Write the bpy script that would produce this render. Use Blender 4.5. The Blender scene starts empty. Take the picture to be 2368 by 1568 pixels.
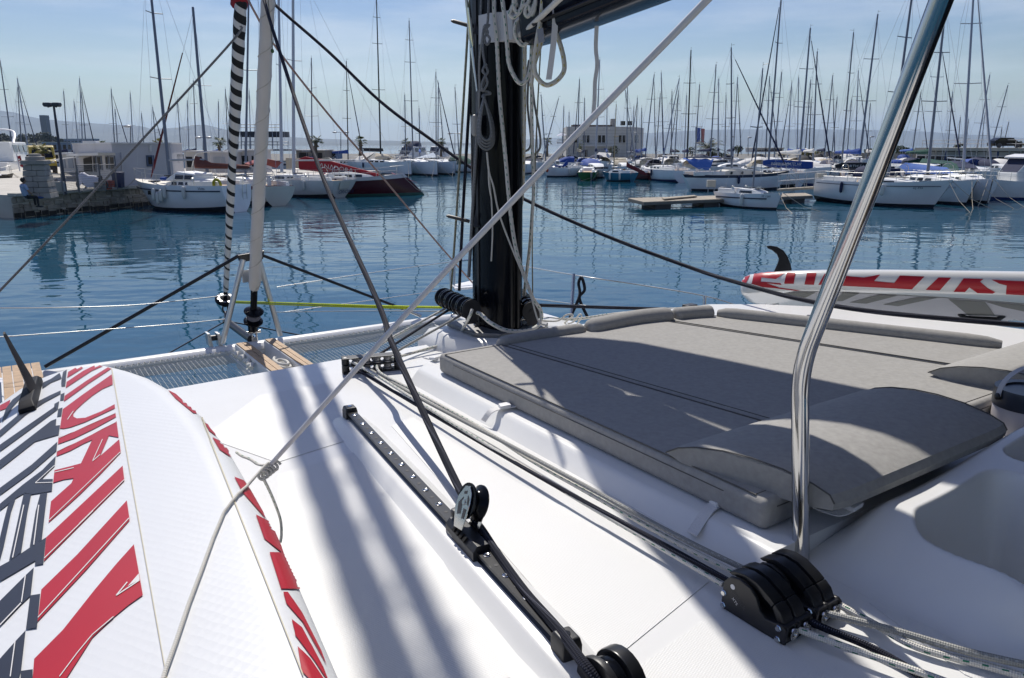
import bpy, bmesh, math, random
from mathutils import Vector, Matrix
from mathutils.geometry import tessellate_polygon
random.seed(7)
S = bpy.context.scene
COL = S.collection

# ------------------------------------------------------------------ camera, sky, sun, exposure
EYE = 3.6                                    # camera height above the water
PITCH = math.radians(14.33)
cam = bpy.data.cameras.new('camera'); cam_o = bpy.data.objects.new('camera', cam); COL.objects.link(cam_o)
cam_o.location = (0, 0, EYE); cam_o.rotation_euler = (math.radians(90) - PITCH, 0, 0)
cam.sensor_width = 36; cam.lens = 760 / 1024 * 36; cam.clip_start = 0.05; cam.clip_end = 60000
S.camera = cam_o
S.view_settings.view_transform = 'Standard'; S.view_settings.look = 'None'
S.view_settings.gamma = 1; S.view_settings.use_curve_mapping = False
S.view_settings.exposure = 0.17
SUN_EL = math.radians(50); SUN_AZ = math.radians(14.5)      # azimuth: turned left of straight ahead
sun = bpy.data.lights.new('sun', 'SUN'); sun_o = bpy.data.objects.new('sun', sun); COL.objects.link(sun_o)
sun.energy = 4.2; sun.angle = math.radians(0.5); sun.color = (1, 0.95, 0.87)
to_sun = Vector((-math.sin(SUN_AZ) * math.cos(SUN_EL), math.cos(SUN_AZ) * math.cos(SUN_EL), math.sin(SUN_EL)))
sun_o.rotation_euler = to_sun.to_track_quat('Z', 'Y').to_euler(); sun_o.location = (0, 0, 40)
W = bpy.data.worlds.new('World'); S.world = W; W.use_nodes = True
nt = W.node_tree; nt.nodes.clear()
wo = nt.nodes.new('ShaderNodeOutputWorld'); bg = nt.nodes.new('ShaderNodeBackground')
sky = nt.nodes.new('ShaderNodeTexSky'); sky.sky_type = 'NISHITA'; sky.sun_disc = False
sky.sun_elevation = SUN_EL; sky.sun_rotation = -SUN_AZ
sky.air_density = 1.2; sky.dust_density = 0.3; sky.ozone_density = 3.0; sky.altitude = 0
bg.inputs['Strength'].default_value = 0.072
# thin cirrus: pale streaks low in the sky
tc = nt.nodes.new('ShaderNodeTexCoord'); mp = nt.nodes.new('ShaderNodeMapping'); mp.inputs['Scale'].default_value = (2.0, 2.0, 13)
mp.inputs['Rotation'].default_value = (0.05, 0.10, 0)
nz = nt.nodes.new('ShaderNodeTexNoise'); nz.inputs['Scale'].default_value = 1.7; nz.inputs['Detail'].default_value = 7; nz.inputs['Roughness'].default_value = .58
cr = nt.nodes.new('ShaderNodeValToRGB'); cr.color_ramp.elements[0].position = .44; cr.color_ramp.elements[1].position = .84
cr.color_ramp.elements[1].color = (.62, .62, .62, 1)
mx = nt.nodes.new('ShaderNodeMixRGB'); mx.inputs[2].default_value = (11.0, 11.6, 12.3, 1)
nt.links.new(tc.outputs['Generated'], mp.inputs['Vector']); nt.links.new(mp.outputs['Vector'], nz.inputs['Vector'])
nt.links.new(nz.outputs['Fac'], cr.inputs['Fac']); nt.links.new(cr.outputs['Color'], mx.inputs[0])
hs = nt.nodes.new('ShaderNodeHueSaturation'); hs.inputs['Saturation'].default_value = 1.3; hs.inputs['Hue'].default_value = .524
nt.links.new(sky.outputs['Color'], hs.inputs['Color']); nt.links.new(hs.outputs['Color'], mx.inputs[1]); nt.links.new(mx.outputs['Color'], bg.inputs['Color'])
nt.links.new(bg.outputs['Background'], wo.inputs['Surface'])

# ------------------------------------------------------------------ helpers: places
FP = 760 * 2368 / 1024
SP, CP = math.sin(PITCH), math.cos(PITCH)
def ray(x, y):
    u = (x - 1184) / FP; w = (y - 784) / FP
    return Vector((u, CP - SP * w, -SP - CP * w))
def P(x, y, h):                              # point on the level plane h metres below the eye
    d = ray(x, y); t = -h / d.z
    return Vector((d.x * t, d.y * t, EYE - h))
def Q(x, y, d):                              # point d metres into the picture
    r = ray(x, y) * d
    return Vector((r.x, r.y, EYE + r.z))
def Qm(x, y, d):                             # beside the mast: d = 3.87 lies on the mast's own axis
    return Q(x, y, 3.565 + .39 * y / 757 + d - 3.87)
def V(x, y, p0, p1):                         # point on the upright plane through p0 and p1
    d = ray(x, y); n = Vector((p1.y - p0.y, p0.x - p1.x, 0))
    t = n.dot(Vector((p0.x, p0.y, 0))) / n.dot(d)
    return Vector((d.x * t, d.y * t, EYE + d.z * t))
PSI = math.radians(34)
FW = Vector((-math.sin(PSI), math.cos(PSI), 0)); RT = Vector((math.cos(PSI), math.sin(PSI), 0)); UP = Vector((0, 0, 1))
M0 = P(1150, 757, .92)
def C(f, r, h):                              # catamaran frame: metres ahead of the mast, to its right, below the eye
    return Vector((M0.x, M0.y, 0)) + FW * f + RT * r + UP * (EYE - h)

# ------------------------------------------------------------------ helpers: materials
MATS = {}
def mat(name, col, rough=.5, metal=0, noise=0, nscale=6, bump=0, bscale=60, coat=0, spec=.5, trans=0, stretch=(1, 1, 1), alpha=1):
    if name in MATS: return MATS[name]
    m = bpy.data.materials.new(name); m.use_nodes = True; n = m.node_tree.nodes; l = m.node_tree.links
    b = n['Principled BSDF']; b.inputs['Base Color'].default_value = (*col, 1); b.inputs['Roughness'].default_value = rough
    b.inputs['Metallic'].default_value = metal; b.inputs['Coat Weight'].default_value = coat
    b.inputs['Specular IOR Level'].default_value = spec; b.inputs['Transmission Weight'].default_value = trans
    b.inputs['Alpha'].default_value = alpha
    if noise or bump:
        t = n.new('ShaderNodeTexCoord'); mpn = n.new('ShaderNodeMapping'); mpn.inputs['Scale'].default_value = stretch
        l.new(t.outputs['Object'], mpn.inputs['Vector'])
    if noise:
        k = n.new('ShaderNodeTexNoise'); k.inputs['Scale'].default_value = nscale; k.inputs['Detail'].default_value = 5
        r = n.new('ShaderNodeMapRange'); r.inputs['From Min'].default_value = .25; r.inputs['From Max'].default_value = .75
        r.inputs['To Min'].default_value = 1 - noise; r.inputs['To Max'].default_value = 1 + noise
        x = n.new('ShaderNodeMixRGB'); x.blend_type = 'MULTIPLY'; x.inputs[0].default_value = 1; x.inputs[1].default_value = (*col, 1)
        l.new(mpn.outputs['Vector'], k.inputs['Vector']); l.new(k.outputs['Fac'], r.inputs['Value'])
        l.new(r.outputs['Result'], x.inputs[2]); l.new(x.outputs['Color'], b.inputs['Base Color'])
    if bump:
        k = n.new('ShaderNodeTexNoise'); k.inputs['Scale'].default_value = bscale; k.inputs['Detail'].default_value = 3
        u = n.new('ShaderNodeBump'); u.inputs['Strength'].default_value = bump; u.inputs['Distance'].default_value = .01
        l.new(mpn.outputs['Vector'], k.inputs['Vector']); l.new(k.outputs['Fac'], u.inputs['Height']); l.new(u.outputs['Normal'], b.inputs['Normal'])
    MATS[name] = m
    return m
def nonskid_mat(name, col, scale, strength, rough=.55):
    m = mat(name, col, rough, noise=.03, nscale=2); n = m.node_tree.nodes; l = m.node_tree.links
    t = n.new('ShaderNodeTexCoord'); mp = n.new('ShaderNodeMapping'); mp.inputs['Rotation'].default_value = (0, 0, PSI)
    w1 = n.new('ShaderNodeTexVoronoi'); w1.inputs['Scale'].default_value = scale; w1.inputs['Randomness'].default_value = .12
    u = n.new('ShaderNodeBump'); u.inputs['Strength'].default_value = strength; u.inputs['Distance'].default_value = .004
    l.new(t.outputs['Object'], mp.inputs['Vector']); l.new(mp.outputs['Vector'], w1.inputs['Vector'])
    l.new(w1.outputs['Distance'], u.inputs['Height']); l.new(u.outputs['Normal'], n['Principled BSDF'].inputs['Normal'])
    return m
def rope_mat(name, col, fleck=None, braid=.25, dash=30):
    if name in MATS: return MATS[name]
    m = mat(name, col, .75, spec=.2); n = m.node_tree.nodes; l = m.node_tree.links; b = n['Principled BSDF']
    uv = n.new('ShaderNodeUVMap'); sx = n.new('ShaderNodeSeparateXYZ'); l.new(uv.outputs['UV'], sx.inputs[0])
    def math_(op, a, c, k=None):
        q = n.new('ShaderNodeMath'); q.operation = op
        for i, z in enumerate((a, c) if k is None else (a, c, k)):
            if isinstance(z, (int, float)): q.inputs[i].default_value = z
            else: l.new(z, q.inputs[i])
        return q.outputs[0]
    X, Y = sx.outputs[0], sx.outputs[1]
    s1 = math_('SINE', math_('MULTIPLY_ADD', X, 700.0, math_('MULTIPLY', Y, 6.283 * 5)), 0)
    s2 = math_('SINE', math_('MULTIPLY_ADD', X, 700.0, math_('MULTIPLY', Y, -6.283 * 5)), 0)
    hgt = math_('MULTIPLY', s1, s2)
    mr = n.new('ShaderNodeMapRange'); mr.inputs['From Min'].default_value = -1; mr.inputs['To Min'].default_value = 1 - braid; mr.inputs['To Max'].default_value = 1 + braid * .6
    l.new(hgt, mr.inputs['Value'])
    base = n.new('ShaderNodeMixRGB'); base.blend_type = 'MULTIPLY'; base.inputs[0].default_value = 1; base.inputs[1].default_value = (*col, 1)
    l.new(mr.outputs[0], base.inputs[2]); out = base.outputs[0]
    if fleck:
        a = math_('LESS_THAN', math_('FRACT', math_('MULTIPLY', X, dash), 0), .34)
        c = math_('LESS_THAN', math_('FRACT', math_('MULTIPLY_ADD', Y, 3.0, math_('MULTIPLY', X, 3.0)), 0), .22)
        x = n.new('ShaderNodeMixRGB'); x.inputs[2].default_value = (*fleck, 1); l.new(math_('MULTIPLY', a, c), x.inputs[0]); l.new(out, x.inputs[1]); out = x.outputs[0]
    l.new(out, b.inputs['Base Color'])
    u = n.new('ShaderNodeBump'); u.inputs['Strength'].default_value = .5; u.inputs['Distance'].default_value = .002
    l.new(hgt, u.inputs['Height']); l.new(u.outputs['Normal'], b.inputs['Normal'])
    return m

# ------------------------------------------------------------------ helpers: meshes
def ortho(d):
    d = d.normalized(); a = Vector((0, 0, 1)) if abs(d.z) < .9 else Vector((1, 0, 0))
    x = a.cross(d).normalized(); return x, d.cross(x).normalized()
def smooth_path(pts, k=6):
    pts = [Vector(p) for p in pts]
    if len(pts) < 3: return pts
    out = []
    for i in range(len(pts) - 1):
        p0 = pts[max(i - 1, 0)]; p1 = pts[i]; p2 = pts[i + 1]; p3 = pts[min(i + 2, len(pts) - 1)]
        for j in range(k):
            t = j / k
            out.append(.5 * ((2 * p1) + (p2 - p0) * t + (2 * p0 - 5 * p1 + 4 * p2 - p3) * t * t + (3 * p1 - p0 - 3 * p2 + p3) * t ** 3))
    out.append(pts[-1]); return out
OFF = {}
class MB:
    def __init__(s): s.v = []; s.f = []; s.mi = []; s.uv = {}; s.cur = 0
    def add(s, vs, fs):
        b = len(s.v); s.v += [Vector(v) for v in vs]
        for f in fs: s.f.append([b + i for i in f]); s.mi.append(s.cur)
        return b
    def box(s, c, size, X=Vector((1, 0, 0)), Y=Vector((0, 1, 0)), Z=Vector((0, 0, 1))):
        c = Vector(c); a = [q * .5 for q in size]
        vs = [c + X * (i * a[0]) + Y * (j * a[1]) + Z * (k * a[2]) for k in (-1, 1) for j in (-1, 1) for i in (-1, 1)]
        s.add(vs, [(0, 2, 3, 1), (4, 5, 7, 6), (0, 1, 5, 4), (2, 6, 7, 3), (0, 4, 6, 2), (1, 3, 7, 5)]); return s
    def tube(s, pts, r, n=8, cap=True, sq=1.0, uv=False, ref=None):
        pts = [Vector(p) for p in pts]; L = len(pts); rs = r if isinstance(r, (list, tuple)) else [r] * L
        rings = []; px = ref; acc = 0; us = []
        for i, p in enumerate(pts):
            d = (pts[min(i + 1, L - 1)] - pts[max(i - 1, 0)])
            if d.length < 1e-9: d = Vector((0, 0, 1))
            d.normalize()
            if px is None: x, y = ortho(d)
            else:
                x = px - d * px.dot(d); x = x.normalized() if x.length > 1e-6 else ortho(d)[0]; y = d.cross(x)
            px = x
            if i: acc += (p - pts[i - 1]).length
            us.append(acc)
            rings.append([p + x * (rs[i] * math.cos(2 * math.pi * k / n)) + y * (rs[i] * sq * math.sin(2 * math.pi * k / n)) for k in range(n)])
        b = len(s.v); f0 = len(s.f)
        for g in rings: s.v += g
        for i in range(L - 1):
            for k in range(n):
                k2 = (k + 1) % n; s.f.append([b + i * n + k, b + i * n + k2, b + (i + 1) * n + k2, b + (i + 1) * n + k]); s.mi.append(s.cur)
                if uv: s.uv[len(s.f) - 1] = [(us[i], k / n), (us[i], (k + 1) / n), (us[i + 1], (k + 1) / n), (us[i + 1], k / n)]
        if cap:
            s.f.append([b + k for k in range(n)][::-1]); s.mi.append(s.cur)
            s.f.append([b + (L - 1) * n + k for k in range(n)]); s.mi.append(s.cur)
        return s
    def loft(s, rings, cap=True, closed=True):
        n = len(rings[0]); b = len(s.v)
        for g in rings: s.v += [Vector(p) for p in g]
        for i in range(len(rings) - 1):
            for k in range(n if closed else n - 1):
                k2 = (k + 1) % n; s.f.append([b + i * n + k, b + i * n + k2, b + (i + 1) * n + k2, b + (i + 1) * n + k]); s.mi.append(s.cur)
        if cap and closed:
            s.f.append([b + k for k in range(n)][::-1]); s.mi.append(s.cur)
            s.f.append([b + (len(rings) - 1) * n + k for k in range(n)]); s.mi.append(s.cur)
        return s
    def prism(s, poly, vec):
        vec = Vector(vec); poly = [Vector(p) for p in poly]; n = len(poly)
        nrm = Vector((0, 0, 0))
        for i in range(n): nrm += poly[i].cross(poly[(i + 1) % n])
        if nrm.dot(vec) > 0: poly = poly[::-1]
        b = len(s.v); s.v += poly + [p + vec for p in poly]
        s.f.append([b + i for i in range(n)]); s.mi.append(s.cur)
        s.f.append([b + n + i for i in range(n)][::-1]); s.mi.append(s.cur)
        for i in range(n):
            j = (i + 1) % n; s.f.append([b + i, b + n + i, b + n + j, b + j]); s.mi.append(s.cur)
        return s
    def lathe(s, prof, c, axis=Vector((0, 0, 1)), n=20):
        c = Vector(c); axis = Vector(axis).normalized(); x, y = ortho(axis)
        rings = [[c + axis * z + x * (max(r, 1e-4) * math.cos(2 * math.pi * k / n)) + y * (max(r, 1e-4) * math.sin(2 * math.pi * k / n)) for k in range(n)] for r, z in prof]
        return s.loft(rings)
    def ell(s, c, rad, nu=12, nv=8, X=Vector((1, 0, 0)), Y=Vector((0, 1, 0)), Z=Vector((0, 0, 1))):
        c = Vector(c); rings = []
        for j in range(nv + 1):
            a = -math.pi / 2 + math.pi * j / nv; ca = max(math.cos(a), .01)
            rings.append([c + X * (rad[0] * ca * math.cos(2 * math.pi * k / nu)) + Y * (rad[1] * ca * math.sin(2 * math.pi * k / nu)) + Z * (rad[2] * math.sin(a)) for k in range(nu)])
        return s.loft(rings)
    def text(s, txt, o, X, Y, size, depth=.0, shear=0, align='LEFT', space=1.0):
        cu = bpy.data.curves.new('lettering', 'FONT'); cu.body = txt; cu.size = size; cu.shear = shear; cu.align_x = align; cu.resolution_u = 3; cu.space_character = space
        ob = bpy.data.objects.new('lettering', cu); COL.objects.link(ob)
        dg = bpy.context.evaluated_depsgraph_get(); me = ob.evaluated_get(dg).to_mesh()
        o = Vector(o); X = Vector(X).normalized(); Y = Vector(Y).normalized(); N = X.cross(Y)
        s.add([o + X * v.co.x + Y * v.co.y + N * depth for v in me.vertices], [list(p.vertices) for p in me.polygons])
        bpy.data.objects.remove(ob); bpy.data.curves.remove(cu)
        return s
    def build(s, name, mats, parent=None, smooth=None, bevel=0, seg=2, sub=0, kind=None, label=None):
        me = bpy.data.meshes.new(name); off = OFF.get(parent.name if parent else '', Vector((0, 0, 0)))
        me.from_pydata([v - off for v in s.v], [], s.f)
        if s.uv:
            lay = me.uv_layers.new(name='UVMap')
            for fi, co in s.uv.items():
                p = me.polygons[fi]
                for q, li in enumerate(p.loop_indices): lay.data[li].uv = co[q]
        for m in (mats if isinstance(mats, (list, tuple)) else [mats]): me.materials.append(m)
        if max(s.mi, default=0) > 0:
            for p, i in zip(me.polygons, s.mi): p.material_index = i
        if bevel:
            bm = bmesh.new(); bm.from_mesh(me); bmesh.ops.remove_doubles(bm, verts=bm.verts, dist=1e-5)
            bmesh.ops.recalc_face_normals(bm, faces=bm.faces)
            ed = [e for e in bm.edges if len(e.link_faces) == 2 and e.calc_face_angle(0) > .5]
            bmesh.ops.bevel(bm, geom=ed, offset=bevel, segments=seg, profile=.5, affect='EDGES', clamp_overlap=True)
            bm.to_mesh(me); bm.free()
        if smooth is not None or bevel:
            for p in me.polygons: p.use_smooth = True
            me.set_sharp_from_angle(angle=math.radians(smooth if smooth else 40))
        me.update()
        o = bpy.data.objects.new(name, me); COL.objects.link(o)
        if parent: o.parent = parent; OFF[o.name] = off
        if bevel: wn = o.modifiers.new('weighted_normal', 'WEIGHTED_NORMAL'); wn.keep_sharp = True
        if sub:
            mo = o.modifiers.new('smooth', 'SUBSURF'); mo.levels = sub; mo.render_levels = sub
        if kind: o['kind'] = kind
        if label: o['label'] = label
        return o
def tag(o, label, cat, group=None):
    o['label'] = label; o['category'] = cat
    if group: o['group'] = group
    return o
def thing(name, label, cat, loc, group=None, rotz=None):
    o = bpy.data.objects.new(name, None); COL.objects.link(o); o.empty_display_size = .1
    o.location = loc; o['label'] = label; o['category'] = cat
    if group: o['group'] = group
    if rotz is not None: o.rotation_euler = (0, 0, rotz); OFF[o.name] = Vector((0, 0, 0))
    else: OFF[o.name] = Vector(loc)
    return o
def rope(name, label, pts, r, m, group=None, cat='rope', parent=None, n=8, k=6, sub=None):
    b = MB(); b.tube(smooth_path(pts, k), r if not isinstance(r, (list, tuple)) else [r[0] + (r[1] - r[0]) * i / ((len(pts) - 1) * k if len(pts) > 2 else 1) for i in range(((len(pts) - 1) * k + 1) if len(pts) > 2 else 2)], n=n, uv=True)
    o = b.build(name, m, parent, smooth=60)
    if not parent: tag(o, label, cat, group)
    elif label: o['label'] = label
    return o
def decal(px, obs_bvh, off=.0012, tf=None, step=8, depth=None):
    """flat print: an outline cut into small faces and laid on the surface under it"""
    bm = bmesh.new(); q2 = [Vector((*(tf(p) if tf else p), 0)) for p in px]; vs = [bm.verts.new(p) for p in q2]
    for tri in tessellate_polygon([q2]):
        try: bm.faces.new([vs[i] for i in tri])
        except ValueError: pass
    for _ in range(7):
        long = [e for e in bm.edges if e.calc_length() > step]
        if not long: break
        bmesh.ops.subdivide_edges(bm, edges=long, cuts=1); bmesh.ops.triangulate(bm, faces=bm.faces[:])
    bm.verts.index_update(); cam_p = Vector((0, 0, EYE)); co = {}
    for v in bm.verts:
        d = ray(v.co.x, v.co.y).normalized(); h = obs_bvh.ray_cast(cam_p, d)
        if h[0] is not None: co[v.index] = h[0] + h[1] * (off if h[1].dot(d) < 0 else -off)
    keep = sorted(co); mp_ = {k: i for i, k in enumerate(keep)}
    fs = [[mp_[v.index] for v in q.verts] for q in bm.faces if all(v.index in co for v in q.verts)]
    out = ([co[k] for k in keep], fs); bm.free(); return out

# ------------------------------------------------------------------ materials
gel = mat('white_gelcoat', (.74, .74, .728), .32, coat=.04, spec=.35, noise=.035, nscale=4)
skid = nonskid_mat('nonskid_gelcoat', (.71, .71, .697), 190, .25)
steel = mat('polished_steel', (.58, .575, .56), .11, 1)
steel_dull = mat('brushed_steel', (.55, .55, .54), .3, 1)
alu = mat('anodised_aluminium', (.55, .56, .57), .35, .9)
alu_grey = mat('mast_aluminium', (.20, .215, .24), .45, .4)
alu_pale = mat('pale_mast_aluminium', (.36, .38, .41), .45, .4)
black_pl = mat('black_plastic', (.018, .018, .02), .42, noise=.2, nscale=30, bump=.05, bscale=300)
black_gl = mat('black_gloss', (.005, .006, .009), .16, spec=.14)
black_mt = mat('black_anodised', (.02, .021, .024), .3, .3)
navy_gl = mat('navy_gloss', (.006, .009, .018), .18, spec=.2)
dark_glass = mat('dark_glass', (.015, .018, .022), .06, spec=.7)
white_pl = mat('white_plastic', (.72, .72, .72), .4)
white_hull = mat('white_hull_paint', (.80, .81, .82), .25, noise=.05, nscale=1.2)
white_deck = mat('white_deck_paint', (.80, .80, .77), .45, noise=.05, nscale=2)
cream = mat('cream_deck_paint', (.66, .62, .53), .5, noise=.06, nscale=2)
antifoul = mat('dark_antifouling', (.012, .018, .03), .6)
anti_green = mat('green_antifouling', (.02, .10, .075), .6)
navy = mat('navy_canvas', (.010, .018, .06), .85, noise=.15, nscale=3)
royal = mat('royal_blue_canvas', (.008, .055, .28), .8, noise=.12, nscale=3)
lightblue = mat('light_blue_canvas', (.06, .15, .46), .8, noise=.1, nscale=3)
maroon = mat('maroon_canvas', (.13, .014, .018), .85, noise=.15, nscale=3)
redcloth = mat('red_canvas', (.30, .012, .022), .8, noise=.12, nscale=3)
greencl = mat('dark_green_canvas', (.01, .07, .05), .85, noise=.15, nscale=3)
blackcl = mat('black_canvas', (.012, .013, .018), .85)
whitecl = mat('white_canvas', (.68, .66, .62), .85, noise=.06, nscale=3)
beigecl = mat('beige_canvas', (.48, .42, .32), .85, noise=.08, nscale=3)
teak = mat('teak', (.40, .26, .14), .6, noise=.22, nscale=14, stretch=(1, 1, 1), bump=.1, bscale=80)
caulk = mat('teak_caulking', (.02, .02, .02), .6)
rubber = mat('grey_rubber', (.06, .06, .065), .7)
wire = mat('steel_wire', (.50, .50, .49), .35, .8)
white_rope = rope_mat('white_green_fleck_rope', (.72, .70, .64), (.03, .20, .12))
yellow_fleck = rope_mat('white_yellow_fleck_rope', (.70, .67, .58), (.50, .42, .05))
grey_rope = rope_mat('grey_rope', (.20, .21, .22), (.30, .31, .32), dash=60)
midgrey_rope = rope_mat('pale_grey_rope', (.36, .36, .34), (.5, .5, .48), dash=60)
navy_rope = rope_mat('navy_rope', (.013, .015, .027), (.13, .135, .17), .6, dash=220)
plain_rope = rope_mat('white_rope', (.70, .68, .62), None)
lime_rope = rope_mat('lime_rope', (.52, .62, .02), (.02, .02, .02), dash=22)
red_rope = rope_mat('red_white_rope', (.42, .30, .26), (.30, .03, .03), dash=40)
olive_rope = rope_mat('olive_fleck_rope', (.30, .29, .22), (.06, .12, .05), dash=30)
# ================================================================== the setting
def water_mat():
    m = bpy.data.materials.new('harbour_water'); m.use_nodes = True; n = m.node_tree.nodes; l = m.node_tree.links; b = n['Principled BSDF']
    b.inputs['Base Color'].default_value = (.010, .066, .110, 1); b.inputs['Roughness'].default_value = .02; b.inputs['IOR'].default_value = 1.33
    t = n.new('ShaderNodeTexCoord')
    def layer(sx, sy, rot, sc, det, amp, prev):
        mp = n.new('ShaderNodeMapping'); mp.inputs['Scale'].default_value = (sx, sy, 1); mp.inputs['Rotation'].default_value = (0, 0, rot)
        k = n.new('ShaderNodeTexNoise'); k.inputs['Scale'].default_value = sc; k.inputs['Detail'].default_value = det; k.inputs['Roughness'].default_value = .45
        mu = n.new('ShaderNodeMath'); mu.operation = 'MULTIPLY_ADD'; mu.inputs[1].default_value = amp
        l.new(t.outputs['Object'], mp.inputs['Vector']); l.new(mp.outputs['Vector'], k.inputs['Vector']); l.new(k.outputs['Fac'], mu.inputs[0])
        if prev is None: mu.inputs[2].default_value = 0
        else: l.new(prev, mu.inputs[2])
        return mu.outputs[0]
    h = layer(.6, 1.0, .12, 1.5, 1.2, .020, None)
    h = layer(.7, 1.0, -.3, .30, 1, .060, h)
    h = layer(.6, 1.0, .5, 5, 1.2, .0024, h)
    u = n.new('ShaderNodeBump'); u.inputs['Strength'].default_value = 1; u.inputs['Distance'].default_value = 1.0
    l.new(h, u.inputs['Height']); l.new(u.outputs['Normal'], b.inputs['Normal'])
    return m
w = MB(); w.add([(-20000, -300, 0), (20000, -300, 0), (20000, 26000, 0), (-20000, 26000, 0)], [(0, 1, 2, 3)])
w.build('water', water_mat(), kind='structure')

hill_m = mat('mountain_scrub', (.085, .09, .075), .95, noise=.35, nscale=.0022)
def ridge(name, pts, d, back, rough):
    b = MB(); rows = []; px = [p[0] for p in pts]; N = 150; rnd = random.Random(d)
    x0, x1 = px[0], px[-1]
    prof = []
    for i in range(N + 1):
        x = x0 + (x1 - x0) * i / N
        for j in range(len(pts) - 1):
            if pts[j][0] <= x <= pts[j + 1][0]:
                t = (x - pts[j][0]) / (pts[j + 1][0] - pts[j][0]); y = pts[j][1] + (pts[j + 1][1] - pts[j][1]) * t; break
        prof.append(Q(x, y, d))
    K = 9
    for k in range(K):
        f = k / (K - 1); row = []
        for i, p in enumerate(prof):
            hh = max(p.z, 2); dep = (1 - f) * back
            zz = hh * f ** 1.25 * (1 + (rnd.random() - .5) * rough * (1 - f)) + (rnd.random() - .5) * rough * 12 * (0 < k < K)
            row.append(Vector((p.x * (1 - dep / d), p.y - dep, zz if k else -6)))
        rows.append(row)
    b.loft(rows, cap=False, closed=False)
    return b.build(name, hill_m, smooth=60, kind='structure')
ridge('mountains', [(-700, 240), (-200, 246), (0, 256), (30, 259), (60, 268), (100, 276), (150, 280), (200, 284), (260, 288), (330, 292), (348, 298), (400, 296), (440, 291), (472, 288), (505, 296), (545, 305), (620, 313), (700, 319), (800, 323), (1000, 328), (1150, 334)], 9000, 2600, .35)
ridge('mountains', [(1040, 333), (1180, 325), (1300, 318), (1400, 312), (1480, 309), (1560, 304), (1640, 300), (1740, 299), (1900, 299), (2050, 301), (2150, 305), (2240, 312), (2300, 313), (2368, 319), (2600, 322), (3300, 328)], 13000, 3000, .3)

# low land behind the marina: a quay apron along the breakwater and the far shore
stone_top = mat('pale_concrete', (.50, .47, .41), .85, noise=.16, nscale=.9, bump=.2, bscale=12)
asphalt = mat('breakwater_paving', (.16, .155, .14), .9, noise=.15, nscale=.5)
b = MB()
A_, B_, C_, D_ = Vector((-60, 118, 1.3)), Vector((230, 118, 1.3)), Vector((260, 210, 1.3)), Vector((-75, 210, 1.3))
b.prism([A_, B_, C_, D_], (0, 0, -2.3)); b.build('promenade', asphalt, kind='structure')

# old stone quay on the left
Q0, Q1 = P(35, 505, EYE), P(330, 476, EYE)
QZ = 1.15
qdir = (Q1 - Q0).normalized(); Q2 = Q0 + qdir * 40; qn = Vector((qdir.y, -qdir.x, 0))            # qn: out towards the camera
qpoly = [Q0 + Vector((0, 0, QZ)), Q2 + Vector((0, 0, QZ)), Q2 - qn * 45 + Vector((0, 0, QZ)), Q0 - qn * 45 + qdir * 7 + Vector((0, 0, QZ))]
b = MB(); b.prism(qpoly, (0, 0, -2.2))
quay = b.build('quay', stone_top, kind='structure')
# rubble facing: rough blocks, a few pixels each
rubble = mat('rubble_stone', (.30, .27, .22), .9, noise=.5, nscale=1.6, bump=.5, bscale=14)
wetst = mat('wet_weedy_stone', (.018, .018, .014), .7, noise=.5, nscale=2.5, bump=.5, bscale=14)
b = MB(); rnd = random.Random(3); b.cur = 1
z = -.25; 
while z < QZ - .16:
    hh = rnd.uniform(.20, .34); x = -.1; b.cur = 1 if z < .22 else 0
    while x < 27:
        ww = rnd.uniform(.2, .62); pr = rnd.uniform(.03, .15); jz = rnd.uniform(-.05, .05)
        c = Q0 + qdir * (x + ww / 2) + qn * (pr / 2) + Vector((0, 0, z + hh / 2 + jz))
        b.box(c, (ww - .03, pr, hh * rnd.uniform(.8, 1.05) - .02), qdir, qn, UP); x += ww
    z += hh
b.build('rubble_facing', [rubble, wetst], quay, bevel=.02, seg=1, kind='stuff')
b = MB()
for i in range(13):
    c = Q0 + qdir * (i * 2.0 + .98) + qn * .02 + Vector((0, 0, QZ + .015)); b = MB()
    b.box(c, (1.96, .62, .17), qdir, qn, UP); b.build('coping_stone', mat('coping_limestone', (.44, .42, .36), .85, noise=.2, nscale=2), quay, bevel=.02, seg=1)

# haze over the water
hz = bpy.data.meshes.new('haze'); bm = bmesh.new(); bmesh.ops.create_cube(bm, size=1); bm.to_mesh(hz); bm.free()
hzo = bpy.data.objects.new('haze', hz); COL.objects.link(hzo); hzo['kind'] = 'stuff'
hzo.scale = (42000, 27500, 700); hzo.location = (0, 12900, 343)
hm = bpy.data.materials.new('haze'); hm.use_nodes = True; hn = hm.node_tree.nodes; hn.clear()
ho = hn.new('ShaderNodeOutputMaterial'); hv = hn.new('ShaderNodeVolumePrincipled')
hv.inputs['Color'].default_value = (.58, .76, 1, 1); hv.inputs['Density'].default_value = 0.00007; hv.inputs['Anisotropy'].default_value = .3
hm.node_tree.links.new(hv.outputs['Volume'], ho.inputs['Volume']); hz.materials.append(hm)
# ================================================================== the catamaran we stand on
cat = thing('catamaran', 'white catamaran whose foredeck, mast and grey sun pad fill the foreground', 'catamaran', C(0, 0, 3.6))
CA = cat
# coachroof
b = MB()
outl = [C(.14, -1.75, 1), C(.17, -1.2, 1), C(.19, -.6, 1), C(.2, 0, 1), C(.16, .5, 1), C(-.02, 1.0, 1), C(-.3, 1.36, 1), C(-.8, 1.66, 1), C(-1.7, 2.12, 1), C(-2.32, 2.3, 1), C(-2.32, -.52, 1), C(-4.5, -.66, 1), C(-4.5, -1.75, 1)]
b.prism(outl, (0, 0, -.75))
deck = b.build('coachroof', gel, CA, bevel=.035, seg=3)
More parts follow.
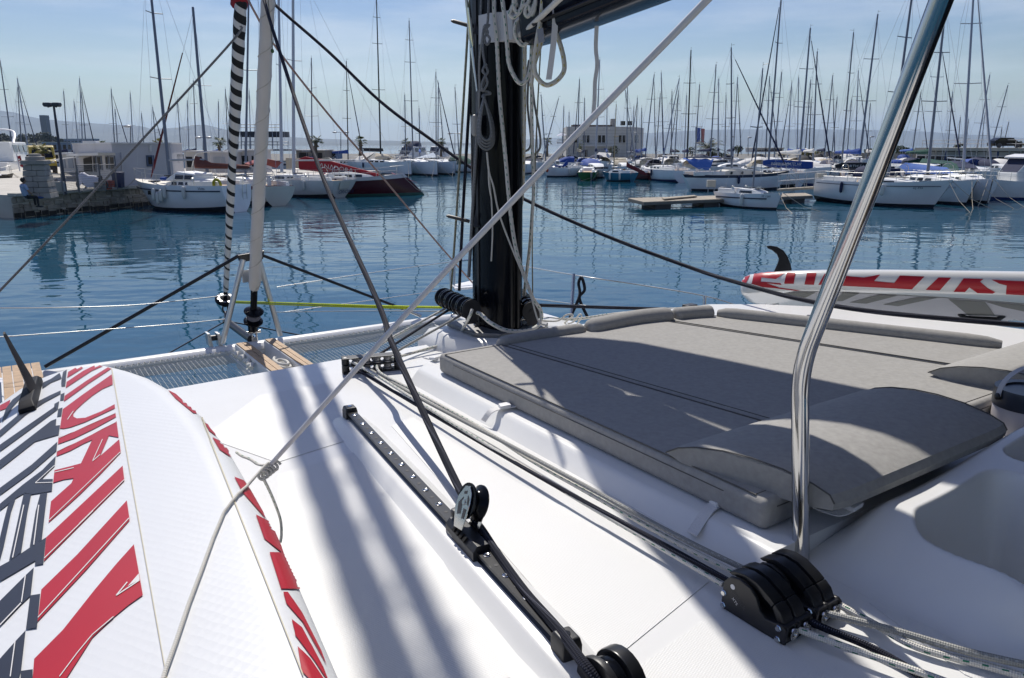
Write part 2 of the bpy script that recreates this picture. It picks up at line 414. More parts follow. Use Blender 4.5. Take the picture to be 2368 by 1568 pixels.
# starboard shoulder, a little higher, seen as a bright rim beyond the cushions
b = MB(); shp = [(1440, 731), (1500, 722), (1560, 711), (1640, 702), (1760, 702), (1900, 708), (2050, 721), (2200, 738), (2368, 760), (2700, 812)]
inn = [(-.46, .80), (-.60, 1.00), (-1.0, 1.18), (-1.5, 1.42), (-2.0, 1.66), (-2.6, 1.95)]
o_ = [P(x, y, .93) for x, y in shp]; b.prism(o_ + [C(f, r, .93) for f, r in inn[::-1]], (0, 0, -.35)); b.build('coachroof_shoulder', gel, CA, bevel=.02, seg=3)
b = MB(); b.prism([C(-2.5, 3, 1.95), C(-2.5, -.6, 1.95), C(-7, -.6, 1.95), C(-7, 3, 1.95)], (0, 0, -.1)); b.build('cockpit_floor', mat('cockpit_sole', (.16, .12, .08), .7), CA)
# port side deck and bow, with laid teak
b = MB(); b.prism([C(4.75, -1.98, 1.97), C(3.2, -1.83, 1.97), C(-5, -1.83, 1.97), C(-5, -4.4, 1.97), C(4.5, -4.4, 1.97)], (0, 0, -1.75))
phull = b.build('port_hull', gel, CA, bevel=.03)
k = 0
for i in range(16):
    r0 = -1.93 - i * .075
    b = MB(); b.box(C(1.6, r0 - .035, 1.9685), (6.6, .068, .006), FW, RT, UP); b.build('plank', teak, phull)
b = MB(); 
hc = [P(-40, 880, 1.955), P(8, 880, 1.955), P(12, 945, 1.955), P(-40, 950, 1.955)]
b.prism(hc, (0, 0, .03)); b.build('deck_hatch', white_pl, phull, bevel=.012)
b = MB(); b.prism([P(-60, 884, 1.92), P(3, 886, 1.92), P(6, 936, 1.92), P(-60, 940, 1.92)], (0, 0, .006)); b.build('hatch_glass', dark_glass, phull)
# starboard hull, mostly hidden
b = MB(); b.prism([C(5.1, 3.0, 1.97), C(4.6, 2.3, 1.97), C(-5, 2.2, 1.97), C(-5, 3.4, 1.97), C(3, 3.3, 1.97), C(5.1, 3.25, 1.97)], (0, 0, -1.75))
shull = b.build('starboard_hull', gel, CA, bevel=.03)
# nonskid panels, moulded a couple of millimetres proud
for pts in ([(645, 1098), (832, 1043), (985, 1230), (1180, 1568), (790, 1640), (640, 1568)], [(905, 985), (955, 965), (1200, 1120), (1640, 1345), (1395, 1545), (1200, 1320)], [(1425, 1580), (1660, 1412), (1830, 1500), (2000, 1620)],
            [(2010, 1395), (2110, 1432), (2368, 1560), (2390, 1630), (2230, 1560)], [(470, 1010), (600, 915), (760, 885), (830, 1010), (640, 1070)]):
    b = MB(); b.prism([P(x, y, .9995) for x, y in pts], (0, 0, .0013)); b.build('nonskid_panel', skid, deck)
# ridge under the track
def spine(name, pa, pb, w0, w1, h, m, parent=CA, ends=.1):
    b = MB(); d = (pb - pa).normalized(); n = Vector((-d.y, d.x, 0)); L = (pb - pa).length; rings = []
    for t, s in ((0, .02), (.03, .7), (ends, 1), (1 - ends, 1), (.97, .7), (1, .02)):
        p = pa + d * (L * t); ring = []
        for q, z in ((-1, -.01), (-.8, .25), (-.6, .85), (-.48, 1), (.48, 1), (.6, .85), (.8, .25), (1, -.01)):
            ring.append(p + n * (q * w0 * (.6 + .4 * s)) + UP * (z * h * s))
        rings.append(ring)
    b.loft(rings); return b.build(name, m, parent, smooth=70)
T0, T1 = P(812, 962, .968), P(1302, 1492, .968)
td = (T1 - T0).normalized(); tn = Vector((-td.y, td.x, 0)) 
spine('track_ridge', T0 - td * .09 - UP * .032, T1 + td * .12 - UP * .032, .075, .075, .03, gel)
# sunpad plinth: a raised step with a rounded lip
b = MB()
def plinth(r_in, h): return [C(-.30, r_in + .06, h), C(-.24, r_in + .16, h), C(-.24, .5, h), C(-.4, 1.0, h), C(-2.22, 1.5, h), C(-2.22, r_in, h), C(-.36, r_in, h)]
b.loft([plinth(-.70, 1.004), plinth(-.675, .985), plinth(-.655, .962), plinth(-.645, .953), plinth(-.63, .949)]); b.build('sunpad_plinth', gel, CA, smooth=50)
# mast step: moulded pad and plate
b = MB()
def pad(a, h): return [C(.23 + a, -.27 - a, h), C(.28 + a, 0, h), C(.23 + a, .34 + a, h), C(-.05, .42 + a, h), C(-.22 - a, .30, h), C(-.3 - a * 1.5, .05, h), C(-.2 - a, -.22, h), C(.02, -.30 - a, h)]
b.loft([pad(.06, 1.3), pad(.05, 1.0), pad(.03, .975), pad(.005, .935), pad(-.02, .925)]); b.build('mast_pad', gel, CA, smooth=45)
b = MB(); pl = [C(.18, -.20, .923), C(.18, .22, .923), C(-.12, .24, .923), C(-.19, .17, .923), C(-.19, -.10, .923), C(-.10, -.20, .923)]
b.prism(pl, (0, 0, .022)); b.build('mast_step_plate', mat('cast_aluminium', (.22, .22, .22), .5, .6), CA, bevel=.005)

# mast: oval section with a luff groove
mast_ring = []
for k in range(28):
    a = 2 * math.pi * k / 28; c, s_ = math.cos(a), math.sin(a)
    mast_ring.append((math.copysign(abs(c) ** .72, c) * .155, math.copysign(abs(s_) ** .8, s_) * .098))
def mring(h, k=1): return [C(f * k, r * k, h) for f, r in mast_ring]
b = MB(); b.loft([mring(.902), mring(.5), mring(0), mring(-.6), mring(-4), mring(-9.5, .97), mring(-13.2, .8)])
mast = b.build('mast', black_gl, CA, smooth=50)
for r_ in (-.02, .02):
    b = MB(); b.box(C(-.158, r_, -1.0), (.012, .010, 3.8), FW, RT, UP); b.build('luff_track', black_mt, mast)
b = MB(); b.box(C(.02, -.1, .1), (.02, .006, 1.6), FW, RT, UP); b.build('cover_strip', black_pl, mast)
# folding mast steps
for y0, y1, x0, x1, yb0, yb1 in ((56, 68, 1043, 1096, 22, 82), (507, 517, 1032, 1086, 472, 528)):
    b = MB(); dd = 3.565 + .39 * y0 / 757
    b.loft([[Q(1094, yb1 - 4, dd), Q(1112, yb1, dd), Q(1112, yb1, dd - .05), Q(1094, yb1 - 4, dd - .05)], [Q(1102, yb0, dd), Q(1110, yb0 + 2, dd), Q(1110, yb0 + 2, dd - .04), Q(1102, yb0, dd - .04)]])
    st = b.build('mast_step', black_pl, mast, bevel=.004)
    b = MB(); b.tube([Q(x0, y0 - 8, dd), Q(x0 + 6, y0 - 7, dd), Q(x1, y1 - 5, dd)], [.006, .013, .013], n=8, sq=.7); b.build('tread', black_pl, st, smooth=50)
# gooseneck bracket: white plate wrapped round the mast
b = MB()
g0, g1 = -.43 , -.61
ring = [(-.165, -.04), (-.15, -.08), (-.10, -.104), (-.02, -.108), (-.02, -.104), (-.10, -.100), (-.145, -.077), (-.160, -.04)]
hb0, hb1 = EYE - Qm(1150, 108, 3.87).z, EYE - Qm(1150, 42, 3.87).z
pw = mat('white_powder_coat', (.62, .62, .62), .45)
b.loft([[C(f, r, hb0) for f, r in ring], [C(f, r, hb1) for f, r in ring]]); gb = b.build('gooseneck_bracket', pw, mast, bevel=.001)
b = MB(); b.box(C(-.20, 0, (hb0 + hb1) / 2), (.10, .15, abs(hb1 - hb0)), FW, RT, UP); b.build('gooseneck_toggle', pw, mast, bevel=.006)
for x, y in ((1160, 46), (1160, 70), (1160, 95), (1167, 58), (1167, 84)):
    b = MB(); p = Qm(x, y, 3.745); b.lathe([(.006, 0), (.006, .004), (.003, .006)], p, -ray(x, y), 10); b.build('screw', steel, gb)
# boom
bz0 = EYE - 4.02
def CB(f, r, h): return C(f, r + (f + .25) * .008, h + (f + .25) * .10)
def bring(f, s=1): return [CB(f, r * s, h) for r, h in ((-.09, bz0 - .015), (-.05, bz0), (.05, bz0), (.088, bz0 - .015), (.125, bz0 - .22), (.11, bz0 - .26), (-.11, bz0 - .26), (-.125, bz0 - .22))]
b = MB(); b.loft([bring(-.30, .72), bring(-.36), bring(-2), bring(-4), bring(-6.2)]); boom = b.build('boom', navy_gl, CA, bevel=.012)
for r_, h_ in ((-.098, bz0 - .05), (-.122, bz0 - .19)):
    b = MB(); p_, q_ = CB(-.45, r_ - .006, h_), CB(-6.1, r_ - .006, h_); b.tube([p_, q_], .010, n=4); b.build('boom_rail', black_mt, boom, bevel=.003)
b = MB(); b.prism([V(x, y, CB(-.3, -.135, 0), CB(-3, -.135, 0)) for x, y in ((1242, 68), (1256, 64), (1260, 96), (1246, 100))], (-.001, -.002, 0))
b.build('label_plate', mat('printed_label', (.2, .2, .21), .5), boom)
# forward crossbeam
BH = 2.0; f0 = 4.70
b = MB(); prof = [(-.075, .0), (-.075, -.10), (-.05, -.13), (.05, -.13), (.075, -.10), (.075, 0), (.05, .035), (-.05, .035)]
# profile: rounded top, two slots along the aft face
prof = [(.07, -.14), (.085, -.08), (.085, -.02), (.055, .03), (0, .045), (-.055, .03), (-.082, 0), (-.084, -.028), (-.070, -.032), (-.070, -.05), (-.086, -.054), (-.088, -.10), (-.07, -.14)]
b.loft([[C(f0 + f, r, BH + .045 - z) for f, z in prof] for r in (-2.35, -2.0, 2.0, 2.45)])
beam = b.build('crossbeam', mat('white_painted_aluminium', (.74, .74, .73), .3, coat=.2), CA, smooth=35)
# seagull striker: two legs, a cap, two stay rods
apx0, apx1 = V(562, 600, C(f0, -1, 0), C(f0, 1, 0)), V(596, 590, C(f0, -1, 0), C(f0, 1, 0))
b = MB(); b.tube([C(f0, -.33, BH - .02), apx0], .029, n=12); b.build('striker_leg', alu, beam, smooth=60)
b = MB(); b.tube([C(f0, .27, BH - .02), apx1], .029, n=12); b.build('striker_leg', alu, beam, smooth=60)
b = MB(); c = (apx0 + apx1) / 2; b.prism([c + RT * -.13 + UP * .03, c + RT * .15 + UP * .06, c + RT * .13 - UP * .03, c + RT * -.10 - UP * .045], FW * .07); b.build('striker_cap', black_mt, beam, bevel=.008)
b = MB(); b.box(c - UP * .19, (.012, .20, .13), FW, RT, UP); b.build('striker_plate', alu, beam, bevel=.004)
b = MB(); b.tube([V(551, 592, C(f0, -1, 0), C(f0, 1, 0)), C(f0, -1.9, BH - .03)], .0175, n=10); b.build('striker_stay', black_mt, beam, smooth=60)
b = MB(); b.tube([V(606, 590, C(f0, -1, 0), C(f0, 1, 0)), C(f0, 1.95, BH - .03)], .0165, n=10); b.build('striker_stay', black_mt, beam, smooth=60)
b = MB(); e1 = C(f0, 1.95, BH - .03); e0 = e1.lerp(V(606, 590, C(f0, -1, 0), C(f0, 1, 0)), .13); b.tube([e0, e1], [.020, .024], n=10); b.build('stay_turnbuckle', steel, beam, smooth=60)
# anchor roller cheeks on the beam
for x in (482, 505):
    b = MB(); a0, a1, a2, a3 = [V(x + dx, y, C(f0, -1, 0), C(f0, 1, 0)) for dx, y in ((-3, 772), (4, 772), (12, 802), (2, 802))]
    b.prism([a0, a1, a2, a3], FW * .12); b.build('roller_cheek', alu, beam, bevel=.004)
b = MB(); b.tube([V(480, 783, C(f0 + .06, -1, 0), C(f0 + .06, 1, 0)), V(506, 780, C(f0 + .06, -1, 0), C(f0 + .06, 1, 0))], [.03, .03], n=10); b.build('bow_roller', black_pl, beam, smooth=50)
# bowsprit
BSP = Q(523, 742, 8.7)
b = MB(); b.tube([C(f0 + .02, -.03, BH - .02), BSP], .042, n=14); bsp = b.build('bowsprit', black_mt, CA, smooth=60)
for a in (C(f0, -.95, BH + .05), C(f0, .62, BH + .05)):
    b = MB(); b.tube([BSP, a], .008, n=6); b.build('bobstay', black_mt, bsp)

# central gangway: two white girders with teak tops
for r0, r1 in ((-.235, -.095), (.06, .185)):
    b = MB(); b.prism([C(4.6, r0, 1.975), C(4.6, r1, 1.975), C(.2, r1, 1.975), C(.2, r0, 1.975)], (0, 0, -.26)); g = b.build('gangway_girder', gel, CA, bevel=.012)
    for q in range(2):
        ra = r0 + .012 + q * (r1 - r0 - .024) / 2; rb = ra + (r1 - r0 - .024) / 2 - .006
        for fa, fb in ((4.57, 4.22), (4.214, 2.4)):
            b = MB(); b.prism([C(fa, ra, 1.9745), C(fa, rb, 1.9745), C(fb, rb, 1.9745), C(fb, ra, 1.9745)], (0, 0, .012)); b.build('plank', teak, g)
b = MB(); b.prism([C(4.55, -.09, 2.2), C(4.55, .055, 2.2), C(.4, .055, 2.2), C(.4, -.09, 2.2)], (0, 0, -.02)); b.build('chain_locker_floor', gel, CA)
b = MB(); rnd = random.Random(5)
for i in range(26):
    p = C(3.95 - i * .02, .0 + .03 * math.sin(i * .9), 2.13 - .02 * (i % 2)); b.ell(p, (.022, .013, .012), 8, 5, FW, RT, UP)
ch = b.build('anchor_chain', steel_dull, smooth=60); tag(ch, 'grey anchor chain piled between the two teak-topped girders', 'chain')
coil = []
for i in range(60):
    a = i * .42; coil.append(C(3.55 + .13 * math.cos(a) + .004 * i, -.02 + .05 * math.sin(a), 2.06 - .0012 * i))
rope('mooring_line', 'white rope coiled between the teak-topped girders near the bow', coil, .014, plain_rope, k=2)

# trampolines
netm = mat('white_netting', (.62, .62, .58), .8)
def net(fa, fb, ra, rb, h, ma, label):
    t = thing('trampoline', label, 'trampoline', C((fa + fb) / 2, (ra + rb) / 2, h), 'nets slung between the crossbeam and the coachroof')
    b = MB(); s = .042; n = int((rb - ra) / s)
    for i in range(n + 1):
        r = ra + (rb - ra) * i / n; pts = [C(fa + (fb - fa) * q / 6, r, h + .05 * math.sin(math.pi * q / 6) * math.sin(math.pi * i / n)) for q in range(7)]
        b.tube(pts, .0019, n=4, cap=False)
    n2 = int((fa - fb) / s)
    for j in range(n2 + 1):
        f = fa + (fb - fa) * j / n2; pts = [C(f, ra + (rb - ra) * q / 6, h + .05 * math.sin(math.pi * q / 6) * math.sin(math.pi * j / n2)) for q in range(7)]
        b.tube(pts, .0019, n=4, cap=False)
    b.build('netting', netm, t, kind='stuff')
    b = MB(); zz = []; 
    for j in range(61): zz.append(C(fa + (.085 if j % 2 else -.012), ra + (rb - ra) * j / 60, h - .03))
    b.tube(zz, .006, n=5); b.build('lacing', plain_rope, t)
    for r in (ra, rb):
        b = MB(); b.tube([C(fa, r, h), C(fb, r, h)], .012, n=6); b.build('edge_rope', netm, t)
net(4.54, .6, -1.82, -.30, 2.07, netm, 'white trampoline net left of the gangway, below the striped board')
net(4.54, .6, .25, 2.05, 2.07, netm, 'white trampoline net right of the gangway, behind the mast base lines')
# lashings by the left girder
for i, (f, r) in enumerate(((4.36, -.30), (4.2, -.28), (4.02, -.28), (3.86, -.29))):
    b = MB(); p = C(f, r, 2.03); b.tube([p + FW * .06, p + RT * .03 + UP * .02, p - FW * .05], .022, n=7); o = b.build('net_lashing', plain_rope, cat)

# bow rail, stanchions, lifelines
def rail(name, pts, r=.0125, m=steel, parent=CA): 
    b = MB(); b.tube(smooth_path(pts, 5), r, n=8); return b.build(name, m, parent, smooth=60)
rail('pulpit_rail', [Q(1043, 668, 9.6), Q(1041, 622, 9.6), Q(1052, 606, 9.6), Q(1100, 600, 9.9), Q(1170, 598, 10.1)])
rail('pulpit_leg', [Q(1052, 608, 9.6), Q(1050, 668, 9.6)])
b = MB(); b.prism([Q(1045, 664, 9.7), Q(1105, 650, 10.2), Q(1105, 668, 9.6), Q(1052, 672, 9.3)], (0, 0, .03)); b.build('pulpit_seat', white_pl, CA, bevel=.01)
b = MB(); b.prism([C(8.4, 2.55, 1.9), C(8.4, 3.2, 1.9), C(4.4, 3.4, 1.9), C(4.4, 2.15, 1.9)], (0, 0, .05)); 
rail('stanchion', [Q(1327, 634, 5.9), Q(1321, 735, 5.8)], .0135); rail('stanchion', [Q(1630, 684, 5.5), Q(1629, 708, 5.5)], .0135)
def wireline(name, pts, r=.0045): return rail(name, pts, r, wire)
wireline('lifeline', [Q(1180, 610, 8.5), Q(1327, 636, 5.95), Q(1480, 659, 5.7), Q(1632, 685, 5.5), Q(1720, 712, 5.4)])
wireline('lifeline', [Q(1190, 684, 8.2), Q(1325, 703, 5.9), Q(1400, 712, 5.7)])
wireline('lifeline', [Q(-40, 712, 6.6), Q(150, 711, 6.8), Q(330, 704, 7.2), Q(530, 682, 7.9)])
wireline('lifeline', [Q(-40, 782, 6.5), Q(200, 765, 7), Q(400, 750, 7.5), Q(520, 738, 7.9)])
wireline('lifeline', [Q(640, 664, 8.1), Q(850, 632, 8.8), Q(1040, 606, 9.6)])
wireline('lifeline', [Q(655, 722, 8.1), Q(860, 694, 8.8), Q(1045, 668, 9.6)])
wireline('furling_wire', [Q(640, 722, 8.1), Q(850, 719, 7.2), Q(1040, 720, 4.4)])

# guard pole: polished tube with a bend, carrying the hardtop above us
pz = P(1852, 1278, .985)
g0_, g1_, g2_ = Q(1852, 1290, pz.y / ray(1852, 1278).y), Q(1850, 852, 1.785), Q(2165, 30, 1.36)
ga_, gc_ = g1_ + (g0_ - g1_).normalized() * .075, g1_ + (g2_ - g1_).normalized() * .085
gp = [g0_.lerp(ga_, i / 6) for i in range(6)] + [ga_ * (1 - t) ** 2 + g1_ * (2 * t * (1 - t)) + gc_ * t * t for t in [i / 14 for i in range(15)]] + [gc_.lerp(g2_, i / 8) for i in range(1, 9)] + [g2_ + (g2_ - g1_) * .5]
b = MB(); b.tube(gp, .0205, n=24, ref=Vector((1, 0, 0))); b.build('guard_pole', steel, CA, smooth=70)
# track for the sheet car
b = MB(); b.cur = 0
tp = [(-.016, 0), (-.016, .006), (-.010, .010), (-.010, .014), (-.016, .018), (-.016, .026), (.016, .026), (.016, .018), (.010, .014), (.010, .010), (.016, .006), (.016, 0)]
b.loft([[p + tn * a + UP * (z - .006) for a, z in tp] for p in (T0, T1)]); trk = b.build('deck_track', black_mt, CA, smooth=20)
L = (T1 - T0).length; n = 30
for i in range(1, n):
    p = T0 + td * (L * i / n) + UP * .0202
    b = MB()
    if i % 2: b.lathe([(.0095, 0), (.0095, .0012), (.0075, .0018), (.003, .0008)], p, UP, 12); b.build('screw', steel, trk, smooth=30)
    else: b.lathe([(.0055, -.0002), (.0055, .0004)], p, UP, 10); b.build('pin_hole', rubber, trk)
for p, s in ((T0, -1), (T1, 1)):
    b = MB(); c = p + td * (s * .012)
    b.loft([[c + td * (a * k) + tn * (q * k) + UP * z for a, q in ((-.026, -.023), (.026, -.023), (.026, .023), (-.026, .023))] for z, k in ((-.03, 1), (.018, 1), (.034, .85))]); e = b.build('track_end_stop', black_pl, trk, bevel=.005)
    b = MB(); b.lathe([(.008, 0), (.008, .002)], c + UP * .034, UP, 12); b.build('end_stop_screw', steel, trk)
# turning blocks either side of the mast foot
def sheave(name, c, ax, R, w, m, parent, groove=.68):
    b = MB(); b.lathe([(R * .3, -w / 2), (R, -w / 2), (R, -w * .36), (R * groove, -w * .12), (R * groove, w * .12), (R, w * .36), (R, w / 2), (R * .3, w / 2)], c, ax, 22); return b.build(name, m, parent, smooth=35)
def sheavebank(pa, pb, n, R, gap):
    ax = (pb - pa).normalized(); 
    for i in range(n):
        t = i / (n - 1); c = pa.lerp(pb, t) + ax * (gap if i >= n // 2 + 1 else 0); sh = sheave('turning_block', c, ax, R * (1 - .02 * (i % 2)), (pb - pa).length / (n - 1) * .86, black_gl, CA)
    c = pb + ax * ((pb - pa).length / (n - 1) * .5 + gap); b = MB()
    b.lathe([(R * .95, 0), (R * .95, .006), (R * .25, .007), (R * .25, .014), (.002, .014)], c, ax, 18); b.build('block_cheek', black_pl, CA, smooth=30)
    b = MB(); u = UP * -1; x = ax.cross(UP).normalized(); b.prism([c + x * (-R * .9), c + x * (R * .9), c + x * (R * .4) + u * (R * 1.35), c - x * (R * .4) + u * (R * 1.35)], ax * .006); b.build('block_bracket', black_pl, CA)
sheavebank(Q(1031, 690, 4.02), Q(1081, 712, 3.72), 5, .052, .012)
sheavebank(Q(1200, 690, 4.18), Q(1226, 716, 3.9), 5, .054, .008)
for x, y in ((1052, 734), (1105, 752), (1180, 745), (1190, 738), (1212, 748), (1226, 738)):
    b = MB(); p = P(x, y, .895); ring = [p + RT * (.022 * math.cos(a)) + UP * (.006 + .012 * math.sin(a)) + FW * (.01 * math.sin(a)) for a in [i * math.pi / 5 for i in range(11)]]; b.tube(ring, .005, n=6); b.build('deck_shackle', steel, CA, smooth=60)
# rope organiser: two tiers of sheaves
o0, o1 = P(800, 862, .998), P(920, 852, .998); od = (o1 - o0).normalized(); on = Vector((-od.y, od.x, 0)); oL = (o1 - o0).length
b = MB()
for hgt, tk in ((.0, .006), (.034, .005), (.068, .006)):
    pass
b.box((o0 + o1) / 2 + UP * .003, (oL + .03, .06, .006), od, on, UP); org = b.build('rope_organiser', black_pl, CA, bevel=.002)
for hgt in (.036, .070):
    b = MB(); b.box((o0 + o1) / 2 + UP * hgt + on * 0, (oL + .03, .058, .006), od, on, UP); b.build('organiser_plate', black_pl, org, bevel=.002)
for p in (o0, o1):
    b = MB(); b.lathe([(.017, 0), (.017, .034), (.014, .036), (.017, .038), (.017, .072), (.008, .075)], p, UP, 14); b.build('organiser_post', black_pl, org, smooth=40)
for i in range(4):
    for hgt in (.020, .053):
        c = o0 + od * (oL * (.2 + .2 * i)) + UP * hgt; sheave('organiser_sheave', c, UP, .023, .025, mat('grey_sheave', (.25, .25, .26), .35, .6), org, .72)
# block for the starboard sheet
b = MB(); p = Q(1595, 712, 5.1); b.box(p, (.06, .09, .05), FW, RT, UP); b.build('sheet_block', black_pl, CA, bevel=.006)
b = MB(); p0, p1 = P(1880, 737, .905), P(2250, 779, .905); d_ = (p1 - p0).normalized(); b.box((p0 + p1) / 2, ((p1 - p0).length, .03, .02), d_, d_.cross(UP), UP); b.build('starboard_track', black_mt, CA)
b = MB(); b.box(p0, (.07, .045, .03), d_, d_.cross(UP), UP); b.build('track_end_stop', black_pl, CA, bevel=.004)

# cockpit coaming: a height field with two moulded recesses
def sm(a, b_, x): t = max(0, min(1, (x - a) / (b_ - a))); return t * t * (3 - 2 * t)
def rbox(f, r, f0_, f1_, r0_, r1_, rad):            # signed distance to a rounded rectangle, negative inside
    cf, cr_ = (f0_ + f1_) / 2, (r0_ + r1_) / 2; df = abs(f - cf) - abs(f1_ - f0_) / 2 + rad; dr = abs(r - cr_) - abs(r1_ - r0_) / 2 + rad
    return math.hypot(max(df, 0), max(dr, 0)) + min(max(df, dr), 0) - rad
def coam_h(f, r):
    # outer skin: foot at the deck (h 1.0), rim at h .88
    edge = -.545 + .02 * sm(-2.4, -2.8, f)
    up = sm(edge - .02, edge + .26 - .20 * sm(-2.4, -2.75, f), r + .25 * max(0, .12 - abs(f + 2.19))) * sm(-2.175, -2.31, f)
    z = up * (.125 + .05 * sm(-.2, .5, r))
    rs_ = r + .26 * max(0, -2.37 - f)
    d1 = rbox(f, rs_, -2.355, -3.6, -.355, .12, .09); d2 = rbox(f, r, -2.33, -3.2, .18, 1.4, .06)
    z -= .42 * sm(.0, -.085, d1) * (1 if up > .2 else up * 5)
    z -= .10 * sm(.0, -.03, d2)
    # a bulge inside the left recess, catching the sun
    z += .10 * sm(.06, -.02, rbox(f, r, -2.66, -3.2, -.19, .06, .05)) if d1 < -.06 else 0
    return z
b = MB(); nf, nr = 240, 320; rows = []
for i in range(nf + 1):
    f = -2.17 - (i / nf) * 1.03; rows.append([C(f, -.66 + (j / nr) * 2.2, 1.0) + UP * (coam_h(f, -.66 + (j / nr) * 2.2) - .003) for j in range(nr + 1)])
b.loft(rows, cap=False, closed=False); coam = b.build('cockpit_coaming', gel, CA, smooth=80)
# rope clutches
CO = P(1668, 1402, 1.0); ax = -FW; ay = RT
def cl(x, y, z): return CO + ax * x + ay * y + UP * z
body = [(0, 0), (.168, 0), (.170, .036), (.160, .043), (.118, .036), (.102, .046), (.092, .070), (.075, .085), (.045, .092), (.020, .086), (.004, .066)]
low = [(.002, 0), (.166, 0), (.166, .040), (.150, .041), (.11, .034), (.03, .034), (.002, .05)]
lever = [(.006, .086), (.022, .096), (.050, .1015), (.080, .098), (.112, .083), (.128, .073), (.123, .062), (.105, .070), (.075, .084), (.045, .0885), (.015, .083)]
knob = [(.1285, .0733), (.146, .060), (.157, .040), (.153, .032), (.142, .031), (.132, .046), (.123, .0615)]
for kx, y0 in enumerate((0, .104)):
    b = MB(); b.prism([cl(x, y0 + .001, z) for x, z in low], ay * .082); rc = b.build('rope_clutch', black_pl, CA, bevel=.003)
    for yy in (y0 - .004, y0 + .036, y0 + .078):
        b = MB(); b.prism([cl(x, yy, z) for x, z in body], ay * .0095); b.build('cheek_plate', black_pl, rc, bevel=.003)
    for q in (0, 1):
        yy = y0 + .008 + q * .036 + (.004 if q else 0)
        b = MB(); b.prism([cl(x, yy, z) for x, z in lever], ay * .031); b.build('lever', black_mt, rc, bevel=.002)
        b = MB(); b.prism([cl(x, yy - .001, z) for x, z in knob], ay * .033); b.build('lever_grip', black_pl, rc, bevel=.004)
        b = MB(); b.lathe([(.0135, 0), (.0135, .004), (.009, .004), (.008, .001)], cl(.1685, yy + .0155, .020), ax, 16); b.build('rope_bush', steel, rc, smooth=40)
    for x, z in ((.008, .040), (.008, .010), (.152, .034), (.152, .008)):
        b = MB(); b.lathe([(.0075, 0), (.0075, .0015), (.0055, .0035), (.0055, .005), (.002, .005)], cl(x, y0 - .004, z), -ay, 6); b.build('clutch_bolt', steel, rc)
    b = MB(); b.lathe([(.006, 0), (.006, .001)], cl(.030, y0 - .004, .066), -ay, 14); b.build('clutch_rivet', white_pl, rc)
    if kx == 0:
        d_ = (ax * .8 - UP * .6); u_ = (ax * .6 + UP * .8)
        b = MB(); b.text('spinlock', cl(.022, y0 - .0042, .058), d_, u_, .016, .0006); b.build('lettering', rubber, rc)
        b = MB(); b.text('XTS', cl(.030, y0 - .0042, .038), d_, u_, .010, .0008); b.build('lettering', white_pl, rc)
# foot block at the bottom edge of the picture
fo = P(1412, 1585, .985); b = MB()
fx = (P(1412, 1585, .985) - P(1395, 1540, .985)).normalized()
prof2 = [(math.cos(a) * .062, math.sin(a) * .060 + .005) for a in [math.pi * i / 12 for i in range(13)]] + [(-.062, -.02), (.062, -.02)]
for yy, w_, m_, nm in ((-.034, .016, black_pl, 'foot_block'), (.010, .030, black_mt, 'foot_block_lever'), (-.014, .022, black_gl, 'foot_block_sheave')):
    k_ = 1 if nm != 'foot_block_sheave' else .86
    b = MB(); b.prism([fo + ax * (x * k_) + ay * yy + UP * (z * k_) for x, z in prof2], ay * w_); b.build(nm, m_, CA, bevel=.004)
b = MB(); b.lathe([(.006, 0), (.006, .003)], fo - ay * .034 + UP * .03 - ax * .02, -ay, 12); b.build('foot_block_rivet', white_pl, CA)

# furled headsails on their stays
def stayline(pts): return pts
mt_f = C(0, 0, EYE - 13.4); fb = Q(587, 800, 7.95)
def along(x, y):                              # where the picture line meets the boat's centre plane
    return V(x, y, M0, M0 + FW)
ft0 = along(588, 668); fdir = (along(617, 60) - ft0); ft1 = ft0 + fdir * 3.0
gs = thing('furled_genoa', 'white headsail rolled tightly round its forestay beside the black-and-white roll', 'furled sail', fb)
b = MB(); N = 110; pts = []; rr = []
for i in range(N + 1):
    t = i / N; p = ft0.lerp(ft1, t) + UP * 0; pts.append(p + RT * (.012 * math.sin(t * 40) * 0)); 
    rr.append((.058 if t > .012 else .046 + t) * (1 + .035 * math.sin(t * 250) + .02 * math.sin(t * 97)) * (1 - .8 * max(0, t - .30)))
sailm = mat('sailcloth', (.64, .60, .56), .8, noise=.07, nscale=3, bump=.45, bscale=9, stretch=(3, 3, .6))
b.tube(pts, rr, n=20); b.build('sail', sailm, gs, smooth=70)
sp = []
for i in range(260):
    t = i / 260; a = t * 2 * math.pi * 26; p = ft0.lerp(ft1, t); x_, y_ = ortho(fdir); r_ = .0605 * (1 - .35 * max(0, t - .55)); sp.append(p + x_ * r_ * math.cos(a) + y_ * r_ * math.sin(a))
b = MB(); b.tube(sp, .0032, n=5); b.build('leech_seam', mat('sail_seam', (.50, .46, .40), .8), gs, smooth=60)
b = MB(); b.tube([along(586, 735), along(588, 664)], .034, n=14); b.build('foil', black_gl, gs, smooth=60)
dpos = along(586, 738); dax = fdir.normalized()
b = MB(); b.lathe([(.04, .13), (.10, .10), (.098, .09), (.045, .075), (.045, -.0), (.098, -.02), (.098, -.035), (.055, -.05), (.05, -.14)], dpos, dax, 22); b.build('drum', black_gl, gs, smooth=35)
b = MB(); b.lathe([(.066, .06), (.072, .04), (.066, .01)], dpos, dax, 18); b.build('furling_line', navy_rope, gs, smooth=35)
for s_ in (-.07, .07):
    b = MB(); q = dpos - ray(586, 738) * .012; b.tube([q + RT * s_ + dax * .06, q + RT * s_ - dax * .06], .006, n=6); b.build('drum_guard', steel, gs)
for s_ in (-.025, .025):
    b = MB(); b.box(along(587, 777) + RT * s_, (.05, .012, .22), FW, RT, UP); b.build('toggle', steel, gs, bevel=.004)
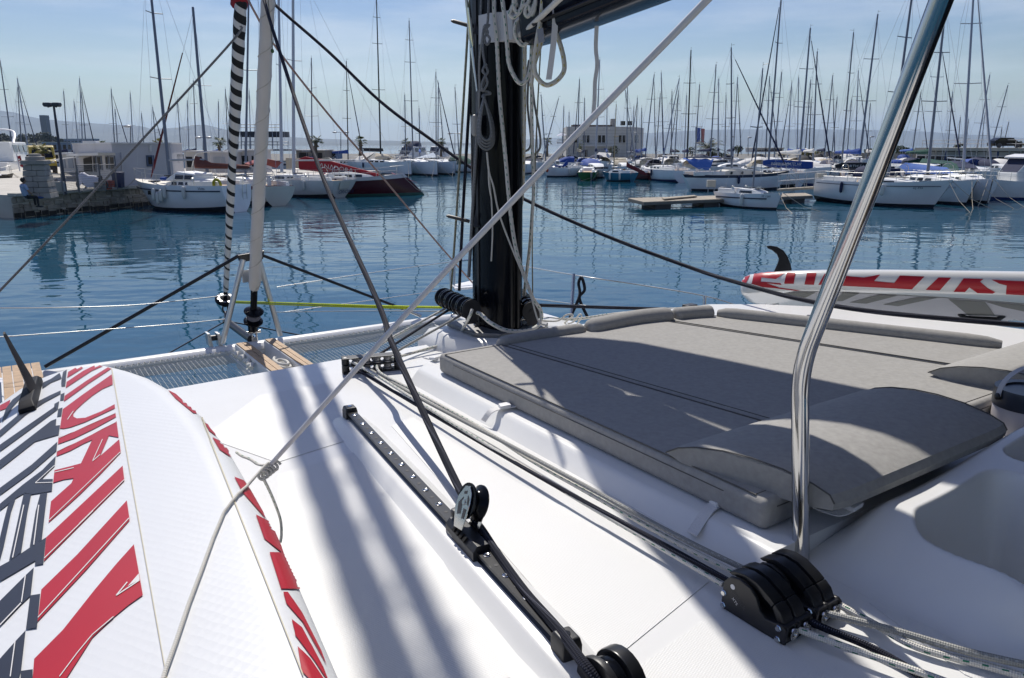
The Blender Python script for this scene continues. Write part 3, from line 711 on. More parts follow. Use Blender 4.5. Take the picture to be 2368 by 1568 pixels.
b = MB(); b.tube([along(587, 768) - RT * .07, along(587, 768) + RT * .07], .016, n=10); b.build('clevis_pin', steel, gs, smooth=50)
b = MB(); b.box(along(587, 790), (.10, .07, .12), FW, RT, UP); b.build('stem_fitting', steel, gs, bevel=.01)
# code zero with its striped sleeve, out on the bowsprit
def along2(x, y): return V(x, y, M0, M0 + FW)
cs = thing('striped_furled_sail', 'rolled light-wind sail in a black-and-white striped sleeve on the bowsprit', 'furled sail', along2(521, 700))
c0, c1 = along2(522, 672), along2(557, 0); cdir = c1 - c0; c2 = c0 + cdir * 2.3
m = bpy.data.materials.new('striped_sleeve'); m.use_nodes = True; n_ = m.node_tree.nodes; l_ = m.node_tree.links
uvn = n_.new('ShaderNodeUVMap'); sxn = n_.new('ShaderNodeSeparateXYZ'); l_.new(uvn.outputs['UV'], sxn.inputs[0])
cu = n_.new('ShaderNodeFloatCurve')           # share of black along the sleeve: narrow bands low down, wide ones above
mm = n_.new('ShaderNodeMath'); mm.operation = 'MULTIPLY_ADD'; mm.inputs[1].default_value = 7.2; l_.new(sxn.outputs[0], mm.inputs[0]); l_.new(sxn.outputs[1], mm.inputs[2])
fr_ = n_.new('ShaderNodeMath'); fr_.operation = 'FRACT'; l_.new(mm.outputs[0], fr_.inputs[0])
th = n_.new('ShaderNodeMapRange'); th.inputs['From Min'].default_value = 0; th.inputs['From Max'].default_value = 3.4; th.inputs['To Min'].default_value = .16; th.inputs['To Max'].default_value = .60; l_.new(sxn.outputs[0], th.inputs['Value'])
lt = n_.new('ShaderNodeMath'); lt.operation = 'LESS_THAN'; l_.new(fr_.outputs[0], lt.inputs[0]); l_.new(th.outputs[0], lt.inputs[1])
mxn = n_.new('ShaderNodeMixRGB'); mxn.inputs[1].default_value = (.62, .61, .60, 1); mxn.inputs[2].default_value = (.012, .013, .016, 1); l_.new(lt.outputs[0], mxn.inputs[0]); l_.new(mxn.outputs[0], n_['Principled BSDF'].inputs['Base Color']); n_['Principled BSDF'].inputs['Roughness'].default_value = .85
b = MB(); N = 90; pts = [c0.lerp(c2, i / N) for i in range(N + 1)]; rr = []
for i in range(N + 1):
    t = i / N * 2.3; base = .030 + .026 * sm(.0, .75, t) - .012 * sm(.35, .55, t) * sm(.62, .5, t); rr.append(base * (1 + .06 * math.sin(i * 2.1) * (t > .5)))
b.tube(pts, rr, n=16, uv=True); b.build('sleeve', m, cs, smooth=70)
b = MB(); b.tube([along2(521, 690), c0], .022, n=10); b.build('swivel_stem', black_gl, cs, smooth=60)
b = MB(); b.lathe([(.02, .03), (.10, .025), (.115, .01), (.115, -.01), (.10, -.025), (.03, -.03), (.03, -.09)], along2(521, 693), cdir.normalized(), 22); b.build('drum', black_gl, cs, smooth=35)
for i in range(10):
    a = i * math.pi / 5; x_, y_ = ortho(cdir); p = along2(521, 693) + x_ * .075 * math.cos(a) + y_ * .075 * math.sin(a) + cdir.normalized() * .0245; b = MB(); b.lathe([(.018, 0), (.018, .003)], p, cdir, 10); b.build('drum_hole', alu, cs)
b = MB(); p = along2(521, 714); b.tube([p + RT * .03 * math.cos(a) + UP * .05 * math.sin(a) for a in [i * math.pi / 6 for i in range(13)]], .010, n=8); b.build('shackle', black_mt, cs, smooth=60)
b = MB(); b.tube([along2(521, 722), BSP], .018, n=8); b.build('strop', black_mt, cs, smooth=60)
b = MB(); b.tube([along2(552, 12), along2(566, -60)], [.075, .085], n=12); b.build('head_patch', redcloth, cs, smooth=60)
# ================================================================== things lying on the catamaran
from mathutils.bvhtree import BVHTree
def fabric(name, col):
    m = mat(name, col, .9, noise=.10, nscale=55, spec=.15); n = m.node_tree.nodes; l = m.node_tree.links
    t = n.new('ShaderNodeTexCoord'); k = n.new('ShaderNodeTexNoise'); k.inputs['Scale'].default_value = 420; k.inputs['Detail'].default_value = 2
    u = n.new('ShaderNodeBump'); u.inputs['Strength'].default_value = .35; u.inputs['Distance'].default_value = .002
    k2 = n.new('ShaderNodeTexNoise'); k2.inputs['Scale'].default_value = 5; k2.inputs['Detail'].default_value = 3
    u2 = n.new('ShaderNodeBump'); u2.inputs['Strength'].default_value = .5; u2.inputs['Distance'].default_value = .012
    l.new(t.outputs['Object'], k.inputs['Vector']); l.new(t.outputs['Object'], k2.inputs['Vector']); l.new(k2.outputs['Fac'], u2.inputs['Height'])
    l.new(k.outputs['Fac'], u.inputs['Height']); l.new(u2.outputs['Normal'], u.inputs['Normal']); l.new(u.outputs['Normal'], n['Principled BSDF'].inputs['Normal'])
    return m
cloth = fabric('grey_cushion_fabric', (.355, .346, .328))
seam_m = mat('seam_thread', (.12, .116, .108), .9)
def cushion(label, poly, h0, h1, group='grey cushions of the sun pad'):
    t = thing('sun_pad_cushion', label, 'cushion', sum(poly, Vector()) / len(poly), group)
    b = MB(); b.prism([Vector((p.x, p.y, EYE - h1)) for p in poly], (0, 0, -(h0 - h1))); b.build('pad', cloth, t, bevel=.022, seg=4, smooth=60)
    b = MB(); c = sum(poly, Vector()) / len(poly); ring = []
    for i in range(len(poly)):
        p, q = poly[i], poly[(i + 1) % len(poly)]
        for j in range(6):
            a = p.lerp(q, (j + .5) / 6.0); a = a + (c - a).normalized() * -.001; ring.append(Vector((a.x, a.y, EYE - h1 - .023)))
    ring.append(ring[0]); b.tube(ring, .0018, n=5); b.build('seam', seam_m, t)
    ring = []; b = MB()
    for i in range(len(poly)):
        p = poly[i]; ring.append(Vector((p.x, p.y, EYE - h1)) + (Vector((c.x, c.y, 0)) - Vector((p.x, p.y, 0))).normalized() * .045)
    ring.append(ring[0]); b.tube(ring, .0022, n=6); b.build('piping', seam_m, t, smooth=60)
    return t
cushion('grey sun-pad cushion along the white plinth, nearest the rope clutches', [C(-.455, -.598, 0), C(-.455, -.292, 0), C(-2.15, -.066, 0), C(-2.15, -.592, 0)], .948, .862)
cushion('grey middle sun-pad cushion, most of it in shade', [C(-.455, -.290, 0), C(-.455, .632, 0), C(-2.08, 1.13, 0), C(-2.08, -.076, 0), C(-2.05, -.08, 0)], .948, .861)
cushion('grey far sun-pad cushion in full sun, beyond the long seam', [C(-.455, .634, 0), C(-.56, .93, 0), C(-1.75, 1.49, 0), C(-2.3, 1.78, 0), C(-2.3, 1.2, 0)], .948, .862)
def roll(label, pts, r):
    b = MB(); pp = smooth_path(pts, 8); n = len(pp); b.tube(pp, [r * min(1, .55 + 6 * min(i, n - 1 - i) / n) for i in range(n)], n=16, sq=.9)
    o = b.build('bolster', cloth, smooth=70); tag(o, label, 'bolster', 'roll edges of the sun pad'); return o
roll('grey roll-edge bolster in front of the mast, partly in shade', [C(-.50, .19, .855), C(-.49, .5, .85), C(-.53, .72, .85)], .052)
roll('short sunlit grey bolster left of the shaded roll', [C(-.475, -.30, .862), C(-.475, -.05, .858), C(-.49, .175, .856)], .036)
roll('short grey bolster at the far front corner of the sun pad', [C(-.54, .735, .85), C(-.56, .84, .85), C(-.60, .95, .85)], .046)
roll('long grey bolster along the far edge of the sun pad', [C(-.62, .97, .852), C(-1.1, 1.20, .852), C(-1.76, 1.50, .852)], .040)
def pillow(label, r0, r1, fo=0):
    sec = [(-1.795, .847), (-1.80, .838), (-1.84, .808), (-1.90, .785), (-1.98, .769), (-2.06, .764), (-2.15, .770), (-2.23, .788), (-2.275, .808), (-2.288, .832), (-2.285, .858), (-2.22, .868), (-2.0, .872), (-1.85, .862)]
    t = thing('back_rest', label, 'back rest', C(-2.05, (r0 + r1) / 2, .87), 'wedge pillows on the sun pad')
    b = MB(); N = 14; rings = []
    for i in range(N + 1):
        q = i / N; r = r0 + (r1 - r0) * q; e = 1 - .05 * (abs(2 * q - 1) ** 14)
        rings.append([C(-2.04 + (f + 2.04) * e + fo, r + (1 - q) * .20 * max(0, -1.83 - f) + .006 * math.sin(f * 30) * (i == 0), .862 - (.862 - h) * (e * .80 if h < .84 else 1)) for f, h in sec])
    b.loft(rings); b.build('wedge', cloth, t, bevel=0, smooth=32)
    for rr, kq in ((r0 + .002, .20), (r1 - .002, 0)):
        b = MB(); b.tube([C(-2.04 + (f + 2.04) * .955 + fo, rr + kq * max(0, -1.83 - f), .862 - (.862 - h) * (.8 if h < .84 else 1) + .001) for f, h in sec[:10]], .0022, n=5); b.build('piping', seam_m, t, smooth=60)
    return t
pillow('charcoal wedge pillow on the near end of the sun pad, beside the guard pole', -.60, .37)
pillow('grey wedge pillow on the far end of the sun pad, behind the lantern', .80, 1.85)
# webbing straps with buckles
web = mat('white_webbing', (.70, .69, .68), .7, bump=.3, bscale=200)
def strap(label, px, h, w):
    t = thing('cushion_strap', label, 'strap', P(px[0][0], px[0][1], h[0]), 'webbing straps that hold the sun pad')
    pts = [P(x, y, hh) for (x, y), hh in zip(px, h)]; pts = smooth_path(pts, 5)
    b = MB(); side = FW * w; b.loft([[p + side * .5, p + side * .5 + UP * .003, p - side * .5 + UP * .003, p - side * .5] for p in pts]); b.build('webbing', web, t, smooth=40)
    c = pts[4]; b = MB(); dd = (pts[6] - pts[3]).normalized(); b.box(c + UP * .008, (.042, .036, .014), dd, UP.cross(dd), UP); b.build('buckle', white_pl, t, bevel=.004)
    return t
strap('white strap and buckle at the middle of the plinth edge', [(1196, 938), (1160, 944), (1135, 952), (1118, 974)], (.935, .942, .946, .985), .030)
strap('white strap and buckle hanging near the guard pole', [(1690, 1163), (1655, 1168), (1632, 1188), (1600, 1236)], (.938, .942, .948, .985), .034)
strap('small white strap at the front corner of the sun pad', [(1014, 832), (1002, 832), (990, 831), (980, 829)], (.938, .945, .948, .955), .026)
strap('white strap under the corner of the charcoal wedge pillow', [(1988, 1160), (1965, 1178), (1930, 1190), (1890, 1180)], (.89, .892, .905, .91), .028)

# lanterns by the cockpit
def lantern(label, c, R, hh, grey):
    t = thing('lantern', label, 'lantern', c, 'lanterns standing behind the sun pad')
    b = MB(); b.lathe([(R * .9, 0), (R * .97, hh * .5), (R * .97, hh * .72)], c, UP, 36); b.build('body', mat('pale_pink_plastic', (.50, .47, .48), .55), t, smooth=40)
    b = MB(); b.lathe([(R, hh * .70), (R * 1.01, hh * .74), (R * 1.01, hh * .96), (R * .99, hh), (R * .70, hh), (R * .70, hh * .97)], c, UP, 36); b.build('lid', mat('dark_lid' if not grey else 'brown_lid', (.03, .035, .05) if not grey else (.09, .06, .05), .35), t, smooth=30)
    b = MB(); b.lathe([(R * .68, hh * .955), (R * .5, hh * .965), (.002, hh * .97)], c, UP, 30); b.build('lens', mat('frosted_lens', (.16, .19, .25), .3), t, smooth=60)
    sd = Vector((1, .06, 0)).normalized(); ring = []
    for i in range(25):
        a = math.pi * i / 24; ring.append(c + sd * (-R * 1.05 * math.cos(a)) + UP * (hh * .88 + R * .95 * math.sin(a)))
    b = MB(); w = Vector((-sd.y, sd.x, 0)) * .011; b.loft([[p - w, p + w, p + w + (p - c).normalized() * .003, p - w + (p - c).normalized() * .003] for p in ring]); b.build('handle', mat('grey_strap', (.42, .42, .45), .5), t, smooth=60)
    for s in (-1, 1):
        b = MB(); b.lathe([(.012, 0), (.012, .012), (.006, .016)], c + sd * (s * R * 1.0) + UP * (hh * .88), sd * s, 10); b.build('handle_pin', black_pl, t, smooth=40)
    return t
lantern('white lantern with black lid and grey strap handle, nearer of the pair', C(-2.19, .725, 1.0), .108, .205, False)
lantern('lantern with brown lid, mostly cut off by the picture edge', C(-2.22, 1.05, 1.0), .108, .215, True)

# -------- paddle boards
dimple = mat('board_white', (.70, .71, .72), .38, noise=.03, nscale=3); n_ = dimple.node_tree.nodes; l_ = dimple.node_tree.links
t_ = n_.new('ShaderNodeTexCoord'); mp_ = n_.new('ShaderNodeMapping'); mp_.inputs['Rotation'].default_value = (0, 0, math.radians(28)); v_ = n_.new('ShaderNodeTexVoronoi'); v_.inputs['Scale'].default_value = 62; v_.inputs['Randomness'].default_value = .2
u_ = n_.new('ShaderNodeBump'); u_.inputs['Strength'].default_value = .12; u_.inputs['Distance'].default_value = .004
l_.new(t_.outputs['Object'], mp_.inputs['Vector']); l_.new(mp_.outputs['Vector'], v_.inputs['Vector']); l_.new(v_.outputs['Distance'], u_.inputs['Height']); l_.new(u_.outputs['Normal'], n_['Principled BSDF'].inputs['Normal'])
board_red = mat('board_red_print', (.42, .003, .014), .38, noise=.06, nscale=8); board_navy = mat('board_navy_print', (.012, .017, .034), .42, noise=.1, nscale=8)
board_line = mat('board_pinstripe', (.70, .68, .66), .45); board_grey = mat('deck_pad_grey', (.19, .19, .18), .85); pad_pale = mat('deck_pad_pale', (.52, .51, .54), .85, bump=.3, bscale=250)
def board_mesh(org, along_, wide, nrm, prof, T, rail=12, crown=.004):
    rings = []
    for s, hw, tk in prof:
        c = org + along_ * s; t2 = T * tk / 2; ring = []
        for k in range(rail + 1):
            a = math.pi / 2 - math.pi * k / rail; ring.append(c + wide * (max(hw - t2, .004) + t2 * math.cos(a)) + nrm * (t2 * math.sin(a) - T / 2))
        for k in range(1, 6):
            q = 1 - k / 3.0; ring.append(c + wide * (max(hw - t2, .004) * q) - nrm * (t2 + T / 2))
        for k in range(rail + 1):
            a = -math.pi / 2 - math.pi * k / rail; ring.append(c + wide * (-max(hw - t2, .004) + t2 * math.cos(a)) + nrm * (t2 * math.sin(a) - T / 2))
        for k in range(1, 6):
            q = -1 + k / 3.0; ring.append(c + wide * (max(hw - t2, .004) * q) + nrm * (t2 - T / 2 + crown * (1 - q * q)))
        rings.append(ring)
    b = MB(); b.loft(rings); return b
lp = [(-.252, .04, .3), (-.245, .08, .6), (-.22, .120, .9), (-.17, .155, 1), (-.10, .188, 1), (-.02, .222, 1), (.1, .265, 1), (.32, .322, 1), (.55, .358, 1), (.81, .382, 1), (1.28, .400, 1), (1.8, .394, 1), (2.3, .34, 1), (2.65, .23, 1), (2.85, .12, .8), (2.92, .05, .5)]
lp_old = [(-.585, .06, .25), (-.575, .13, .6), (-.56, .165, .8), (-.53, .215, .95), (-.47, .27, 1), (-.36, .325, 1), (-.22, .373, 1), (-.05, .408, 1), (.15, .434, 1), (.4, .452, 1), (.8, .464, 1), (1.1, .464, 1), (1.42, .456, 1), (1.8, .43, 1), (2.2, .37, 1), (2.5, .28, 1), (2.65, .18, .9), (2.7, .08, .5)]
DN = Vector((.469, -.883, 0)).normalized(); RB = Vector((.883, .469, 0)).normalized(); FB = P(74, 915, .75)
tilt = math.radians(10); RBt = (RB * math.cos(tilt) + UP * math.sin(tilt)); NB = DN.cross(RBt).normalized(); NB = NB if NB.z > 0 else -NB
lb = thing('paddle_board', 'upside-down paddle board with red and navy lettering across the near deck', 'paddle board', FB - UP * .15, 'paddle boards stowed fin up')
mb = board_mesh(FB + RBt * .08, DN, RBt, NB, lp, .145); LB = BVHTree.FromPolygons(mb.v, mb.f); mb.build('hull', dimple, lb, smooth=60)
Z3 = lambda p: (p[0] * .2471, 826.7 + p[1] * .2471)
Z4 = lambda p: (p[0] * .2444, 1185.2 + p[1] * .2444)
Z5 = lambda p: (p[0] * .4843, 809.4 + p[1] * .4843)
ID = lambda p: p
Z5b = lambda p: (p[0] * .4843 - 11, 811.4 + p[1] * .4843)
def prints(name, polys, m, bvh, parent, off=.0012):
    for tf, pl_ in polys:
        b = MB(); v, f = decal(pl_, bvh, off, tf); b.add(v, f)
        if f: b.build(name, m, parent, smooth=60)
red = [(Z3, [(640, 140), (730, 88), (830, 72), (760, 115), (630, 195)]), (Z3, [(625, 235), (780, 130), (900, 72), (1000, 70), (860, 130), (700, 235), (618, 290)]),
    (Z3, [(607, 365), (800, 230), (1040, 78), (1043, 110), (830, 250), (600, 418)]),
    (Z3, [(590, 490), (780, 350), (1047, 163), (1055, 218), (1057, 258), (960, 300), (870, 360), (790, 425), (720, 490), (688, 530), (690, 560), (720, 576), (800, 570), (950, 510), (1075, 443), (1078, 480), (940, 545), (800, 610), (660, 660), (600, 672), (563, 670), (575, 590)]),
    (Z3, [(550, 752), (700, 700), (880, 615), (1082, 522), (1088, 562), (880, 675), (700, 762), (545, 818)]),
    (Z3, [(537, 880), (700, 810), (860, 730), (1093, 602), (1113, 755), (1022, 737), (980, 835), (938, 930), (1030, 850), (1118, 772), (1133, 895), (950, 1090), (760, 1280), (640, 1390), (458, 1552), (480, 1355), (670, 1185), (692, 1137), (600, 1150), (500, 1180), (513, 1062), (640, 1030), (760, 998), (865, 777), (780, 815), (660, 880), (530, 932)]),
    (ID, [(284.2, 1078.7), (288.4, 1113.3), (102.6, 1300), (107.5, 1245)]), (ID, [(294, 1159), (300.6, 1204.7), (200, 1320), (88, 1439.4), (96.5, 1365.6), (180, 1284)]),
    (Z4, [(1270, 310), (1320, 590), (1355, 790), (1220, 885), (1080, 1000), (880, 1190), (760, 1380), (640, 1568), (560, 1700), (300, 1740), (315, 1568), (328, 1395), (600, 1120), (900, 740), (1100, 500)]),
    (Z3, [(0, 455), (100, 400), (80, 475), (0, 505)]), (Z3, [(0, 560), (0, 700), (-200, 820), (-200, 640)]), (Z3, [(-40, 1000), (-40, 1200), (-300, 1400), (-300, 1150)]),
    (Z5b, [(790, 150), (860, 185), (920, 240), (975, 305), (945, 300), (860, 230)]), (Z5b, [(995, 345), (1030, 360), (1075, 410), (1082, 432), (1020, 385)]), (Z5b, [(1035, 415), (1085, 440), (1130, 505), (1138, 520), (1070, 475)]),
    (Z5b, [(1140, 605), (1185, 622), (1215, 665), (1275, 770), (1287, 802), (1180, 680)]), (Z5, [(1220, 790), (1290, 825), (1340, 940), (1352, 978), (1260, 905)]), (Z5, [(1285, 970), (1355, 970), (1420, 1110), (1428, 1145), (1340, 1145)]),
    (Z5, [(1350, 1160), (1372, 1160), (1440, 1260), (1530, 1440), (1556, 1510), (1440, 1300), (1365, 1215)]), (Z5, [(1390, 1290), (1440, 1330), (1540, 1520), (1570, 1600), (1500, 1490), (1410, 1370)]), (Z5, [(1420, 1420), (1480, 1480), (1560, 1600), (1580, 1680), (1440, 1540)])]
prints('red_letter', red, board_red, LB, lb, .0022)
nav = [[(592, 140), (628, 118), (618, 210), (575, 235)], [(575, 238), (620, 212), (613, 272), (578, 275)], [(570, 352), (607, 335), (600, 402), (565, 408)], [(512, 440), (557, 415), (545, 485), (505, 510)], [(548, 488), (588, 475), (577, 552), (537, 560)],
    [(395, 245), (480, 205), (560, 150), (580, 200), (480, 240), (400, 295)], [(60, 480), (120, 400), (240, 310), (200, 380), (120, 470), (30, 610), (20, 600)],
    [(200, 520), (330, 430), (470, 360), (570, 315), (570, 345), (420, 425), (240, 545), (0, 755), (0, 690)], [(0, 825), (250, 650), (510, 470), (545, 430), (545, 490), (300, 670), (0, 890)],
    [(0, 970), (300, 740), (480, 600), (530, 580), (525, 645), (565, 640), (552, 730), (430, 765), (330, 795), (0, 1055)], [(0, 1230), (300, 1010), (540, 795), (532, 880), (300, 1080), (0, 1300)],
    [(0, 1380), (215, 1200), (400, 1060), (525, 930), (515, 1020), (390, 1148), (498, 1145), (490, 1258), (300, 1290), (220, 1285), (160, 1320), (0, 1445)]]
nav4 = [[(0, 260), (40, 90), (85, -80), (150, -120), (110, 0), (40, 330), (0, 480)], [(90, 465), (190, 0), (230, -180), (300, -170), (265, 0), (205, 385), (150, 430)], [(285, 340), (340, 0), (385, -170), (452, -180), (430, 0), (400, 265), (325, 320)],
    [(0, 520), (110, 460), (280, 345), (440, 245), (415, 495), (335, 510), (338, 465), (170, 565), (0, 665)], [(0, 850), (245, 605), (325, 530), (320, 570), (295, 795), (205, 880), (0, 1095)], [(290, 795), (385, 780), (355, 1100), (250, 1115)],
    [(0, 1400), (150, 1230), (248, 1125), (205, 1510), (150, 1700), (-60, 1700)], [(205, 1510), (315, 1495), (315, 1700), (190, 1700)]]
prints('navy_letter', [(Z3, p) for p in nav] + [(Z4, p) for p in nav4], board_navy, LB, lb, .0024)
def strip(a, c, w): 
    d = Vector((c[0] - a[0], c[1] - a[1])).normalized() * w; return [(a[0] - d.y, a[1] + d.x), (c[0] - d.y, c[1] + d.x), (c[0] + d.y, c[1] - d.x), (a[0] + d.y, a[1] - d.x)]
pin = [(Z4, strip((425, 445), (885, -5), 4)), (Z4, strip((365, 1008), (1225, 65), 4)), (Z3, strip((465, 1535), (1130, 895), 3)), (Z3, strip((745, 1568), (1167, 1155), 3)), (Z4, strip((570, 1568), (740, 1340), 4)), (Z4, strip((740, 1340), (880, 1170), 4)), (Z4, strip((880, 1170), (1080, 1000), 4)),
    (Z3, strip((555, 762), (1080, 530), 2.5)), (Z3, strip((535, 890), (1090, 612), 2.5)), (Z3, strip((515, 1085), (695, 1042), 3)), (Z3, strip((870, 980), (963, 775), 3)), (Z3, strip((870, 980), (940, 920), 3)), (Z4, strip((5, 1080), (205, 870), 5)), (Z4, strip((210, 860), (247, 605), 5)), (Z4, strip((105, 1568), (150, 1230), 5)),
    (Z3, strip((335, 1185), (498, 1180), 3)), (Z3, strip((335, 1185), (515, 1020), 3)), (Z4, [(1318, 592), (1320, 600), (1328, 650), (1215, 712)]), (Z4, strip((1105, 800), (1325, 655), 5)), (Z4, strip((1105, 800), (1210, 672), 5)), (Z4, strip((125, 440), (230, -60), 5)), (Z4, strip((325, 318), (372, -60), 5)), (Z3, strip((635, 590), (690, 510), 3))]
prints('pinstripe', pin, board_line, LB, lb, .0034)
prints('panel_seam', [(ID, strip((258, 850), (392, 1600), 1.2)), (Z5, strip((945, 285), (1445, 1560), 3))], mat('yellowed_seam', (.55, .50, .36), .5), LB, lb, .0030)
# its fin and fin box
fbase = [P(66, 905, .675), P(84, 893, .675)]
b = MB(); rows = []
for t, xl, yl, xr, yr in ((0, 66, 908, 86, 896), (.25, 52, 872, 72, 868), (.5, 36, 836, 54, 838), (.75, 20, 803, 35, 806), (.93, 8, 776, 20, 780), (1, 6, 769, 13, 771)):
    dpt = ray(70, 905).y and (FB - Vector((0, 0, 0))).length
    z_ = 2.32 - .07 * t; pl_, pr_ = Q(xl, yl, z_), Q(xr, yr, z_); ch = (.13 - .085 * t); m_ = (pl_ + pr_) / 2
    rows.append([pl_, m_ - DN * ch * .5, pr_, m_ + DN * ch * .5])
b.loft(rows); b.build('fin', mat('matt_black_fin', (.010, .010, .013), .6, spec=.2), lb, smooth=50)
fbx = LB.ray_cast(Vector((0, 0, EYE)), ray(74, 918).normalized())[0]
b = MB(); b.loft([[fbx + DN * (a * k) + RBt * (q * k) + NB * z for a, q in ((-.16, -.022), (.16, -.022), (.16, .022), (-.16, .022))] for z, k in ((-.01, 1), (.014, 1), (.030, .8))]); b.build('fin_box', mat('matt_black_fin', (.010, .010, .013), .6, spec=.2), lb, bevel=.004)

# the second board, upside down along the far side deck
A0, A1 = Q(1690, 612, 4.9), Q(2368, 621, 4.1)
AD = (A1 - A0).normalized(); e_ = Vector((-AD.y, AD.x, 0)).normalized(); e_ = e_ if e_.y > 0 else -e_
th_ = math.radians(23); WD = (e_ * math.cos(th_) - UP * math.sin(th_)).normalized(); NN = AD.cross(WD); NN = NN if NN.z > 0 else -NN
rp = [(0.0, .05, .3), (.012, .12, .7), (.035, .17, .92), (.08, .22, 1), (.18, .275, 1), (.34, .33, 1), (.55, .37, 1), (.9, .395, 1), (1.5, .40, 1), (2.2, .395, 1), (2.8, .33, 1), (3.1, .2, .8), (3.2, .08, .4)]
rb_ = thing('paddle_board', 'red and white paddle board lying fin up along the far side deck', 'paddle board', A0, 'paddle boards stowed fin up')
mb = board_mesh(A0 + WD * .40 + NN * .0, AD, WD, NN, rp, .135, rail=14); RBV = BVHTree.FromPolygons(mb.v, mb.f)
mb.build('hull', mat('board_gloss_white', (.74, .74, .73), .2, coat=.4), rb_, smooth=60)
Z6 = lambda p: (1676.6 + p[0] * .292, 549.2 + p[1] * .292)
red6 = [[(115, 330), (150, 285), (200, 268), (240, 266), (200, 300), (170, 360), (118, 360)], [(215, 360), (230, 290), (290, 275), (480, 278), (405, 330), (290, 318), (285, 350), (440, 362), (450, 375), (330, 362), (430, 395), (600, 418), (560, 420), (400, 400), (300, 392), (210, 367)],
    [(470, 362), (490, 280), (560, 280), (545, 366), (475, 366)], [(630, 372), (650, 283), (725, 283), (705, 374)], [(740, 374), (790, 288), (850, 288), (900, 340), (935, 300), (1000, 310), (1100, 318), (1230, 295), (1180, 345), (1340, 360), (1385, 303), (1580, 310), (1480, 408), (905, 380)],
    [(1590, 412), (1690, 318), (1790, 320), (1700, 418)], [(1810, 428), (1890, 325), (2045, 330), (2020, 350), (2080, 400), (2140, 430), (2120, 442), (2000, 438), (1935, 395), (1900, 430)], [(2110, 335), (2290, 345), (2420, 348), (2420, 458), (2225, 448), (2230, 380), (2170, 365)]]
prints('red_letter', [(Z6, p) for p in red6], board_red, RBV, rb_, .003)
prints('deck_pad', [(Z6, [(395, 455), (560, 424), (900, 430), (1400, 455), (1900, 485), (2420, 528), (2420, 740), (1900, 660), (1400, 620), (1000, 570), (700, 520), (520, 490)])], pad_pale, RBV, rb_, .003)
g6 = [[(430, 450), (560, 427), (720, 428), (640, 470), (500, 475)], [(870, 500), (930, 432), (1065, 437), (930, 498)], [(985, 510), (1215, 447), (1365, 455), (1120, 518)], [(1250, 525), (1520, 467), (1680, 472), (1370, 538)], [(1770, 482), (2060, 502), (2140, 612), (1930, 612), (1890, 580)], [(2060, 502), (2420, 532), (2420, 590), (2200, 545)]]
prints('pad_stripe', [(Z6, p) for p in g6], board_grey, RBV, rb_, .0055)
hit = RBV.ray_cast(Vector((0, 0, EYE)), ray(*Z6((2030, 612))).normalized())[0]
if hit:
    b = MB(); b.tube([hit - AD * .12, hit - AD * .08 - NN * .03, hit + AD * .08 - NN * .03, hit + AD * .12], [.012, .02, .02, .012], n=8); b.build('carry_handle', black_pl, rb_, smooth=60)
b = MB(); yb = 4.98
fo_ = [(1790, 629), (1798, 612), (1802, 600), (1797, 588), (1786, 579), (1776, 575), (1773, 569), (1783, 568), (1798, 571), (1812, 579), (1822, 593), (1829, 612), (1832, 629)]
b.prism([Q(x, y, yb) for x, y in fo_], (0, .012, 0)); b.build('fin', black_pl, rb_, bevel=.003)
b = MB(); b.tube([Q(1770, 706, 5.3), Q(1790, 690, 5.25)], .012, n=8); b.tube([Q(1760, 705, 5.35), Q(1800, 702, 5.2)], .010, n=8); b.build('board_rack', steel, CA, smooth=60)

# -------- lines leading from the mast to the clutches
def pp(px, h): 
    hs = h if isinstance(h, (list, tuple)) else [h] * len(px); return [P(x, y, q) for (x, y), q in zip(px, hs)]
halyards = 'control lines led from the mast to the clutches'
rope('control_line', 'white green-fleck line, lowest of the four running to the near clutch', pp([(815, 837), (870, 868), (953, 920), (1104, 1015), (1186, 1064), (1350, 1163), (1561, 1286), (1672, 1352)], [.945, .95, .955, .960, .962, .964, .965, .968]), .0062, white_rope, halyards)
rope('control_line', 'dark navy line running over the deck into the near clutch', pp([(829, 857), (935, 920), (1104, 1019), (1268, 1114), (1432, 1204), (1561, 1274), (1688, 1345)], [.978, .972, .966, .962, .958, .955, .958]), .0066, navy_rope, halyards)
rope('control_line', 'grey braided line running over the deck into the far clutch', pp([(849, 851), (953, 911), (1060, 968), (1166, 1023), (1350, 1122), (1561, 1237), (1735, 1322)], [.978, .968, .962, .958, .956, .956, .968]), .0068, midgrey_rope, halyards)
rope('control_line', 'white line that crosses beside the grey one into the far clutch', pp([(871, 846), (874, 856), (888, 868), (950, 900), (1104, 985), (1227, 1064), (1350, 1134), (1561, 1253), (1715, 1332)], [.945, .955, .96, .965, .965, .975, .975, .973, .97]), .0062, white_rope, halyards)
fwd = 'lines between the turning blocks and the rope organiser'
rope('lead_line', 'white fleck line from the leftmost turning block to the organiser', [P(830, 832, .95), Q(896, 787, 3.72), Q(1033, 712, 3.98)], .0062, white_rope, fwd)
rope('lead_line', 'dark line from the turning blocks to the organiser', [P(861, 830, .95), Q(938, 780, 3.7), Q(1045, 712, 3.92)], .0064, navy_rope, fwd)
rope('lead_line', 'grey line from the turning blocks to the organiser', [P(891, 828, .95), Q(975, 780, 3.62), Q(1068, 728, 3.8)], .0062, midgrey_rope, fwd)
rope('lead_line', 'slack white line sagging from the last turning block to the organiser', [P(905, 830, .96), P(926, 824, .975), P(983, 808, .985), P(1037, 793, .98), P(1062, 772, .95), Q(1084, 736, 3.62), Q(1092, 715, 3.6)], .0075, white_rope, fwd)
tails = 'rope tails leading aft from the clutches'
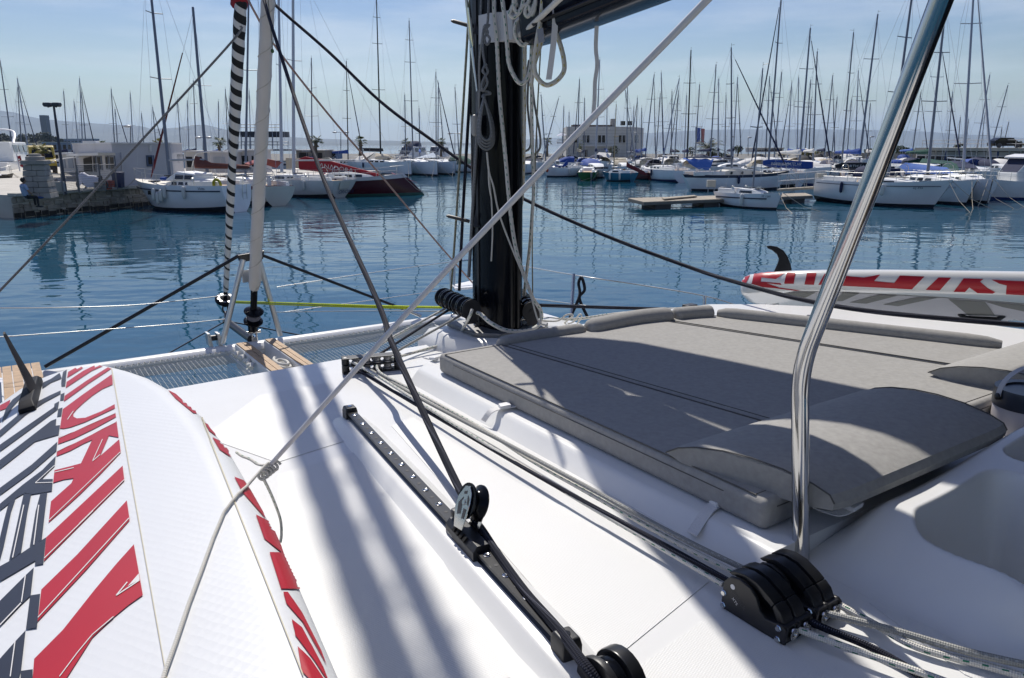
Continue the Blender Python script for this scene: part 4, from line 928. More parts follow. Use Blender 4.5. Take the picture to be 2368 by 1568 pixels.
rope('rope_tail', 'white green-fleck rope tail from the near clutch', pp([(1820, 1443), (1860, 1461), (1979, 1504), (2184, 1575), (2330, 1640)], [.978, .978, .975, .972, .97]), .0072, white_rope, tails)
rope('rope_tail', 'dark navy rope tail beside the white one', pp([(1872, 1432), (1900, 1450), (2020, 1500), (2135, 1568), (2230, 1640)], [.975, .975, .985, .99, .99]), .0078, navy_rope, tails)
rope('rope_tail', 'grey rope tail from the far clutch', pp([(1890, 1404), (1920, 1420), (2061, 1456), (2225, 1504), (2368, 1537), (2480, 1560)], [.978, .976, .972, .970, .965, .96]), .0078, midgrey_rope, tails)
rope('rope_tail', 'white green-fleck rope tail curving beside the grey one', pp([(1922, 1390), (1950, 1404), (2020, 1442), (2122, 1497), (2266, 1536), (2368, 1565), (2480, 1600)], [.976, .976, .980, .985, .985, .98, .98]), .0078, white_rope, tails)

# -------- ropes around the mast
mast_g = 'halyards and rope tails hung at the mast'
def mrope(label, px, r, m, d=3.70, name='halyard', sub=None, dl=None):
    ds = d if isinstance(d, (list, tuple)) else [d] * len(px)
    return rope(name, label, [Qm(x, y, q) for (x, y), q in zip(px, ds)], r, m, mast_g)
mrope('long white green-fleck halyard down the front of the mast to the plate', [(1143, -60), (1143, 31), (1149, 100), (1156, 232), (1169, 365), (1178, 471), (1192, 571), (1212, 637), (1231, 687), (1251, 720), (1248, 747), (1225, 763), (1175, 765), (1135, 747), (1112, 727), (1098, 722)], .0095, white_rope, [3.70] * 9 + [3.72, 3.72, 3.62, 3.52, 3.50, 3.58, 3.64])
mrope('white green-fleck loop hanging in front of the gooseneck', [(1158, -60), (1162, 0), (1168, 46), (1173, 108), (1177, 147), (1190, 178), (1204, 193), (1218, 183), (1227, 155), (1230, 108), (1232, 62), (1225, 0), (1220, -50)], .0095, white_rope, 3.62)
mrope('white yellow-fleck loop hanging widest, under the boom', [(1258, -60), (1255, 0), (1250, 46), (1242, 93), (1236, 139), (1239, 173), (1260, 196), (1283, 190), (1303, 167), (1304, 139), (1295, 101), (1281, 62), (1275, 23), (1277, -40)], .0100, yellow_fleck, 3.42)
mrope('small white coil tucked above the white bracket', [(1206, -30), (1202, 0), (1182, 25), (1179, 34), (1187, 39), (1202, 23), (1213, 0), (1216, -30)], .0085, white_rope, 3.60)
mrope('white rope bundled in several turns at the top of the mast', [(1204, -30), (1184, 18), (1179, 33), (1188, 40), (1204, 24), (1214, -14), (1224, -4), (1214, 26), (1220, 38), (1231, 22), (1238, -14), (1196, -18), (1188, 12), (1197, 30), (1211, 12), (1222, 14), (1230, 34), (1238, 12), (1240, -30)], .0085, white_rope, 3.44)
mrope('yellow-fleck rope running straight down beside the loops from the boom', [(1264, -40), (1261, 30), (1256, 80), (1246, 118), (1236, 150), (1228, 200)], .0085, yellow_fleck, 3.46)
mrope('short white loop across the white bracket', [(1207, 39), (1194, 51), (1190, 74), (1198, 96), (1210, 105), (1222, 93), (1227, 77), (1226, 50), (1216, 38), (1207, 39)], .0085, white_rope, 3.58)
mrope('yellow-fleck halyard straight down the right side of the mast', [(1214, 100), (1213, 200), (1212, 299), (1209, 431), (1201, 504), (1188, 604), (1183, 670), (1188, 710), (1197, 718)], .0090, yellow_fleck, [3.72, 3.74, 3.76, 3.8, 3.82, 3.86, 3.9, 3.92, 3.94])
mrope('black-fleck halyard, outermost straight line right of the mast', [(1229, 130), (1230, 299), (1234, 431), (1231, 490), (1225, 571), (1215, 654), (1211, 705)], .0085, white_rope, [3.7, 3.76, 3.8, 3.82, 3.86, 3.92, 3.96])
mrope('thin white cord crossing the mast low down', [(1126, 352), (1131, 398), (1141, 431), (1156, 500), (1192, 594), (1222, 665), (1244, 740), (1262, 752)], .0042, plain_rope, 3.66, 'cord')
mrope('thin white cord with a loose end on the lower mast', [(1130, 385), (1134, 440), (1137, 470), (1139, 540), (1136, 604)], .0036, plain_rope, 3.67, 'cord')
mrope('second loose white cord end beside the coil', [(1130, 395), (1131, 425), (1135, 452)], .0040, plain_rope, 3.66, 'cord')
mrope('grey braided halyard along the left edge of the mast', [(1116, -60), (1114, 0), (1110, 90), (1107, 200), (1102, 330), (1095, 450), (1090, 540), (1084, 640)], .0085, grey_rope, [3.8] * 5 + [3.84, 3.88, 3.92])
mrope('pale line just inside the grey halyard at the mast edge', [(1119, 60), (1109, 140), (1109, 210), (1107, 260)], .0050, midgrey_rope, 3.76)
coilg = []
for q in range(4):
    w_ = 1 - .14 * q
    coilg += [(1119, 226), (1119 - 13 * w_, 280), (1119 - 12 * w_, 330 - 6 * q), (1126, 346 - 7 * q), (1126 + 16 * w_, 328 - 5 * q), (1126 + 13 * w_, 282), (1121, 230)]
mrope('dark grey rope coil hanging on the front of the mast', coilg, .0056, grey_rope, [3.70 - .012 * (i // 7) for i in range(28)])
mrope('grey rope twisted above the coil', [(1131, -40), (1128, 48), (1121, 60), (1128, 75), (1120, 88), (1126, 103), (1133, 90), (1122, 72), (1132, 58), (1118, 70), (1117, 120), (1121, 148), (1116, 165), (1124, 175), (1118, 195), (1113, 208), (1128, 212), (1134, 217), (1118, 220), (1116, 226)], .0056, grey_rope, 3.68)
mrope('grey twist hanging in a figure of eight on the mast', [(1126, 148), (1117, 160), (1123, 176), (1127, 192), (1118, 208), (1114, 196), (1121, 178), (1128, 166), (1122, 150)], .0056, grey_rope, 3.665)
mrope('dark grey loops hanging behind the mast on the right', [(1223, 139), (1210, 240), (1201, 325), (1212, 349), (1228, 330), (1220, 240), (1226, 160), (1236, 240), (1250, 325), (1240, 355), (1212, 365), (1204, 340)], .0058, midgrey_rope, 4.05)
mrope('black rope stay just left of the mast', [(1096, -60), (1090, 149), (1078, 360), (1069, 520), (1062, 672)], .0080, navy_rope, [3.9, 3.9, 3.92, 3.96, 4.02], 'stay_rope')
mrope('olive-fleck line, leftmost of those beside the mast', [(1090, -60), (1082, 66), (1066, 330), (1054, 520), (1043, 672)], .0060, olive_rope, [3.9, 3.9, 3.95, 3.98, 4.06])
mrope('thin dark halyard hanging from the boom to the right turning blocks', [(1250, 116), (1243, 250), (1236, 420), (1231, 560), (1232, 690)], .0034, olive_rope, [3.7, 3.76, 3.82, 3.88, 3.92])
def webstrip(name, label, px, d, w, m):
    pts = smooth_path([Qm(x, y, d) for x, y in px], 6); b = MB()
    b.loft([[p + Vector((-w / 2, 0, 0)), p + Vector((w / 2, 0, 0)), p + Vector((w / 2, .004, 0)), p + Vector((-w / 2, .004, 0))] for p in pts]); o = b.build(name, m, smooth=50); tag(o, label, 'strap', mast_g); return o
webstrip('webbing_strap', 'flat pale webbing strap hanging from the boom with a cut end', [(1284, -60), (1284, 40), (1281, 90), (1275, 140), (1269, 184)], 3.36, .024, web)
webstrip('webbing_strap', 'narrow twisted strap hanging from the boom against the sky', [(1380, 60), (1378, 110), (1381, 150), (1376, 190), (1375, 230), (1372, 266)], 3.30, .016, web)
b = MB(); b.tube([Qm(1196, 84, 3.70), Qm(1222, 66, 3.52), Qm(1262, 28, 3.36), Qm(1300, -8, 3.2)], .012, n=10); o = b.build('boom_lashing', plain_rope, smooth=60); tag(o, 'thick white lashing running from the gooseneck up along the boom', 'lashing', mast_g)
b = MB(); 
sh_ = thing('shroud_turnbuckle', 'steel rigging screw on the wire at the left of the mast top', 'turnbuckle', Qm(1090, 95, 3.8))
b = MB(); b.tube([Qm(1070, -120, 3.8), Qm(1078, -4, 3.8), Qm(1088, 90, 3.8)], .0075, n=10); b.build('wire', steel_dull, sh_, smooth=60)
b = MB(); b.tube([Qm(1083, 18, 3.8), Qm(1090, 88, 3.8), Qm(1093, 110, 3.8)], [.011, .013, .010], n=12); b.build('terminal', steel, sh_, smooth=60)
b = MB(); b.tube([Qm(1093, 112, 3.8), Qm(1097, 150, 3.79), Qm(1104, 212, 3.77)], [.020, .016, .010], n=10, sq=.6); b.build('fork', steel, sh_, smooth=60)
b = MB(); b.box(Qm(1098, 290, 3.78), (.034, .034, .10), Vector((1, 0, 0)), Vector((0, 1, 0)), UP); o = b.build('halyard_block', mat('worn_block', (.34, .33, .31), .5), bevel=.014); tag(o, 'small pale block tied at the left edge of the mast', 'block')
# loose white line lying right of the mast foot
rope('loose_line', 'white rope lying on deck right of the mast foot', [P(1250, 735, .93), P(1330, 738, .94), P(1420, 726, .95), P(1530, 716, .95), P(1592, 713, .93)], .008, white_rope)
rope('cord', 'thin white cord lying in loops right of the mast foot', [P(1255, 742, .9), P(1290, 742, .9), P(1310, 728, .86), P(1325, 730, .86), P(1305, 748, .93), P(1325, 745, .93), P(1340, 727, .87), P(1345, 733, .88), P(1335, 748, .94)], .0045, plain_rope)
rope('jib_sheet', 'dark sheet stretched right from the mast foot to a black block', [Q(1250, 706, 4.2), Q(1400, 711, 4.6), Q(1590, 716, 5.05)], .010, navy_rope)
rope('furling_rope', 'bright yellow-green rope from the bowsprit drum to the mast foot', [Q(540, 697, 8.62), Q(700, 702, 7.2), Q(850, 707, 5.9), Q(1020, 711, 4.35)], .0075, lime_rope, 'yellow-green lines forward of the mast')
rope('furling_rope', 'second yellow-green rope, just under the first', [Q(540, 700, 8.62), Q(700, 706, 7.2), Q(830, 710, 6.1), Q(960, 713, 4.9)], .0070, lime_rope, 'yellow-green lines forward of the mast')
rope('furling_rope', 'short end of yellow-green rope right of the mast foot', [P(1200, 738, .93), P(1225, 748, .94), P(1245, 755, .95)], .007, lime_rope, 'yellow-green lines forward of the mast')
# sheets and stays across the picture
rope('jib_sheet', 'thick dark sheet slanting down to the steel block on the track', [Q(596, -60, 5.9), Q(628, 60, 5.5), Q(735, 380, 4.35), Q(870, 690, 3.25), Q(905, 790, 2.95), Q(1000, 1000, 2.45), Q(1082, 1172, 2.12)], [.0125, .0125], navy_rope, 'dark headsail sheets')
rope('jib_sheet', 'dark sheet from the block down the track to the foot block', pp([(1094, 1205), (1112, 1222), (1150, 1280), (1215, 1370), (1290, 1455), (1350, 1535), (1388, 1580)], [.925, .935, .945, .945, .94, .935, .955]), .0105, navy_rope, 'dark headsail sheets')
rope('jib_sheet', 'long dark sheet crossing behind the mast to the far side deck', [Q(600, -30, 6.3), Q(640, 15, 6.3), Q(760, 120, 6.2), Q(880, 235, 6.1), Q(1000, 325, 6.0), Q(1090, 388, 5.9), Q(1215, 462, 5.7), Q(1400, 545, 5.4), Q(1600, 620, 5.0), Q(1700, 652, 4.65), Q(1850, 692, 4.2), Q(2000, 718, 3.9), Q(2200, 738, 3.6), Q(2420, 756, 3.4)], .0125, navy_rope, 'dark headsail sheets')
rope('red_fleck_line', 'thin red-fleck line slanting from the headsail head to the far bow', [Q(570, -10, 6.5), Q(590, 30, 6.5), Q(640, 112, 6.7), Q(760, 265, 7.2), Q(880, 405, 7.9), Q(1010, 560, 8.8), Q(1098, 660, 9.5)], .0095, red_rope)
rope('grey_fleck_line', 'grey fleck line slanting from the left edge up to the striped sail', [Q(-60, 735, 6.4), Q(0, 672, 6.45), Q(150, 515, 6.55), Q(350, 300, 6.65), Q(540, 92, 6.75), Q(556, 60, 6.75)], .0100, rope_mat('grey_dark_fleck_rope', (.22, .22, .22), (.04, .04, .04), dash=40))
rope('signal_line', 'thin cord hanging beside the upper genoa roll', [Q(618, -20, 6.1), Q(630, 110, 6.15), Q(630, 118, 6.15)], .004, olive_rope, cat='cord')
b = MB(); b.ell(Q(630, 118, 6.15), (.014, .014, .018), 8, 6); b.build('knot', olive_rope, bpy.data.objects['signal_line'], smooth=60)
rope('black_lashing', 'black cord knotted round the far lifeline stanchion', [Q(1318, 735, 5.8), Q(1340, 685, 5.85), Q(1338, 655, 5.9), Q(1345, 642, 5.9), Q(1352, 670, 5.86), Q(1340, 690, 5.85), Q(1358, 732, 5.8)], .012, blackcl, cat='cord')

# white line from overhead, tied across the near paddle board
KN = P(626, 1074, .70)
rope('white_stay', 'white plastic-coated line slanting across the picture to a knot', [Q(1700, -70, 1.22), Q(1635, 0, 1.24), Q(1300, 345, 1.40), Q(1000, 660, 1.52), Q(800, 880, 1.58), KN], [.0068, .0052], mat('white_coated_wire', (.60, .59, .59), .35))
def onb(x, y, up=.004):
    d_ = ray(x, y).normalized(); h = LB.ray_cast(Vector((0, 0, EYE)), d_); return h[0] + h[1] * (up if h[1].dot(d_) < 0 else -up) if h[0] else P(x, y, .70)
tpx = [(575, 1120), (548, 1150), (520, 1190), (495, 1250), (470, 1320), (440, 1400), (410, 1490), (385, 1560), (366, 1625)]
tl = [KN, KN + Vector((-.005, -.01, .006))]
for q in range(len(tpx) - 1):
    for w_ in range(5): t_ = w_ / 5; tl.append(onb(tpx[q][0] + (tpx[q + 1][0] - tpx[q][0]) * t_, tpx[q][1] + (tpx[q + 1][1] - tpx[q][1]) * t_, .006))
rope('tie_line', 'thin white tie line running from the knot over the near paddle board', tl, .0031, plain_rope, k=3)
rope('tie_line', 'loose white end looping from the knot down beside the board', [KN, P(606, 1104, .74), P(612, 1112, .76), P(632, 1155, .86), P(648, 1200, .93), P(651, 1235, .96), P(648, 1255, .975)], .0036, white_rope)
rope('tie_line', 'short white end sticking out from the knot to the left', [KN, P(600, 1075, .73), P(578, 1062, .73), P(560, 1055, .735), P(547, 1046, .74)], .0034, white_rope)
kn = []
for i in range(40):
    a = i * .8; kn.append(KN + Vector((.010 * math.cos(a) - .0008 * i + .012, -.0003 * i, .010 * math.sin(a) - .0006 * i)))
rope('knot', 'white knot where the slanting line meets the tie lines', kn, .0034, plain_rope, cat='knot', k=2)

# car on the track with its steel block
cc = P(1082, 1262, .975); cpos = T0 + td * (cc - T0).dot(td) + UP * .0
car = thing('track_car', 'black sliding car with a steel sheet block on the deck track', 'track car', cpos)
def tc_(a, q, z): return cpos + td * a + tn * q + UP * z
b = MB(); sec = [(-.027, -.012), (-.027, .022), (-.015, .036), (.015, .036), (.027, .022), (.027, -.012)]
b.loft([[tc_(a, q, z) for q, z in sec] for a in (-.085, .085)]); b.build('body', black_pl, car, bevel=.002)
for s in (-1, 1):
    b = MB(); b.box(tc_(0, s * .0275, -.004), (.168, .0012, .002), td, tn, UP); b.build('red_line', mat('red_line', (.4, .03, .03), .5), car)
for i in range(4):
    for s in (-1, 1):
        b = MB(); b.box(tc_(-.030 + i * .020, s * .0215, .0295), (.011, .015, .010), td, (tn * .7 - UP * .7 * s).normalized(), (tn * s * .7 + UP * .7).normalized()); b.build('slot', mat('slot_black', (.003, .003, .003), .9), car)
b = MB(); side = -tn if (-tn).dot(Vector((-1, -1, 0))) > 0 else tn
b.text('HARKEN', tc_(-.078, 0, 0) + side * .0278 + UP * .002, td if side.cross(td).z * 0 + td.cross(UP).dot(side) > 0 else -td, UP, .010, .0006); b.build('lettering', white_pl, car)
b = MB(); b.lathe([(.006, 0), (.006, .008), (.015, .009), (.016, .024), (.012, .027), (.004, .028)], tc_(-.072, .0, .034), UP, 9); b.build('pin_knob', black_pl, car, smooth=30)
# block: tilted towards the sheet
bu = (Q(1000, 1000, 2.45) - tc_(0, 0, .05)).normalized(); bu = (UP * .75 + tn * (.30 if tn.x > 0 else -.30) + td * -.15).normalized()
bx = td - bu * td.dot(bu); bx.normalize(); by = bu.cross(bx)
bc = tc_(-.012, 0, .036) + bu * .062
R_ = .046; b = MB(); b.lathe([(R_ * .3, -.020), (R_, -.020), (R_, -.016), (R_ * .72, -.006), (R_ * .66, 0), (R_ * .72, .006), (R_, .016), (R_, .020), (R_ * .3, .020)], bc + bu * .004, by, 30); b.build('sheave', black_gl, car, smooth=40)
for s in (-1, 1):
    b = MB(); out = [(-.012, .040), (.010, .042), (.026, .026), (.030, .004), (.028, -.030), (.022, -.066), (-.022, -.066), (-.040, -.018), (-.036, .010)]
    c = bc + by * (s * .0225); holes = []
    b.prism([c + bx * a + bu * z for a, z in out], by * (.0022 * s)); ck = b.build('cheek', steel, car, bevel=.0008, seg=1)
    for q in ([(-.026, -.006), (-.008, .012), (-.004, -.030), (-.020, -.034)], [(.006, -.014), (.020, -.014), (.018, -.038), (.006, -.040)], [(.012, .020), (.022, .012), (.024, -.004), (.016, -.002)], [(-.010, .026), (.004, .030), (.004, .022), (-.008, .019)]):
        b = MB(); b.prism([c + by * (.0024 * s) + bx * a + bu * z for a, z in q], by * (.0006 * s)); b.build('cutout', mat('cutout_dark', (.05, .05, .055), .4), car)
    b = MB(); b.lathe([(.007, 0), (.007, .0022), (.003, .0022)], c + by * (.0022 * s), by * s, 12); b.build('axle', steel, car, smooth=30)
# sheet added out of view: throws the second shade band on cushions and coaming
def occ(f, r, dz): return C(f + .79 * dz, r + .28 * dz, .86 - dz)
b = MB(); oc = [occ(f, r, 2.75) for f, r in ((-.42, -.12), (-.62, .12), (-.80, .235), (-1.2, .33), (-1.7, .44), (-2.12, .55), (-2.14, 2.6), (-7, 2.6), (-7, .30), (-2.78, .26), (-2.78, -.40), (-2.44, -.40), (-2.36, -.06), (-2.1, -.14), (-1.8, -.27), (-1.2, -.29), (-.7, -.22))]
b.prism(oc, (0, 0, .02)); o = b.build('added_shade_sheet', blackcl); tag(o, 'unseen dark sheet added above the far side of the sun pad for shade', 'awning')
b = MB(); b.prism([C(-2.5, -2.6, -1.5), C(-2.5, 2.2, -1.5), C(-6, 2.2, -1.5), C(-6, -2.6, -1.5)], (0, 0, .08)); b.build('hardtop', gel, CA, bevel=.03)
b = MB(); b.prism([Vector((2.95, 3.4, 2.7)), Vector((2.6, -2.2, 2.7)), Vector((2.6, -2.2, 5.6)), Vector((2.95, 3.4, 5.6))], (.02, 0, 0)); o = b.build('added_dark_panel', blackcl); tag(o, 'unseen black panel added on the far side for the guard pole to reflect', 'reflection panel')  # out-of-view panel added to put a dark reflection in the guard pole
# ================================================================== the marina
def lerp(a, b, t): return a + (b - a) * t
def hb(t, stern=.72):
    pts = [(0, stern), (.2, .90), (.42, 1), (.62, .95), (.78, .74), (.9, .42), (.97, .15), (1, .02)]
    for i in range(len(pts) - 1):
        if pts[i][0] <= t <= pts[i + 1][0]:
            k = (t - pts[i][0]) / (pts[i + 1][0] - pts[i][0]); return lerp(pts[i][1], pts[i + 1][1], k)
    return .02
def hull_parts(root, L, B, fb, m_hull, m_anti, m_stripe=None, rake=.6, srake=.25, stern=.72, deckm=None, sheer=.22, n=13, pointed_stern=False):
    fr = [(1.0, 1.0), (.82, .993), (.45, .965), (.12, .87), (-.02, .79), (-.25, .5), (-.34, .0)]
    b = MB(); rings = []; edge = []
    for i in range(n):
        t = (i / (n - 1)) ** .9; w = B / 2 * hb(t, stern)
        if pointed_stern: w = B / 2 * min(hb(t), math.sin(min(1, t * 2.6 + .08) * math.pi / 2))
        zs = fb * (1 + sheer * (t - .35) ** 2 * 2.2 * (1 if t > .35 else .5)); ring = []
        for zf, k in fr:
            st_ = (1 - t) ** 4 * (0 if pointed_stern else 1); k = k * (1 - st_ * (1 - max(zf, -.2)) ** 1.4 * .25)
            z = zs * zf if zf > 0 else fb * zf * .9
            z += st_ * fb * .17 * (1 - max(zf, 0)) ** 2
            x = -L / 2 + L * t - rake * (1 - max(zf, 0)) * t ** 3 * (1.0) + srake * (1 - max(zf, 0)) * (1 - t) ** 5
            narrow = 1 - (1 - max(zf, -.2)) * .55 * t ** 4
            ring.append(Vector((x, w * k * max(narrow, .1), z)))
        full = ring + [Vector((p.x, -p.y, p.z)) for p in ring[-2::-1]]
        rings.append(full); edge.append((ring[0], full[-1]))
    m_ = len(rings[0]); base = len(b.v)
    for g in rings: b.v += g
    for i in range(n - 1):
        for k in range(m_ - 1):
            kk = min(k, m_ - 2 - k); b.f.append([base + i * m_ + k, base + (i + 1) * m_ + k, base + (i + 1) * m_ + k + 1, base + i * m_ + k + 1]); b.mi.append(2 if kk == 0 else (1 if kk >= 3 else 0))
    b.f.append([base + k for k in range(m_)]); b.mi.append(0)
    h = b.build('hull', [m_hull, m_anti, m_stripe or m_hull], root, smooth=45)
    b = MB(); ins = .04
    for i in range(n - 1):
        a, c = edge[i], edge[i + 1]
        b.add([a[0] + Vector((0, -ins * .5, -ins)), c[0] + Vector((0, -ins * .5, -ins)), c[1] + Vector((0, ins * .5, -ins)), a[1] + Vector((0, ins * .5, -ins))], [(0, 1, 2, 3)])
    b.build('deck', deckm or white_deck, root)
    return edge
def zsheer(fb, t, sheer=.22): return fb * (1 + sheer * (t - .35) ** 2 * 2.2 * (1 if t > .35 else .5))
def cabin(root, L, B, fb, x0, x1, wid, hgt, m_top, windows=3, wm=None, port=False):
    rings = []
    for t, k, hk in ((0, .95, .0), (.02, .93, .8), (.12, .92, 1), (.55, .85, .92), (.85, .66, .55), (1, .5, .02)):
        x = lerp(x0, x1, t); w = wid / 2 * k; z0 = fb * .94; z1 = z0 + hgt * hk + .03
        rings.append([(x, w, z0), (x, w * .88, z1), (x, w * .5, z1 + .04 * hk), (x, -w * .5, z1 + .04 * hk), (x, -w * .88, z1), (x, -w, z0)])
    b = MB(); b.loft(rings); cb = b.build('cabin', m_top, root, smooth=35)
    for s in (-1, 1):
        for i in range(windows):
            ta = .14 + .6 * i / max(windows, 1); tb = ta + .6 / max(windows, 1) * .78; xa, xb = lerp(x0, x1, ta), lerp(x0, x1, tb)
            def yy(t, q): k = lerp(.92, .85, (t - .12) / .43); return s * wid / 2 * k * lerp(1, .88, q) + s * .012
            za, zb = fb * .94 + hgt * .28, fb * .94 + hgt * .74
            b = MB(); b.prism([Vector((xa, yy(ta, .3), za)), Vector((xb, yy(tb, .3), za)), Vector((xb - .02, yy(tb, .75), zb)), Vector((xa + .06, yy(ta, .75), zb))], (0, -s * .02, 0)); b.build('window', wm or dark_glass, cb)
    return cb
def stick(name, a, c, r, m, root, n=5, r2=None, sm=60):
    b = MB(); b.tube([a, c], [r, r2 if r2 is not None else r], n=n); return b.build(name, m, root, smooth=sm)
def sailcover(root, xm, zb, ln, m, hgt=.34, name='sail_cover', rise=.5, flat=False):
    rings = []
    for t, k in ((-.012, .25), (0, .8), (.04, 1), (.3, .85), (.7, .62), (.97, .42), (1, .1)):
        x = xm - ln * t; hh = hgt * k * (1 + rise * max(0, .12 - t) * 6); w = .13 * k + .03
        rings.append([(x, w, zb - .05), (x, w * 1.1, zb + hh * .4), (x, 0, zb + hh), (x, -w * 1.1, zb + hh * .4), (x, -w, zb - .05), (x, 0, zb - .12)])
    b = MB(); b.loft(rings); return b.build(name, m, root, smooth=60)
def rig(root, L, B, fb, xm, top, zm, mm, spreaders=2, cover=None, furl=None, boomm=None, r=.085, boomlen=None, lean=None, thin=.009, coverh=.34, sw=.9):
    """mast, boom and wires; top is the masthead in the boat's own frame"""
    base = Vector((xm, 0, zm)); top = Vector(top); H_ = (top - base).length
    stick('mast', base, top, r, mm, root, 8, r * .62)
    for k in range(spreaders):
        p = base.lerp(top, (.42, .70, .86)[k] if spreaders > 1 else .5); s = B * .30 * sw * (1 - .22 * k); b = MB(); b.tube([p + Vector((-.12, s, .04)), p, p + Vector((-.12, -s, .04))], .030, n=5); b.build('spreader', mm, root)
    bow, st = Vector((L / 2 - .15, 0, zsheer(fb, 1))), Vector((-L / 2 + .15, 0, fb))
    hp = base.lerp(top, .97)
    if furl: 
        b = MB(); b.tube([bow.lerp(hp, .05), bow.lerp(hp, .10), bow.lerp(hp, .5), bow.lerp(hp, .93)], [.03, .075, .062, .03], n=7); b.build('furled_headsail', furl, root, smooth=60)
    stick('forestay', bow, hp, thin, wire, root, 4); stick('backstay', st, top, thin, wire, root, 4)
    for s in (-1, 1):
        ch = Vector((xm - .15, s * B * .46, fb)); 
        b = MB(); pts = [ch] + [base.lerp(top, (.42, .70, .86)[k] if spreaders > 1 else .5) + Vector((-.12, s * B * .30 * sw * (1 - .22 * k), .04)) for k in range(spreaders)] + [hp]
        b.tube(pts, thin, n=4); b.build('shroud', wire, root)
    bl = boomlen or L * .36; zb = zm + .95
    if boomm is not False: stick('boom', Vector((xm - .1, 0, zb)), Vector((xm - bl, 0, zb + .05)), .06, boomm or mm, root, 6)
    if cover: sailcover(root, xm - .02, zb + .06, bl * .97, cover, coverh)
    b = MB(); b.tube([top, top + Vector((.0, 0, .35))], .012, n=4); b.tube([top + Vector((.0, 0, .2)), top + Vector((.35, .05, .24))], .012, n=4); b.build('wind_vane', black_pl, root)
    return zb
def rails(root, L, B, fb, n=6, h=.58, a=.06, c=.94):
    for s in (-1, 1):
        tops = []
        for i in range(n):
            t = lerp(a, c, i / (n - 1)); p = Vector((-L / 2 + L * t, s * B / 2 * hb(t) * .96, zsheer(fb, t) - .02)); q = p + Vector((0, 0, h)); tops.append(q)
            stick('stanchion', p, q, .014, steel_dull, root, 5)
        for k in (1, .52):
            b = MB(); b.tube([q - Vector((0, 0, h * (1 - k))) for q in tops], .007, n=4); b.build('guard_wire', wire, root)
    bw = [Vector((-L / 2 + L * .88, s * B / 2 * hb(.88) * .96, zsheer(fb, .9) + h)) for s in (-1, 1)]; tip = Vector((L / 2 + .02, 0, zsheer(fb, 1) + h))
    b = MB(); b.tube(smooth_path([bw[0], tip + Vector((-.1, -.12, 0)), tip + Vector((-.1, .12, 0)), bw[1]], 4), .016, n=5); b.build('pulpit', steel_dull, root, smooth=60)
    ps = [Vector((-L / 2 + L * .1, s * B / 2 * hb(.1) * .95, fb + h)) for s in (-1, 1)]
    b = MB(); b.tube(smooth_path([ps[0], Vector((-L / 2 + .05, -B * .3, fb + h)), Vector((-L / 2 + .05, B * .3, fb + h)), ps[1]], 4), .016, n=5); b.build('pushpit', steel_dull, root, smooth=60)
def cockpit(root, L, B, fb, x0, x1, wheel=True, m=None):
    for s in (-1, 1):
        b = MB(); b.box((lerp(x0, x1, .5), s * B * .30, fb + .10), (abs(x1 - x0), .22, .30)); b.build('coaming', m or white_deck, root, bevel=.04)
    b = MB(); b.box((lerp(x0, x1, .5), 0, fb - .02), (abs(x1 - x0) * .95, B * .44, .03)); b.build('cockpit_floor', teak, root)
    if wheel:
        b = MB(); c = Vector((lerp(x0, x1, .3), 0, fb + .62)); b.tube([c + Vector((.04 * math.sin(a), .40 * math.cos(a), .40 * math.sin(a))) for a in [i * math.pi / 12 for i in range(25)]], .018, n=5); w = b.build('wheel', steel_dull, root, smooth=60)
        b = MB(); b.box(c - Vector((.1, 0, .32)), (.18, .22, .62)); b.build('binnacle', white_pl, root, bevel=.03)
def hood(root, x0, x1, w, z0, h, m, name='spray_hood', aft=None):
    rings = []
    for t, k, q in ((0, 1, 1), (.5, .98, .96), (.85, .9, .55), (1, .8, .05)):
        x = lerp(x0, x1, t); ring = [(x, w / 2 * k * math.cos(a), z0 + h * q * math.sin(a) ** .7 if math.sin(a) > 0 else z0) for a in [math.pi * i / 8 for i in range(9)]]; rings.append(ring)
    b = MB(); b.loft(rings, cap=False, closed=False); b.loft([[Vector(p) - Vector((0, 0, .02)) for p in g] for g in rings], cap=False, closed=False); return b.build(name, m, root, smooth=60)
def fender(root, p, m=None, s=1):
    b = MB(); b.lathe([(.02, 0), (.10 * s, .06), (.12 * s, .2), (.12 * s, .5), (.10 * s, .62), (.03, .70)], Vector(p) - Vector((0, 0, .6)), UP, 10); b.build('fender', m or mat('fender_white', (.60, .60, .56), .5), root, smooth=60)
def boat_root(name, label, cat_, stern, bow, group=None):
    d = Vector((bow.x - stern.x, bow.y - stern.y, 0)); c = (Vector((bow.x, bow.y, 0)) + Vector((stern.x, stern.y, 0))) / 2
    t = thing(name, label, cat_, c, group, math.atan2(d.y, d.x)); bpy.context.view_layer.update(); return t, d.length
def loc(root, p):
    M = Matrix.Translation(root.location) @ Matrix.Rotation(root.rotation_euler.z, 4, 'Z'); return M.inverted() @ Vector(p)
def wl(x, y): return P(x, y, EYE)
def mast_of(root, bx, by, tx, ty, zm, ext=0):
    d = root.location.y / CP if False else (root.location - Vector((0, 0, EYE))).dot(Vector((0, CP, -SP)))
    a, c = loc(root, Q(bx, by, d)), loc(root, Q(tx, ty, d)); k = (zm - a.z) / (c.z - a.z) if abs(c.z - a.z) > 1e-4 else 0
    base = a + (c - a) * k; top = c + (c - a) * ext
    return base, top
def fixrig(root, base, top, *a, **k):
    """wires run from the boat's own centre line; a heeled masthead is allowed"""
    return base.x, (top.x, top.y, top.z)
MAIN = 'sailing boats moored in the front rows'
